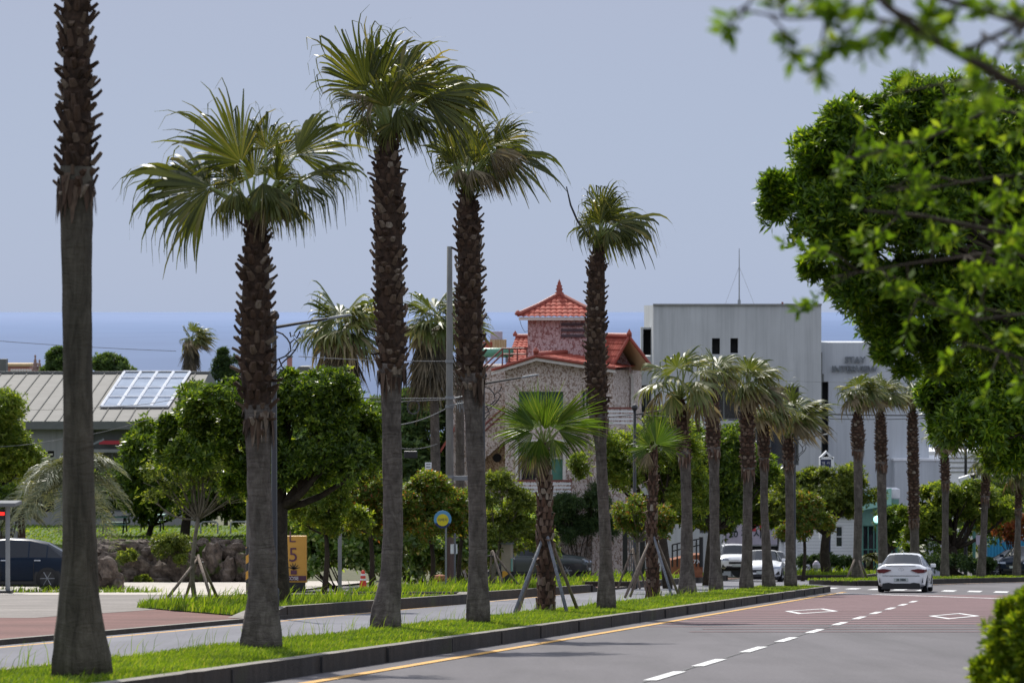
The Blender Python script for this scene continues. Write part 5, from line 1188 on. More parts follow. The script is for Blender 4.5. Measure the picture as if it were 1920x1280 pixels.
mb = MB(); mb.tube([at(900, 661, YL + 1), at(908, 661, YL + 1), at(956, 661, YL + 1), at(963, 661, YL + 1)], [.16, .24, .24, .16], 14); mb.build('tank_body', M['tank'], t, smooth=True)
mb = MB()
for x in (912, 950): mb.box((at(x, 0, YL + 1).x, YL + 1, at(0, 675, YL).z), (.12, .4, .24))
mb.build('cradle', M['steel'], t)
t = thing('roof_tank', at(934, 655, YL + 4), 'grey lidded tank on a rust streaked box behind the green tank', 'tank')
mb = MB(); mb.box((at(934, 0, YL + 4).x, YL + 4, at(0, 646, YL + 4).z), (32 * px(YL), 1, 20 * px(YL))); mb.build('base_box', M['rust'], t)
mb = MB(); mb.box((at(931, 0, YL + 4).x, YL + 4, at(0, 628.5, YL + 4).z), (23 * px(YL), .8, 15 * px(YL))); mb.build('tank_body', M['panelpink'], t)
mb = MB(); mb.tube([at(908, 655, YL + 3.5), at(908, 640, YL + 3.5)], .2, 8); mb.tube([at(917, 655, YL + 3.5), at(917, 641, YL + 3.5)], .16, 8)
tag(mb.build('roof_pots', M['tile'], None), 'red clay pots on the house roof left of the rust streaked box', 'pots')

# ---------- grey concrete hotel
YG = 200.0; gs = px(YG); GZ = 1085
hotel = thing('hotel_building', at(1400, 1079, YG), 'big plain board marked concrete building with slot windows and wall lettering', 'building')
mb = MB(); op = [(1335, 1350, 634, 664), (1369.5, 1384, 634, 662), (1320, 1396, 725, 789), (1464, 1498, 725, 789), (1340, 1498, 803, 872), (1312, 1440, 880, 1000), (1450, 1498, 885, 930)]
wall_open(mb, YG, 1225, 1540, 572, GZ, op, .5)
a = at(1225, 572, YG); b = at(1225, GZ, YG); D = Vector((0, 14, 0)); mb.quad([b + D, b, a, a + D]); a2, b2 = at(1540, 572, YG), at(1540, GZ, YG); mb.quad([b2, b2 + D, a2 + D, a2]); mb.quad([a, a2, a2 + D, a + D]); 
mb.build('main_wall', M['concrete'], hotel)
mb = MB(); mb.box((at(1382.5, 0, YG).x, YG + .05, at(0, 571, YG).z), (316 * gs, .35, .1)); mb.build('parapet_cap', M['greywall'], hotel)
for i, (x0, x1, yt, yb) in enumerate(op):
    pane('window', M['glass_dark'] if i > 1 else M['void'], hotel, YG, x0, x1, yt, yb, .45, M['fascia'] if i > 1 else None, (max(0, int((x1 - x0) / 26) - 1), 0), .09)
mb = MB(); op2 = [(1541, 1553.5, 715, 1060)]; YG2 = YG + .7
wall_open(mb, YG2, 1538, 1742, 642, GZ, op2, .5); a, b = at(1742, 642, YG2), at(1742, GZ, YG2); D = Vector((0, 9, 0)); mb.quad([b, b + D, a + D, a]); a0 = at(1538, 642, YG2); mb.quad([a0, a, a + D, a0 + D]); mb.build('wing_wall', M['concrete_b'], hotel)
pane('window', M['void'], hotel, YG2, 1541, 1553.5, 715, 1060, .45)
mb = MB(); mb.box((at(1541, 0, YG).x, YG + .45, at(0, 780, YG).z), (.12, .12, 240 * gs)); mb.box((at(1541, 0, YG).x, YG + .4, at(0, 708, YG).z), (.28, .25, .45)); mb.build('drain_pipe', M['fascia'], hotel)
mb = MB(); mb.box(((at(1676, 0, YG).x + at(1768, 0, YG).x) / 2, YG + 2, at(0, 975, YG).z), (92 * gs, 5, 226 * gs)); mb.build('annex_wall', M['concrete_b'], hotel)
mb = MB(); mb.box(((at(1674, 0, YG).x + at(1770, 0, YG).x) / 2, YG + 2, at(0, 861, YG).z), (96 * gs, 5.1, .12)); mb.build('parapet_cap', M['white'], hotel)
mb = MB(); YG3 = YG + 3; op3 = [(1192, 1222, 722, 786)]
wall_open(mb, YG3, 1186, 1225, 668, GZ, op3, .4); a, a2 = at(1186, 668, YG3), at(1225, 668, YG3); mb.quad([a, a2, a2 + D, a + D])
for x0, x1, yt, yb in ((1202, 1206, 613, 668), (1221.5, 1225, 613, 668), (1206, 1221.5, 613, 617)): mb.prism([at(x0, yb, YG3), at(x1, yb, YG3), at(x1, yt, YG3), at(x0, yt, YG3)], (0, 1.2, 0))
mb.build('side_wall', M['concrete'], hotel); pane('window', M['glass_dark'], hotel, YG3, 1192, 1222, 722, 786, .35, M['fascia'], (2, 0), .1); pane('opening', M['void'], hotel, YG3, 1206, 1221, 617, 666, .9)
for s_, x, y, sz in (('STAY', 1603, 675, 15.5 * gs), ('INTERVIEW', 1602, 692, 15.5 * gs)):
    text_part(s_, 'wall_lettering', M['greysign'], hotel, at(x, y, YG2) + Vector((0, -.12, 0)), sz * 1.08, ext=.06, bold=.008)
mb = MB(); mb.tube([at(1386, 572, YG + 4), at(1386, 466, YG + 4)], [.045, .02], 6); mb.tube([at(1386, 572, YG + 4), at(1386, 562, YG + 4)], .09, 6); 
an = thing('roof_antenna', at(1386, 572, YG + 4), 'thin mast aerial on the concrete roof', 'antenna'); mb.build('mast', M['steel'], an)
mb = MB()
for x, y, x2 in ((1386, 500, 1360), (1386, 500, 1414)): mb.tube([at(x, y, YG + 4), at(x2, 570, YG + 5)], .008, 4)
mb.build('guy_wire', M['steel'], an)
mb = MB(); mb.tube([at(1467, 574, YG + 3), at(1467, 566, YG + 3)], .06, 6); tag(mb.build('roof_vent', M['rail_red'], None), 'short stub vent on the concrete roof edge', 'vent')

# ---------- white boarded house and neighbours
YC = 190.0; cs_ = px(YC)
cot = thing('boarded_house', at(1540, 1083, YC), 'white boarded house with one dark window behind the low hedge', 'house')
mb = MB(); wall_open(mb, YC, 1470, 1606, 962, 1086, [(1567, 1581, 986, 1026)], .15); mb.quad([at(1606, 1086, YC), at(1606, 1086, YC) + Vector((0, 5, 0)), at(1606, 962, YC) + Vector((0, 5, 0)), at(1606, 962, YC)]); mb.build('wall', M['clapboard'], cot)
pane('window', M['glass_dark'], cot, YC, 1567, 1581, 986, 1026, .12, M['white'], (0, 1), .06)
mb = MB(); a, b = at(1462, 962, YC - .4), at(1612, 962, YC - .4); r = Vector((0, 3, 1.3)); mb.prism([a, b, b + r, a + r], (0, .1, -.15)); mb.build('roof', M['metalroof'], cot)
mb = MB(); mb.box((at(1488, 0, YC).x, YC - .1, at(0, 1020, YC).z), (14 * cs_, .1, 50 * cs_)); mb.build('door', M['white'], cot)
YK = 194.0; ks = px(YK)
kio = thing('glazed_shop', at(1655, 1080, YK), 'green fronted glazed shop behind the second far palm', 'building')
mb = MB(); wall_open(mb, YK, 1612, 1686, 935, 1082, [(1618, 1650, 985, 1075), (1655, 1682, 985, 1075)], .2); mb.build('wall', M['greenawn'], kio)
for x0, x1 in ((1618, 1650), (1655, 1682)): pane('window', M['glass_dark'], kio, YK, x0, x1, 985, 1075, .18, M['teal'], (2, 1), .06)
mb = MB(); mb.prism([at(1610, 958, YK - .8), at(1672, 945, YK - .8), at(1672, 915, YK), at(1618, 925, YK)], (0, .08, 0)); mb.build('awning', M['greenawn'], kio)
mb = MB(); mb.box((at(1668, 0, YK).x, YK + 1, at(0, 925, YK).z), (40 * ks, 2, 16 * ks)); mb.build('fascia_sign', M['white'], kio)
bld = thing('white_building', at(1820, 1010, 262), 'pale long building with faint floor lines behind the right hand trees', 'building')
mb = MB(); wall_open(mb, 262, 1736, 2010, 846, 1010, [], .2); p = at(1736, 846, 262); q = at(2010, 846, 262); mb.quad([p, q, q + Vector((0, 8, 0)), p + Vector((0, 8, 0))]); mb.build('wall', M['white'], bld)
mb = MB()
for y in (858, 866, 876, 884): mb.box((at(1873, 0, 262).x, 262 - .04, at(0, y, 262).z), (270 * px(262), .08, .07))
mb.build('floor_line', M['greywall'], bld)
t = thing('container', at(1880, 1060, 203), 'bright blue corrugated container behind the dark parked cars', 'container'); mb = MB(); c0 = at(1852, 1062, 203); c1 = at(1935, 1012, 203)
mb.box(((c0.x + c1.x) / 2, 204.2, (c0.z + c1.z) / 2), (c1.x - c0.x, 2.4, c1.z - c0.z))
mb.build('body', M['bluebox'], t); mb = MB()
for i in range(14): mb.box((c0.x + (c1.x - c0.x) * (i + .5) / 14, 202.97, (c0.z + c1.z) / 2), (.07, .08, c1.z - c0.z - .1))
mb.build('rib', M['bluebox'], t)

# ---------- low grey building with seamed metal roof
YM = 180.0; zE = at(0, 787, YM).z; kk = (at(0, 700, 194).z - zE) / 14.0
def on_roof(x, y, lift=0.0):
    Y = (zE - YM * kk) / ((HY - y) / F - kk); p = at(x, y, Y); return p + Vector((0, -kk, 1)).normalized() * lift
shed = thing('metal_roofed_building', at(150, 1000, YM), 'low grey building with a pale standing seam metal roof and gridded skylight', 'building')
xr = at(392, 700, 194).x; xl0 = at(-160, 787, 180).x
mb = MB(); e0, e1 = Vector((xl0, YM - .5, zE - .5 * kk)), Vector((xr, YM - .5, zE - .5 * kk)); t0, t1 = Vector((xl0, 194, zE + 14 * kk)), Vector((xr, 194, zE + 14 * kk))
mb.quad([e0, e1, t1, t0]); mb.quad([t0, t1, Vector((xr, 208, zE)), Vector((xl0, 208, zE))]); roof = mb.build('roof', M['metalroof'], shed)
mb = MB(); x = xl0 + .3
while x < xr - .05:
    a = Vector((x, YM - .48, zE - .48 * kk)); b = Vector((x, 193.9, zE + 13.9 * kk)); u_ = Vector((0, 0, .06)); w = Vector((.025, 0, 0)); mb.quad([a - w + u_, a + w + u_, b + w + u_, b - w + u_]); mb.quad([a - w, a - w + u_, b - w + u_, b - w]); mb.quad([a + w + u_, a + w, b + w, b + w + u_]); x += .735
mb.build('seam', M['seam'], roof)
mb = MB(); mb.box(((xl0 + xr) / 2, 194, t0.z + .06), (xr - xl0 + .1, .4, .12)); mb.box(((xl0 + xr) / 2, YM - .56, zE - .26), (xr - xl0, .1, .42)); mb.quad([Vector((xr + .02, YM - .5, zE - .1)), Vector((xr + .02, 208, zE - .1)), Vector((xr + .02, 194, t1.z + .1))]); mb.build('fascia', M['fascia'], roof)
mb = MB(); opm = [(55, 101, 845, 960), (172, 318, 806, 842), (172, 318, 848, 960)]; yb = 1010
wall_open(mb, YM, -160, 340, 796, yb, opm, .4); a, b = at(340, yb, YM), at(340, 796, YM); mb.quad([a, a + Vector((0, 20, 0)), b + Vector((0, 20, 0)), b]); mb.build('wall', M['greywall'], shed)
pane('opening', M['void'], shed, YM, 55, 101, 845, 960, .38); pane('opening', M['fascia'], shed, YM, 172, 318, 806, 842, .38); pane('window', M['glass_dark'], shed, YM, 172, 318, 848, 960, .38, M['fascia'], (3, 0), .08)
mb = MB(); mb.box((at(225, 0, YM).x, YM - .06, at(0, 829, YM).z), (78 * px(YM), .1, 7 * px(YM))); mb.build('red_stripe', M['redink'], shed)
C = [(233, 700.6), (356, 700.6), (313, 766), (189, 766)]
def sk(u, v, lift): 
    xa = C[0][0] + (C[1][0] - C[0][0]) * u; xb = C[3][0] + (C[2][0] - C[3][0]) * u; y = C[0][1] + (C[3][1] - C[0][1]) * v; return on_roof(xa + (xb - xa) * v, y, lift)
vv = [0, .17, .45, .72, 1.0]
mb = MB(); mb.quad([sk(0, 1, .09), sk(1, 1, .09), sk(1, 0, .09), sk(0, 0, .09)]); skl = mb.build('skylight', M['skyglass'], shed); mb = MB()
def bar(u0, v0, u1, v1, w): a, b = sk(u0, v0, .12), sk(u1, v1, .12); mb.tube([a, b], w, 4)
for u in (0, .25, .5, .75, 1): bar(u, 0, u, 1, .085)
for v in vv: bar(0, v, 1, v, .075)
mb.build('skylight_frame', M['white'], skl)
mb = MB(); mb.box((at(184, 0, YM - 2).x, YM - 2, at(0, 828, YM - 2).z), (.62, .16, .1), rot=Matrix.Rotation(-.42, 3, 'Y')); tag(mb.build('flood_light', M['steel'], None), 'pale tilted flood light beside the red stripe of the grey building', 'lamp')
# skyline bits
t = thing('pink_house', at(28, 720, 250), 'flat pinkish house on the skyline at the far left', 'house'); mb = MB(); mb.box((at(20, 0, 250).x, 252, at(0, 705, 250).z), (70 * px(250), 4, 40 * px(250))); mb.build('wall', M['pinkwall'], t)
mb = MB(); mb.box((at(20, 0, 250).x, 252, at(0, 684, 250).z), (74 * px(250), 4.4, .18)); mb.build('parapet', M['soffit'], t); mb = MB()
for x in range(22, 58, 5): mb.lathe(tuple(at(x, 700, 248)), [(.1, 0), (.06, .1), (.1, .25), (.05, .32)], 8)
mb.build('baluster', M['trimwhite'], t)
mb = MB(); mb.box((at(3, 0, 240).x, 241, at(0, 690, 240).z), (12 * px(240), 1, 34 * px(240))); tag(mb.build('dark_chimney', M['fascia'], None), 'dark square stack at the far left edge of the skyline', 'chimney')
for x, yt, lb in ((66, 664, 'taller of the two stepped stone spires left of the nearest trunk'), (74, 673, 'shorter stepped stone spire left of the nearest trunk'), (186, 664, 'taller of the two stepped stone spires right of the nearest trunk'), (198, 669, 'shorter stepped stone spire right of the nearest trunk')):
    s_ = px(244); h = (712 - yt) * s_; prof = []
    for i in range(7): r = (.36 - .045 * i); prof += [(r * 1.15, h * i / 8), (r * 1.15, h * (i + .3) / 8), (r * .8, h * (i + .35) / 8)]
    prof += [(.05, h * .88), (.09, h * .93), (.0, h)]
    mb = MB(); mb.lathe(tuple(at(x, 712, 244)), prof, 10); tag(mb.build('stone_spire', M['stonepink'], None), lb, 'spire')
mb = MB(); mb.prism([at(60, 704, 246), at(92, 704, 246), at(92, 690, 246), at(82, 686, 246)], (0, 2, 0)); tag(mb.build('pale_roof', M['cablegrey'], None), 'pale blue sloping roof at the foot of the left stone spires', 'roof')
t = thing('chimney', at(543, 700, 235), 'red brick chimney with thin aerial on the skyline by the first lamp', 'chimney'); mb = MB(); mb.box((at(543, 0, 235).x, 235, at(0, 684, 235).z), (9 * px(235), .5, 32 * px(235))); mb.build('stack', M['pinkwall'], t)
mb = MB(); mb.box((at(543, 0, 235).x, 235, at(0, 668, 235).z), (12 * px(235), .6, .12)); mb.build('cap', M['fascia'], t); mb = MB(); mb.tube([at(541, 668, 235), at(541, 652, 235)], .02, 5); mb.build('aerial', M['steel'], t)
mb = MB(); p = at(560, 700, 236); mb.prism([at(550, 700, 236), at(590, 700, 236), at(578, 687, 236), at(560, 687, 236)], (0, 4, 0)); tag(mb.build('dark_roof', M['fascia'], None), 'dark hipped roof on the skyline right of the brick chimney', 'roof')

# ---------- rock bank and garden
YR = 150.0
rng = R_(9); rk = thing('rock_bank', at(320, 1092, YR), 'retaining bank of big brown garden boulders with moss behind the cement drive', 'rock wall')
def boulder(par, c, r, seed, mat='rock', name='boulder', flat=1.0):
    g = R_(seed); k, n_ = 14, 9; ph = g.uniform(0, 6.28, 12); V = []
    mb = MB()
    for i in range(n_ + 1):
        th_ = PI * i / n_
        for j in range(k):
            a = 2 * PI * j / k; d = np.array([math.sin(th_) * math.cos(a), math.sin(th_) * math.sin(a), math.cos(th_)])
            f = 1 + .20 * math.sin(3.1 * d[0] + ph[0]) * math.sin(2.7 * d[2] + ph[1]) + .16 * math.sin(5 * d[1] + ph[2] + 2 * d[2]) + .10 * math.sin(9 * d[0] + ph[3]) * math.cos(8 * d[2] + ph[4]) + g.uniform(-.07, .07)
            mb.v.append((c.x + d[0] * r[0] * f, c.y + d[1] * r[1] * f, c.z + d[2] * r[2] * f * flat))
    for i in range(n_):
        for j in range(k):
            a_ = i * k + j; b_ = i * k + (j + 1) % k; mb.f.append((a_, b_, b_ + k, a_ + k)); mb.m.append(0)
    return mb.build(name, M[mat], par)
rs = px(YR)
for i, (x, y, rx, ry) in enumerate([(200, 1030, 30, 16), (250, 1030, 32, 18), (285, 1035, 26, 20), (208, 1062, 34, 22), (262, 1065, 26, 24), (306, 1070, 30, 22), (340, 1064, 40, 30), (330, 1028, 30, 14), (365, 1070, 26, 24), (352, 1030, 20, 14), (398, 1055, 22, 42), (425, 1072, 16, 26), (440, 1035, 26, 18), (460, 1062, 22, 30), (176, 1066, 24, 28), (235, 1080, 24, 16), (420, 1024, 16, 14), (300, 1090, 26, 10), (480, 1070, 24, 34), (150, 1050, 30, 30), (190, 1018, 16, 9), (222, 1019, 15, 9), (268, 1020, 16, 9), (300, 1019, 15, 8), (345, 1020, 15, 9), (378, 1020, 16, 10), (405, 1018, 13, 10), (440, 1020, 15, 9)]):
    boulder(rk, at(x, y, YR + (1085 - y) * .02), (rx * rs, max(rx, ry) * rs * .8, ry * rs), 200 + i)
V_, Q_, _c = crown(rng, [((*at(325, 1030, YR - .3)[:],), (34 * rs, 22 * rs, 18 * rs), 4), ((*at(315, 1020, YR)[:],), (30 * rs, 18 * rs, 11 * rs), 3), ((*at(235, 1046, YR - .5)[:],), (18 * rs, 14 * rs, 10 * rs), 1.4), ((*at(335, 1052, YR - .8)[:],), (16 * rs, 10 * rs, 6 * rs), 1), ((*at(270, 1090, YR - 1)[:],), (16 * rs, 10 * rs, 8 * rs), 1)], 2200, 6, .12, .06, n_clump=10, clump=.55)
mb = MB(); mb.add(V_, Q_); mb.build('moss_cushion', M['oliveleaf'], rk)
t = thing('rock_bank', at(205, 1105, 120), 'dark lump of rock beside the nearest trunk at the mouth of the drive', 'rock'); s2 = px(120)
for i, (x, y, rx, ry) in enumerate([(200, 1075, 26, 32), (180, 1080, 26, 28), (220, 1092, 14, 18), (165, 1062, 22, 26)]): boulder(t, at(x, y, 120), (rx * s2, rx * s2, ry * s2), 300 + i)
mb = MB(); g0 = [at(60, 1020, YR + 1), at(500, 1020, YR + 1), at(520, 985, 178), at(20, 985, 178)]; mb.quad(g0); mb.quad([at(60, 1095, YR + .9), at(500, 1095, YR + .9), g0[1], g0[0]]); struct(mb.build('garden_lawn', M['turf']))
mb = MB(); n_ = 3500; V = []
for i in range(n_):
    u, v = rng.random(2); p = g0[0].lerp(g0[1], u).lerp(g0[3].lerp(g0[2], u), v); h = rng.uniform(.03, .12); a = rng.uniform(0, 6.28); w = .05; dx, dy = math.cos(a) * w, math.sin(a) * w
    V += [(p.x - dx, p.y - dy, p.z), (p.x + dx, p.y + dy, p.z), (p.x + dx * .2 + .06, p.y, p.z + h), (p.x - dx * .2 + .06, p.y, p.z + h)]
mb.add(np.array(V), np.arange(n_ * 4).reshape(-1, 4)); g = mb.build('lawn_grass', M['grass'], None); g['kind'] = 'stuff'; tag(g, 'bright lawn on top of the rock bank', 'grass')
def picnic(x, y, Y, w, label):
    t = thing('picnic_table', at(x, y, Y), label, 'picnic table'); s_ = px(Y); c = at(x, y, Y); hw = w * s_ / 2
    mb = MB(); mb.box((c.x, c.y, c.z + .75), (2 * hw, .8, .06)); mb.build('table_top', M['teal'], t); mb = MB()
    for d in (-.75, .75): mb.box((c.x, c.y + d, c.z + .43), (2 * hw, .28, .05))
    mb.build('bench_seat', M['teal'], t); mb = MB()
    for sx in (-1, 1):
        for d in (-1, 1): mb.tube([(c.x + sx * hw * .75, c.y + d * .8, c.z), (c.x + sx * hw * .75, c.y + d * .25, c.z + .74)], .04, 5)
        mb.tube([(c.x + sx * hw * .75, c.y - .8, c.z + .4), (c.x + sx * hw * .75, c.y + .8, c.z + .4)], .035, 5)
    mb.build('leg', M['black'], t)
picnic(285, 994, 165, 48, 'teal picnic table on the lawn behind the rock bank'); picnic(215, 998, 162, 50, 'pale picnic bench on the lawn half behind the arching feather palm')
for x, lb in ((392, 'pale hoop rail on the lawn left of the striped pole'), (448, 'white hoop rail on the lawn beside the striped pole')):
    mb = MB(); a, b = at(x - 16, 1000, 158), at(x + 16, 1000, 158); h = Vector((0, 0, .55)); mb.tube([a, a + h * .85, a + h + Vector((.1, 0, 0)), b + h - Vector((.1, 0, 0)), b + h * .85, b], .04, 7); tag(mb.build('hoop_rail', M['white'], None, smooth=True), lb, 'rail')
# ================================================================== VEHICLES
SED = [(0, .34, .78, .97, .72, .80, .62), (.012, .26, .82, 1.02, .86, .93, .76), (.035, .22, .87, 1.045, .93, .985, .82), (.085, .2, .92, 1.055, .96, 1.0, .83), (.15, .2, .93, 1.06, .97, 1, .80), (.30, .2, .94, 1.41, .98, 1, .64), (.42, .2, .93, 1.465, .98, 1, .66), (.56, .2, .92, 1.43, .98, 1, .66),
       (.73, .2, .91, .985, .97, 1, .80), (.82, .2, .86, .935, .96, .99, .80), (.93, .22, .76, .84, .93, .96, .76), (.975, .25, .68, .76, .86, .90, .70), (1, .32, .58, .66, .72, .78, .58)]
SUV = [(0, .42, .86, 1.0, .76, .82, .68), (.015, .32, .95, 1.12, .90, .95, .80), (.04, .26, 1.0, 1.18, .94, .99, .82), (.065, .25, 1.01, 1.24, .95, 1, .80), (.13, .25, 1.03, 1.62, .97, 1, .68), (.30, .25, 1.03, 1.685, .98, 1, .70), (.48, .25, 1.01, 1.68, .98, 1, .70), (.61, .25, 1.0, 1.60, .98, 1, .68),
       (.755, .25, .98, 1.09, .97, 1, .82), (.86, .25, .95, 1.05, .96, .99, .82), (.945, .27, .88, .98, .93, .96, .78), (.98, .3, .78, .88, .88, .92, .72), (1, .38, .66, .76, .78, .84, .62)]
CRO = [(0, .42, .86, 1.0, .76, .82, .68), (.015, .32, .93, 1.08, .90, .95, .80), (.05, .26, .98, 1.14, .95, .99, .80), (.09, .25, 1.0, 1.19, .96, 1, .78), (.20, .25, 1.01, 1.47, .97, 1, .66), (.32, .25, 1.01, 1.585, .98, 1, .67), (.46, .25, 1.0, 1.615, .98, 1, .68), (.60, .25, .98, 1.54, .98, 1, .66),
       (.77, .25, .95, 1.04, .97, 1, .82), (.87, .25, .91, .99, .96, .99, .82), (.95, .27, .84, .92, .93, .96, .78), (.98, .3, .76, .84, .88, .92, .72), (1, .38, .66, .74, .78, .84, .62)]
def car(name, label, cat, pos, heading, prof, paint, L, W, sc_=1.0, group=None, detail=1, kind='sedan', lift=.0):
    z = pos[2]
    t = thing(name, (pos[0], pos[1], z), label, cat, group)
    f = Vector((math.cos(heading), math.sin(heading), 0)); f.z = -0.07125 * f.y; f.normalize(); up = Vector((0, .07125, 1)).normalized(); lft = up.cross(f).normalized(); up = f.cross(lft)
    Mx = Matrix((f, lft, up)).transposed(); t.rotation_euler = Mx.to_euler(); t.scale = (sc_, sc_, sc_)
    hw = W / 2; rows = []
    for (q, zb, zm, zt, ws, wb, wt) in prof:
        x = -L / 2 + L * q
        s_ = [(hw * ws * .80, zb - .02), (hw * ws * .97, zb + .06), (hw * (ws * .3 + wb * .7), zb + (zm - zb) * .5), (hw * wb, zm - .10), (hw * wb * .975, zm), (hw * (wt + .03), zt - .07), (hw * wt * .90, zt - .012), (hw * wt * .5, zt + .012), (0, zt + .02)]
        rows.append([Vector((x, y, zz)) for y, zz in s_] + [Vector((x, -y, zz)) for y, zz in s_[-2::-1]])
    body, gsl, gsr, gw, gr = MB(), MB(), MB(), MB(), MB(); n = len(rows[0])
    def inset(mb_g, q, k=.10, kz=.12):
        c = sum(q, Vector()) / 4; i = [p.lerp(c, k) for p in q]; mb_g.quad(i)
        for a in range(4): body.quad([q[a], q[(a + 1) % 4], i[(a + 1) % 4], i[a]])
    cab = [i for i, p in enumerate(prof) if p[3] > 1.3]; c0, c1 = cab[0], cab[-1]
    for i in range(len(rows) - 1):
        for j in range(n - 1):
            q = [rows[i][j], rows[i + 1][j], rows[i + 1][j + 1], rows[i][j + 1]]
            side = j in (4, n - 6); top = 5 <= j <= n - 7
            if c0 - 1 <= i <= c1 and side: inset(gsl if j == 4 else gsr, q, .07)
            elif i == c1 and top: gw.quad(q) if 6 <= j <= n - 8 else inset(gw, q, .02)
            elif i == c0 - 1 and top: gr.quad(q) if 6 <= j <= n - 8 else inset(gr, q, .02)
            else: body.quad(q)
    body.quad(rows[0]); body.quad(rows[-1][::-1])
    b = body.build('body', paint, t, local=True); 
    import bmesh
    bm = bmesh.new(); bm.from_mesh(b.data); bmesh.ops.remove_doubles(bm, verts=bm.verts, dist=.001); bmesh.ops.recalc_face_normals(bm, faces=bm.faces); bm.to_mesh(b.data); bm.free()
    for p in b.data.polygons: p.use_smooth = True
    md = b.modifiers.new('edge', 'EDGE_SPLIT'); md.split_angle = rad(34)
    gsl.build('side_window', M['carglass'], t, local=True); gsr.build('side_window', M['carglass'], t, local=True); gw.build('windscreen', M['carglass'], t, local=True); gr.build('rear_window', M['carglass'], t, local=True)
    wr = .335 if kind == 'sedan' else .37
    for sx in (-.30, .30):
        for sy in (-1, 1):
            cx_ = L * sx * 1.02; w = MB(); prof_w = [(wr * .62, -.11), (wr * .93, -.115), (wr, -.07), (wr, .07), (wr * .93, .115), (wr * .62, .11)]
            m_ = MB(); k = 20; y0 = sy * (hw - .115)
            for r, dy in prof_w:
                for a in range(k): m_.v.append((cx_ + r * math.cos(2 * PI * a / k), y0 + dy, wr + r * math.sin(2 * PI * a / k)))
            for a in range(len(prof_w) - 1):
                for c in range(k): m_.f.append((a * k + c, a * k + (c + 1) % k, (a + 1) * k + (c + 1) % k, (a + 1) * k + c)); m_.m.append(0)
            wo = m_.build('wheel', M['tyre'], t, local=True, smooth=True)
            r_ = MB(); r_.tube([(cx_, y0 + sy * .07, wr), (cx_, y0 + sy * .085, wr)], wr * .2, 10)
            for a in range(6):
                an_ = 2 * PI * a / 6; d = Vector((math.cos(an_), 0, math.sin(an_))); r_.tube([Vector((cx_, y0 + sy * .08, wr)), Vector((cx_, y0 + sy * .08, wr)) + d * wr * .62], .035, 4)
            r_.build('rim', M['rim'], wo, local=True)
            a_ = MB(); kk_ = 14
            ring = [(cx_ + (wr + .055) * math.cos(PI * q / kk_), wr + (wr + .055) * math.sin(PI * q / kk_)) for q in range(kk_ + 1)]
            a_.quad([(x, sy * (hw * .985), z_) for x, z_ in ring] + [(cx_ - wr * 1.1, sy * hw * .985, .17), (cx_ + wr * 1.1, sy * hw * .985, .17)][::1]); a_.build('wheel_arch', M['trim'], t, local=True)
    xr, xf = -L / 2, L / 2
    for sy in (-1, 1):
        m_ = MB(); m_.box((L * .19, sy * (hw + .07), 1.0 if kind == 'sedan' else 1.1), (.11, .2, .14)); bevel(m_.build('door_mirror', paint, t, local=True), .03)
        for x in (-.02, -.24):
            m_ = MB(); m_.box((L * x, sy * (hw * 1.0 + .004), .82 if kind == 'sedan' else .93), (.2, .03, .035)); m_.build('door_handle', M['chrome'] if detail > 1 else paint, t, local=True)
        m_ = MB()
        for x in (.20, .0, -.215): m_.box((L * x, sy * (hw * .995), .56), (.012, .02, .62))
        m_.build('door_gap', M['trim'], t, local=True)
        m_ = MB(); m_.box((0, sy * hw * .965, .24), (L * .46, .06, .10)); m_.build('sill', M['trim'] if kind != 'sedan' else paint, t, local=True)
        zt, zh = (.80, .15) if kind == 'sedan' else (.92, .17)
        m_ = MB(); y = lambda u: sy * hw * u
        if kind == 'sedan': m_.prism([(xr - .045, y(.40), zt + .045), (xr - .045, y(.40), zt + .02), (xr - .04, y(.68), zt - .075), (xr - .015, y(.93), zt - .06), (xr - .015, y(.95), zt + .06), (xr - .04, y(.68), zt + .085)], (.12, 0, 0)); m_.prism([(xr + .05, y(.95), zt - .06), (xr + .05, y(.96), zt + .06), (xr + .28, y(1.01), zt + .07), (xr + .30, y(1.01), zt - .02)], (0, sy * .012, 0))
        else: m_.prism([(xr - .01, y(.45), zt + .07), (xr - .005, y(.45), zt - .04), (xr + .04, y(.93), zt - .08), (xr + .03, y(.93), zt + .1)], (.06, 0, 0))
        m_.build('tail_light', M['redlamp'], t, local=True)
        m_ = MB(); zf = .62 if kind == 'sedan' else .76
        m_.prism([(xf - .02, y(.46), zf - .02), (xf - .10, y(.93), zf + .0), (xf - .17, y(.95), zf + .10), (xf - .05, y(.50), zf + .07)], (.05, sy * .02, 0)); m_.build('headlight', M['headlamp'], t, local=True)
        m_ = MB(); m_.prism([(xf - .04, y(.66), .34), (xf - .10, y(.90), .32), (xf - .08, y(.88), .5), (xf - .05, y(.80), .46)], (.05, 0, 0)); m_.build('air_intake', M['trim'], t, local=True)
    m_ = MB(); m_.prism([(xr - .02, -hw * .80, .12), (xr - .02, hw * .80, .12), (xr - .02, hw * .74, .34), (xr - .02, hw * .5, .37), (xr - .02, hw * .34, .34), (xr - .02, -hw * .34, .34), (xr - .02, -hw * .5, .37), (xr - .02, -hw * .74, .34)], (.3, 0, 0)); m_.build('rear_bumper_trim', M['trim'], t, local=True)
    m_ = MB(); m_.box((xf - .02, 0, .50 if kind == 'sedan' else .60), (.06, hw * .95, .13)); m_.build('grille', M['trim'], t, local=True)
    m_ = MB(); m_.box((xf - .02, 0, .30 if kind == 'sedan' else .36), (.07, hw * 1.25, .12)); m_.build('lower_grille', M['trim'], t, local=True)
    m_ = MB(); m_.box((xf + .015, 0, .44), (.02, .50, .12)); m_.build('number_plate', M['plate'], t, local=True)
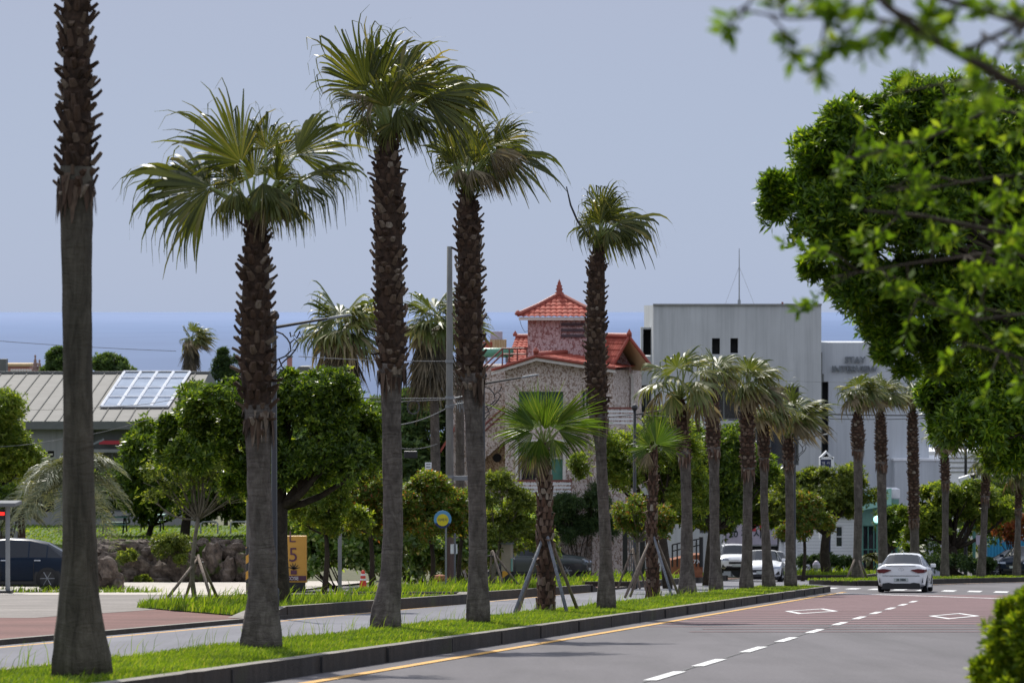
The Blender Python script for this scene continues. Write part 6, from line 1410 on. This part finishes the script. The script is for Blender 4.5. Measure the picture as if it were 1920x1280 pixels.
    m_ = MB(); m_.box((0, 0, .18), (L * .9, W * .82, .12)); m_.build('underbody', M['trim'], t, local=True)
    if detail > 1 and kind == 'sedan':
        m_ = MB(); m_.box((xr - .012, 0, .475), (.02, .54, .13)); pl = m_.build('number_plate', M['plate'], t, local=True)
        text_part('38 3886', 'plate_digits', M['plateink'], pl, (xr - .026, 0, .472), .11, rot=(PI / 2, 0, -PI / 2), local=True, bold=.004)
        text_part('S O N A T A', 'boot_lettering', M['steel'], t, (xr + .012, 0, .735), .075, rot=(PI / 2, 0, -PI / 2), local=True, bold=.002)
        m_ = MB(); k = 18
        m_.tube([(xr + .004, .095 * math.cos(2 * PI * a / k), .865 + .055 * math.sin(2 * PI * a / k)) for a in range(k + 1)], .009, 5); m_.tube([(xr + .004, -.03, .825), (xr + .004, .03, .905)], .008, 4); m_.build('boot_emblem', M['chrome'], t, local=True)
        m_ = MB(); m_.prism([(-L * .13, -.012, 1.44), (-L * .19, -.012, 1.41), (-L * .185, -.012, 1.52)], (0, .024, 0)); m_.build('roof_fin', paint, t, local=True)
        for sy in (-1, 1):
            m_ = MB(); m_.prism([(xr - .012, sy * hw * .83, .36), (xr + .0, sy * hw * .885, .36), (xr + .01, sy * hw * .87, .55)], (.03, 0, 0)); m_.build('bumper_slot', M['trim'], t, local=True)
        m_ = MB(); m_.box((xr - .005, 0, .625), (.02, hw * 1.5, .018)); m_.build('bumper_gap', M['trim'], t, local=True)
        m_ = MB(); m_.box((xr + .0, 0, 1.005), (.06, hw * 1.2, .02)); m_.build('boot_lip', paint, t, local=True)
    if kind == 'suv':
        for sy in (-1, 1):
            m_ = MB(); m_.tube([(-L * .36, sy * hw * .62, 1.68), (-L * .2, sy * hw * .63, 1.74), (L * .04, sy * hw * .63, 1.73), (L * .1, sy * hw * .62, 1.66)], .022, 5); m_.build('roof_rail', M['steel'], t, local=True)
    return t
def ground_pt(x, Y, dz=0): return on_ground(x, Y, dz)
hd = rad(79.5); Ysr = 115.2; pr = ground_pt(1690, Ysr, .012)
car('car', 'white saloon seen from behind on the road by the crossing', 'car', pr + Vector((math.cos(hd) * 2.25, math.sin(hd) * 2.25, -0.07125 * 2.25)), hd, SED, M['carwhite'], 4.85, 1.86, .90, detail=2)
p = ground_pt(142, 113, .11); car('car', 'dark blue SUV parked side on at the left edge behind the bus shelter post', 'car', p + Vector((-2.35, 0, 0)), PI, CRO, M['carblue'], 4.7, 1.86, 1.06, detail=2, kind='cross')
p = ground_pt(1107, 156, .12); car('car', 'dark grey SUV nosing out between the two young palms', 'car', p + Vector((-2.3, .6, 0)), rad(-10), SUV, M['cargrey'], 4.6, 1.86, 1.0, detail=2, kind='suv')
p = ground_pt(1381, 184, .10); car('car', 'white SUV facing the camera left of the other white cars', 'car', p + Vector((0, 2, 0)), rad(-90), SUV, M['carwhite'], 4.6, 1.86, .94, kind='suv')
p = ground_pt(1430, 157, .0); car('car', 'white hatchback facing the camera between the last median palms', 'car', p + Vector((.2, 2.2, -.15)), rad(-96), SED, M['carwhite'], 4.4, 1.84, 1.0)
p = ground_pt(1448, 177, .03); car('car', 'white saloon half hidden behind the white hatchback', 'car', p + Vector((.2, 2.2, -.15)), rad(-92), SED, M['carwhite'], 4.5, 1.8, .95)
p = ground_pt(1828, 172, .06); car('car', 'black car parked side on behind the leaning far palm', 'car', p + Vector((2.1, .4, 0)), rad(196), SED, M['carblack'], 4.6, 1.82, .98)
p = ground_pt(1908, 166, .12); car('car', 'dark blue car facing left at the right edge above the clipped hedge', 'car', p + Vector((.6, 1.5, 0)), rad(-112), SED, M['carblue'], 4.4, 1.8, .98)
# box truck with printed side
Yt = 190.0; ts = px(Yt); t = thing('box_truck', ground_pt(1410, Yt, .0), 'pale mauve box truck with printed characters behind the white cars', 'truck')
mb = MB(); mb.box((at(1409, 0, Yt).x, Yt + 1, at(0, 997, Yt).z), (98 * ts, 2, 50 * ts)); bx_ = bevel(mb.build('cargo_box', M['panelpink'], t), .05)
mb = MB(); mb.box((at(1409, 0, Yt).x, Yt - .03, at(0, 973, Yt).z), (99 * ts, .06, .09)); mb.box((at(1361, 0, Yt).x, Yt - .03, at(0, 997, Yt).z), (.08, .05, 46 * ts)); mb.build('edge_trim', M['steel'], bx_)
for s_, x, y, z_, m_ in (('古 해', 1386, 990, .62, 'plateink'), ('20 찌', 1386, 1001, .52, 'plateink'), ('■ ■', 1421, 990, .5, 'redink'), ('시', 1421, 1001, .55, 'plateink')):
    text_part(s_, 'printed_characters', M[m_], bx_, at(x, y, Yt) + Vector((0, -.02, 0)), z_, ext=.006, bold=.01)
mb = MB(); mb.box((at(1474, 0, Yt).x, Yt + 1, at(0, 1018, Yt).z), (28 * ts, 1.9, 52 * ts), taper=.88); cb = bevel(mb.build('cab', M['white'], t), .08)
mb = MB(); mb.box((at(1472, 0, Yt).x, Yt + .02, at(0, 1008, Yt).z), (15 * ts, .08, 16 * ts)); mb.build('cab_window', M['carglass'], cb)
for x in (1385, 1468):
    mb = MB(); c = at(x, 1068, Yt); mb.tube([(c.x, Yt + .02, c.z), (c.x, Yt + .25, c.z)], .42, 16); mb.build('wheel', M['tyre'], t)
mb = MB(); mb.box((at(1415, 0, Yt).x, Yt + 1, at(0, 1032, Yt).z), (110 * ts, 1.2, .3)); mb.build('chassis', M['trim'], t)

# ================================================================== STREET FURNITURE
def lamp(label, x, ytop, Y, arm, ph_top=None, seed=1):
    """single arm lamp: pole foot on the kerb line; arm runs to the right, rising"""
    b = on_ground(x, Y, .1); t = thing('street_lamp', b, label, 'street lamp', None); top = at(x, ytop, Y)
    mb = MB(); mb.tube([b, b + Vector((0, 0, .5)), b + Vector((0, 0, .55)), top + Vector((0, 0, .12))], [.11, .10, .065, .05], 10); mb.lathe((top.x, top.y, top.z + .12), [(.05, 0), (.10, .05), (.11, .11), (.07, .19), (0, .22)], 10); mb.build('pole', M['black'], t, smooth=True)
    e = top + Vector((arm, 0, arm * .155)); a0 = top + Vector((0, 0, -.02)); mid = a0.lerp(e, .68)
    mb = MB(); mb.tube([a0, mid], [.034, .026], 7); mb.build('arm', M['black'], t)
    mb = MB(); d = (e - mid); mb.box(tuple((mid + e) / 2), (d.length * 1.02, .14, .055), rot=Matrix.Rotation(-math.atan2(d.z, d.x), 3, 'Y'), taper=.8); bevel(mb.build('lamp_head', M['steel'], t), .02)
    mb = MB(); k = arm / 1.6 * .95
    P_ = lambda u, v: top + Vector((u * k, 0, v * k))
    curls = [[(.02, -.1), (.18, -.16), (.28, -.26), (.34, -.36)], [(.34, -.12), (.36, -.22), (.44, -.18), (.48, -.26), (.55, -.12), (.62, -.26), (.5, -.24), (.56, -.1)], [(.34, -.36), (.36, -.52), (.46, -.5), (.52, -.36), (.44, -.27), (.34, -.36)],
             [(.36, -.52), (.24, -.64), (.10, -.70), (.05, -.72)], [(.46, -.5), (.36, -.62), (.22, -.74)], [(.22, -.74), (.14, -.82), (.20, -.92), (.12, -.98), (.05, -1.1)], [(.10, -.70), (.16, -.84), (.06, -.92)]]
    for c in curls: mb.tube([P_(u, v) for u, v in c], .017, 5)
    mb.build('ornament', M['black'], t); return t
lamp('black street lamp with scrolled bracket behind the second palm', 514, 612, 70, 1.6)
lamp('black street lamp behind the fourth tall palm, arm across the house gable', 906, 718, 97, 1.58)
lamp('black street lamp left of the bright fanned young palm', 1190, 776, 118, 1.55)
lamp('black street lamp with scrolled bracket behind the last near median palm', 1490, 823, 145, 1.6)
# round head lamp far right
t = thing('street_lamp', on_ground(1811, 176), 'dark green lamp post under the right hand leaves', 'street lamp'); mb = MB(); b = on_ground(1811, 176); mb.tube([b, at(1811, 835, 176)], [.10, .07], 8); mb.build('pole', M['black'], t); mb = MB(); mb.box(tuple(at(1811, 838, 176)), (.4, .3, .15)); mb.build('lamp_head', M['steel'], t)
t = thing('camera_post', on_ground(1827, 174), 'teal post with a dark round camera head at the right', 'camera post'); mb = MB(); mb.tube([on_ground(1827, 174), at(1827, 898, 174)], .08, 8); mb.build('pole', M['teal'], t); mb = MB(); c = at(1827, 893, 174); mb.lathe((c.x, c.y, c.z - .12), [(.09, 0), (.20, .06), (.2, .22), (.08, .3), (0, .31)], 10); mb.build('camera_head', M['black'], t)
mb = MB(); c = at(1809, 897, 172); mb.box(tuple(c), (.62, .3, .28), rot=Matrix.Rotation(-.3, 3, 'Y')); tag(bevel(mb.build('dish_box', M['white'], None), .06), 'small white slanted box on a roof behind the far palms', 'box')
t = thing('globe_lamp', on_ground(1645, 180), 'short post lamp with a glowing cyan white globe left of the white saloon', 'lamp'); mb = MB(); mb.tube([on_ground(1645, 180), at(1645, 984, 180)], [.06, .05], 8); mb.lathe(tuple(at(1645, 986, 180)), [(.06, 0), (.16, .06), (.18, .12)], 10); mb.build('pole', M['teal'], t)
mb = MB(); c = at(1645, 973, 180); mb.lathe((c.x, c.y, c.z - .2), [(.0, 0), (.13, .03), (.19, .12), (.2, .22), (.15, .33), (.0, .38)], 12); mb.build('globe', M['globe'], t, smooth=True)
# concrete utility pole
YU = 122.0; pu = on_ground(843, YU); t = thing('utility_pole', pu, 'tall grey concrete utility pole with steel bands between third and fourth palm', 'utility pole'); tp = at(843, 462, YU)
mb = MB(); mb.tube([pu - Vector((0, 0, .1)), tp], [.165, .095], 16); mb.build('pole', M['pole'], t, smooth=True); mb = MB()
for y in (677, 745, 762, 893): c = at(843, y, YU); mb.lathe((c.x, c.y, c.z - .05), [(.135, 0), (.155, 0), (.155, .1), (.135, .1)], 14)
mb.build('steel_band', M['steel'], t); mb = MB()
for y, x2 in ((748, 868), (760, 872)): mb.tube([at(843, y, YU - .2), at(x2, y - 5, YU - .3)], .03, 5)
for k in range(6): mb.tube([at(858 + k * 4, 752 - k, YU - .3), at(858 + k * 4, 766 + (k % 2) * 6, YU - .3)], .02, 5)
mb.build('bracket', M['steel'], t); mb = MB(); c = at(846, 896, YU)
mb.box((c.x + .6, c.y, c.z), (1.3, .1, .16)); mb.build('side_arm', M['steel'], t)
t = thing('hazard_pole', on_ground(470, 100, .2), 'pale post with black and yellow hazard wrap beside the second palm', 'utility pole'); b = on_ground(472, 100, .15); mb = MB(); mb.tube([b, at(472, 585, 100)], [.175, .135], 16); mb.build('pole', M['pole'], t, smooth=True)
mb = MB(); z0, z1 = at(0, 1092, 100).z, at(0, 1025, 100).z; mb.lathe((b.x, b.y, z0), [(.18, 0), (.182, .01), (.178, z1 - z0)], 18); mb.build('hazard_wrap', M['hazard'], t, smooth=True)
# cables
def cable(label, pts, r=.012, sag=.0, mat='insul'):
    W3 = [at(x, y, Y) for x, y, Y in pts]; mb = MB(); out = []
    for a, b in zip(W3[:-1], W3[1:]):
        for i in range(10): t_ = i / 10; out.append(a.lerp(b, t_) - Vector((0, 0, sag * 4 * t_ * (1 - t_))))
    out.append(W3[-1]); mb.tube(out, r, 5); tag(mb.build('overhead_cable', M[mat], None), label, 'cable')
cable('pale overhead cable crossing the dry skirted palms to the concrete pole', [(560, 668, 122), (843, 677, 122)], .014, .05, 'cablegrey')
cable('upper cable of the bundle running left from the concrete pole', [(640, 744, 122), (843, 746, 122)], .018, .03, 'cablegrey')
cable('lower cable of the bundle running left from the concrete pole', [(640, 752, 122), (843, 748, 122)], .014, .05, 'cablegrey')
cable('white cable sloping down left from the concrete pole', [(742, 797, 122), (843, 762, 122)], .022, .12, 'cablegrey')
cable('dark cable from the pole bracket to the street lamp left of the young palm', [(868, 752, 122), (1190, 777, 118)], .014, .3)
cable('dark cable running right from the lamp in front of the concrete building', [(1190, 776, 118), (1490, 782, 145), (1800, 780, 160)], .016, .12)
cable('thin dark cable under it behind the median palms', [(1540, 776, 150), (1780, 778, 160)], .03, .03)
cable('faint cable across the upper wall of the concrete building', [(1465, 714, 160), (1720, 718, 165)], .008, .02, 'cablegrey')
cable('faint long cable sloping across the sea at the left', [(-40, 636, 140), (330, 658, 150)], .012, .05, 'cablegrey')
cable('looped cable along the metal roof', [(-20, 764, 150), (190, 763, 150), (360, 742, 140), (470, 716, 110)], .012, .1)
cable('cable rising across the grey wall behind the nearest trunk', [(-30, 838, 140), (120, 822, 138), (270, 788, 130), (470, 728, 110)], .012, .08, 'cablegrey')
cable('drooping cable between the dry skirted palm trunks', [(742, 838, 126), (820, 832, 126)], .014, .12, 'cablegrey')
mb = MB(); c = at(775, 763, 122); k = 18
for q in range(2): mb.tube([(c.x + (.22 - .02 * q) * math.cos(2 * PI * i / k), c.y + .03 * q, c.z + (.25 - .02 * q) * math.sin(2 * PI * i / k)) for i in range(k + 1)], .018, 5)
tag(mb.build('cable_coil', M['insul'], None), 'round coil of black cable hanging by the third palm', 'cable')
t = thing('notice_box', at(803, 875, 138), 'small white notice plate on the dry skirted palm trunk', 'sign'); mb = MB(); mb.box(tuple(at(803, 875, 138)), (.26, .06, .36)); mb.build('plate', M['white'], t); mb = MB()
for y in (870, 875, 880): mb.box(tuple(at(803, y, 137.96)), (.18, .02, .025))
mb.build('notice_lines', M['plateink'], t)
mb = MB(); mb.box(tuple(at(770, 852, 130)), (.5, .3, .28)); tag(bevel(mb.build('junction_box', M['black'], None), .03), 'black cable junction box hanging between the trunks', 'box')
# yellow standing sign
YS = 111.0; s_ = px(YS); b = on_ground(551, YS, .05); t = thing('standing_sign', b, 'ochre standing sign with a purple numeral beside the black trunk', 'sign')
mb = MB(); mb.box((at(549, 0, YS).x, YS, (at(0, 1004, YS).z + at(0, 1092, YS).z) / 2), (52 * s_, .22, 88 * s_)); fc = bevel(mb.build('sign_face', M['yellow'], t), .02)
mb = MB(); mb.box((at(549, 0, YS).x, YS - .125, at(0, 1083, YS).z), (51 * s_, .03, 9 * s_)); bd = mb.build('name_band', M['purple'], t)
mb = MB(); mb.box((at(550, 0, YS).x, YS, at(0, 1099, YS).z), (44 * s_, .3, 16 * s_)); mb.build('base', M['trim'], t)
text_part('5', 'numeral', M['purple'], fc, at(550, 1040.5, YS) + Vector((0, -.125, 0)), 38 * s_, bold=-.002); text_part('L', 'numeral', M['purple'], fc, at(548, 1006.5, YS) + Vector((0, -.125, 0)), 30 * s_, bold=-.004)
text_part('COSE', 'band_lettering', M['white'], bd, at(549, 1083.5, YS) + Vector((0, -.155, 0)), 9 * s_)
mb = MB(); c = at(551, 1066, YS)
for a in (-70, -40, -12, 18, 48, 75): d = Vector((math.sin(rad(a)), 0, math.cos(rad(a)))); e = Vector((d.z, 0, -d.x)) * .025; y_ = Vector((0, -.127, 0)); mb.quad([c + y_ - e, c + y_ + e, c + y_ + d * .2 + e * .3, c + y_ + d * .2 - e * .3])
mb.build('plant_drawing', M['trim'], fc); mb = MB(); mb.box((c.x, YS - .118, at(0, 1072, YS).z), (.2, .03, .13)); mb.build('pot_drawing', M['purple'], fc)
mb = MB(); c = at(524, 990, 112); mb.prism([c + Vector((-.04, 0, .1)), c + Vector((.05, 0, .1)), c + Vector((.02, 0, -.3)), c + Vector((-.01, 0, -.3))], (0, .03, 0)); tag(mb.build('red_pennant', M['redink'], None), 'small red pennant glimpsed between the two dark trunks', 'flag')
# cone
YQ = 118.0; b = on_ground(680.5, YQ, .23); b.z = at(0, 1106, YQ).z; t = thing('traffic_cone', b, 'tall orange traffic cone with two white bands in the verge', 'traffic cone')
H_ = 37 * px(YQ); mb = MB(); mb.lathe(tuple(b), [(.17, 0), (.17, .03), (.13, .05), (.115, H_ * .36), (.09, H_ * .66), (.055, H_ * .97), (.03, H_), (0, H_)], 14); mb.box((b.x, b.y, b.z + .02), (.32, .32, .04)); mb.build('cone_body', M['orange'], t, smooth=False)
for f_ in (.50, .74): mb = MB(); r = .118 - (f_ - .36) * .10; mb.lathe((b.x, b.y, b.z + H_ * f_), [(r + .004, 0), (r - .008, H_ * .09)], 14); mb.build('white_band', M['white'], t)
mb = MB(); bz = on_ground(637, 116); mb.box((bz.x, bz.y, (bz.z + at(0, 1000, 116).z) / 2), (.13, .10, at(0, 1000, 116).z - bz.z)); tag(mb.build('steel_post', M['steel'], None), 'plain blue grey steel post in the climbers left of the orange cone', 'post')
# round sign
YO = 104.0; b = on_ground(842, YO, .2); b.x = at(836, 0, YO).x; t = thing('round_sign', b, 'round sky blue and yellow sign on a post in front of the reddish tree', 'sign'); c = at(830, 973, YO); so = px(YO)
mb = MB(); mb.tube([b, Vector((b.x, YO, c.z))], .03, 8); mb.build('post', M['steel'], t)
mb = MB(); mb.tube([(c.x, YO - .04, c.z), (c.x, YO - .07, c.z)], 16.5 * so, 28); fc = mb.build('sign_disc', M['signblue'], t)
mb = MB(); k = 16; mb.quad([(c.x + 16.6 * so * math.cos(a), YO - .074, c.z + 16.6 * so * math.sin(a)) for a in [rad(205 + 130 * i / k) for i in range(k + 1)]]); mb.build('navy_segment', M['signnavy'], fc)
mb = MB(); mb.tube([(c.x, YO - .072, c.z - .02), (c.x, YO - .08, c.z - .02)], 11.3 * so, 24); mb.build('yellow_disc', M['signyellow'], fc)
text_part('이야기', 'sign_characters', M['signnavy'], fc, Vector((c.x, YO - .084, c.z - .02)), 6.6 * so, ext=.003); 
YP = 106.0; b = on_ground(853, YP, .2); t = thing('post_sign', b, 'small white plate on a thin post left of the fourth tall palm', 'sign'); c = at(851, 1029, YP)
mb = MB(); mb.tube([b, Vector((b.x, YP, at(0, 1000, YP).z))], .03, 8); mb.build('post', M['woodgrey'], t); mb = MB(); mb.box((c.x, YP + .05, c.z), (13 * px(YP), .02, 18 * px(YP))); mb.build('plate', M['white'], t)
# cabinet
YX = 108.0; b = on_ground(951, YX, .2); sx_ = px(YX); t = thing('utility_cabinet', b, 'beige utility cabinet with teal panel on a striped plinth', 'cabinet')
mb = MB(); mb.box((b.x, YX, at(0, 1045, YX).z), (19 * sx_, .3, 52 * sx_), rot=Matrix.Rotation(-.25, 3, 'Z')); cb = bevel(mb.build('body', M['boxbeige'], t), .015)
mb = MB(); mb.box((b.x + .145, YX - .13, at(0, 1058, YX).z), (.012, .2, 24 * sx_), rot=Matrix.Rotation(-.25, 3, 'Z')); mb.build('teal_panel', M['teal'], cb)
mb = MB(); mb.box((b.x, YX, at(0, 1018, YX).z), (21 * sx_, .36, .05), rot=Matrix.Rotation(-.25, 3, 'Z')); mb.build('lid', M['steel'], cb)
mb = MB(); mb.box((b.x, YX, (at(0, 1071, YX).z + b.z) / 2), (18 * sx_, .28, at(0, 1071, YX).z - b.z + .05)); mb.build('plinth', M['hazard'], t)
# bus shelter
YBS = 109.0; b = on_ground(14, YBS, .06); t = thing('bus_shelter', b, 'thin roofed shelter post with red display at the left edge', 'bus shelter'); sb = px(YBS)
for x in (14, -150): mb = MB(); q = on_ground(x, YBS, .06); mb.tube([q, Vector((q.x, YBS, at(0, 948, YBS).z))], .075, 10); mb.build('post', M['steel'], t)
mb = MB(); mb.box((at(-66, 0, YBS).x, YBS + .3, at(0, 945, YBS).z), (196 * sb, 1.5, .13)); bevel(mb.build('roof', M['cablegrey'], t), .03)
mb = MB(); mb.box((at(-8, 0, YBS).x, YBS + .2, at(0, 965, YBS).z), (38 * sb, .2, 20 * sb)); d_ = mb.build('display_box', M['trim'], t); mb = MB(); mb.box((at(-6, 0, YBS).x, YBS + .09, at(0, 963, YBS).z), (26 * sb, .03, 6 * sb)); mb.build('red_display', M['redled'], d_)
mb = MB(); mb.box((at(5, 0, YBS).x, YBS, b.z + .04), (34 * sb, .6, .12)); mb.build('foot_plate', M['trim'], t)
# blue and white pylon sign with pitched top
YY = 182.0; sy_ = px(YY); b = on_ground(1550, YY); t = thing('pylon_sign', b, 'white framed navy pylon sign with a pitched open top above the flat tree', 'sign')
def pyl(x0, x1, y0, y1, dy=0, th=.5): a, c = at(x0, y1, YY), at(x1, y0, YY); return ((a.x + c.x) / 2, YY + dy + th / 2, (a.z + c.z) / 2), (c.x - a.x, th, c.z - a.z)
mb = MB()
for r_ in ((1537.2, 1539, 857, 1010), (1558.5, 1564, 857, 1010), (1539, 1558.5, 857.5, 861)): mb.box(*pyl(*r_))
for a_, c_ in (((1538, 857), (1550, 845)), ((1562, 857), (1550, 845))): p, q = at(*a_, YY), at(*c_, YY); mb.prism([p, q, q - Vector((0, 0, .12)), p - Vector((0, 0, .12))], (0, .5, 0))
mb.build('frame', M['white'], t); mb = MB(); mb.box(*pyl(1539, 1558.5, 861, 1000, .06, .35)); nf = mb.build('sign_face', M['signnavy'], t)
mb = MB(); mb.box(*pyl(1546, 1558, 960, 1084, .1, .3)); mb.build('leg', M['signnavy'], t)
for ch, x, y in (('대', 1544.5, 868), ('한', 1544.5, 875), ('감', 1544.5, 882), ('기', 1553, 868), ('과', 1553, 882)): text_part(ch, 'sign_characters', M['white'], nf, at(x, y, YY) + Vector((0, .04, 0)), 6.4 * sy_, ext=.01)
# orange ramp wall with railing and gate
YW = 152.0; sw = px(YW); t = thing('ramp_wall', on_ground(1290, YW), 'orange brown ramp wall with white numerals and dark railing', 'wall'); b = on_ground(1290, YW)
mb = MB(); mb.prism([at(1258, 1082, YW), at(1318, 1082, YW), at(1318, 1040, YW), at(1302, 1040, YW), at(1258, 1050, YW)], (0, 1.2, 0)); wl_ = mb.build('wall', M['orangebrick'], t)
text_part('790', 'numerals', M['white'], wl_, at(1308, 1053, YW) + Vector((0, -.02, 0)), 11 * sw)
mb = MB()
for d in (0, .28): mb.tube([at(1260, 1021, YW) - Vector((0, 0, d)), at(1314, 1009, YW) - Vector((0, 0, d))], .035, 6)
for x, y in ((1261, 1021), (1270, 1019), (1289, 1015), (1306, 1011), (1315, 1006)): mb.tube([at(x, y, YW), at(x, 1062, YW)], .035 if x < 1310 else .09, 6)
mb.build('railing', M['black'], t)
t = thing('iron_gate', on_ground(1200, 143), 'dark iron gate with square posts and lantern behind the leafless sapling', 'gate'); sg = px(143); 
for x in (1172, 1205, 1226): mb = MB(); c = at(x, 1025, 143); mb.box(tuple(c), (9 * sg, .22, 110 * sg)); mb.build('gate_post', M['black'], t)
mb = MB()
for x in range(1176, 1226, 4): mb.tube([at(x, 1080, 143.1), at(x, 1004, 143.1)], .02, 4)
for y in (1008, 1070): mb.tube([at(1172, y, 143.1), at(1226, y, 143.1)], .03, 4)
mb.build('gate_bars', M['steel'], t); mb = MB(); c = at(1176, 968, 143); mb.lathe(tuple(c), [(.05, 0), (.14, .05), (.17, .3), (.08, .4), (0, .48)], 8); mb.build('lantern', M['black'], t)
# numbered board, notice board, small bits
t = thing('numbered_board', on_ground(1395, 196), 'white board with black numerals above the box truck', 'sign'); mb = MB(); q0, q1 = at(1367, 976, 193), at(1436, 951, 193); mb.box(((q0.x + q1.x) / 2, 193, (q0.z + q1.z) / 2), (q1.x - q0.x, .12, q1.z - q0.z)); fb = mb.build('board', M['white'], t)
text_part('91', 'numerals', M['plateink'], fb, at(1392, 961, 193) + Vector((0, -.08, 0)), 13 * px(193), bold=.01); 
for x in (1372, 1430): mb = MB(); mb.tube([at(x, 976, 193), on_ground(x, 193)], .06, 6); mb.build('post', M['steel'], t)
t = thing('notice_board', on_ground(1836, 168), 'small grey notice board on a post left of the leaning far palm', 'sign'); c = at(1836, 1012, 168); mb = MB(); mb.box(tuple(c), (11 * px(168), .08, 18 * px(168))); mb.build('board', M['panelpink'], t); mb = MB(); mb.tube([on_ground(1836, 168), c], .04, 6); mb.build('post', M['woodgrey'], t)
mb = MB(); c = on_ground(1531, 179); mb.lathe((c.x, c.y, c.z), [(.16, 0), (.16, .5), (.22, .55), (.2, .75), (.1, .9), (0, .95)], 10); tag(mb.build('hydrant', M['panelpink'], None), 'pinkish hydrant in front of the low dark hedge', 'hydrant')
mb = MB(); c = on_ground(824, 113, .3); mb.lathe((c.x, c.y, c.z + .1), [(.0, 0), (.25, .02), (.28, .10), (.2, .2), (0, .24)], 12); tag(mb.build('red_bowl', M['orangebrick'], None), 'low red bowl planter left of the concrete pole foot', 'planter')
props('timber props of the far median palm left of the white saloon', 149, 1607, 1046, [(1587, 1076, -.6, 'wood'), (1621, 1080, -.6, 'wood'), (1628, 1072, .6, 'wood')], .05)
# ================================================================== LIGHT, SKY, CAMERA
HAZE = 10.0
EL, AZ = rad(46), rad(-13)      # sun ahead of the camera, a little to the left
sv = Vector((math.sin(AZ) * math.cos(EL), math.cos(AZ) * math.cos(EL), math.sin(EL)))
sl = bpy.data.lights.new('sun', 'SUN'); sl.energy = 5.0; sl.angle = rad(.53); sl.color = (1, .955, .88)
so_ = bpy.data.objects.new('sun', sl); so_.rotation_euler = (-sv).to_track_quat('-Z', 'Y').to_euler(); so_.location = (0, 0, 60); col.objects.link(so_)
w = bpy.data.worlds.new('World'); sc.world = w; w.use_nodes = True; nt = w.node_tree
bg = nt.nodes['Background']; sky = nt.nodes.new('ShaderNodeTexSky'); sky.sky_type = 'NISHITA'; sky.sun_disc = False
sky.sun_elevation = EL; sky.sun_rotation = AZ; sky.altitude = 60; sky.air_density = 1.0; sky.dust_density = .6; sky.ozone_density = 2.5
tcw = nt.nodes.new('ShaderNodeTexCoord'); spw = nt.nodes.new('ShaderNodeSeparateXYZ'); nt.links.new(tcw.outputs['Generated'], spw.inputs[0])
rw = nt.nodes.new('ShaderNodeValToRGB'); nt.links.new(spw.outputs['Z'], rw.inputs['Fac']); e = rw.color_ramp.elements; e.new(.5); e.new(.5); e.new(.5)
for i, (p_, c_) in enumerate([(0, (.345, .450, .675)), (.03, (.355, .437, .645)), (.10, (.395, .430, .585)), (.30, (.80, .86, 1.0)), (1.0, (.85, .92, 1.08))]): e[i].position = p_; e[i].color = (*c_, 1)
scw = nt.nodes.new('ShaderNodeMix'); scw.data_type = 'RGBA'; scw.blend_type = 'MULTIPLY'; scw.inputs[0].default_value = 1; nt.links.new(rw.outputs[0], scw.inputs[6]); scw.inputs[7].default_value = (HAZE, HAZE, HAZE, 1)
mxw = nt.nodes.new('ShaderNodeMix'); mxw.data_type = 'RGBA'; mxw.inputs[0].default_value = .86; nt.links.new(sky.outputs[0], mxw.inputs[6]); nt.links.new(scw.outputs[2], mxw.inputs[7])
nt.links.new(mxw.outputs[2], bg.inputs['Color']); bg.inputs['Strength'].default_value = .1
cd = bpy.data.cameras.new('camera'); cam = bpy.data.objects.new('camera', cd); col.objects.link(cam); sc.camera = cam
cd.sensor_width = 36; cd.lens = F / 1920 * 36; cd.clip_start = .2; cd.clip_end = 120000
tilt = math.atan((640 - HY) / F); cam.rotation_euler = (PI / 2 - tilt, 0, 0); cam.location = (0, 0, 0)
cd.dof.use_dof = True; cd.dof.focus_distance = 72; cd.dof.aperture_fstop = 4.2; cd.dof.aperture_blades = 9
sc.view_settings.view_transform = 'Standard'; sc.view_settings.look = 'None'; sc.view_settings.exposure = 0
sc.render.engine = 'CYCLES'; cy = sc.cycles; cy.use_denoising = True; cy.max_bounces = 6; cy.diffuse_bounces = 3; cy.glossy_bounces = 2; cy.transmission_bounces = 3; cy.transparent_max_bounces = 4
cy.caustics_reflective = False; cy.caustics_refractive = False; cy.sample_clamp_indirect = 4
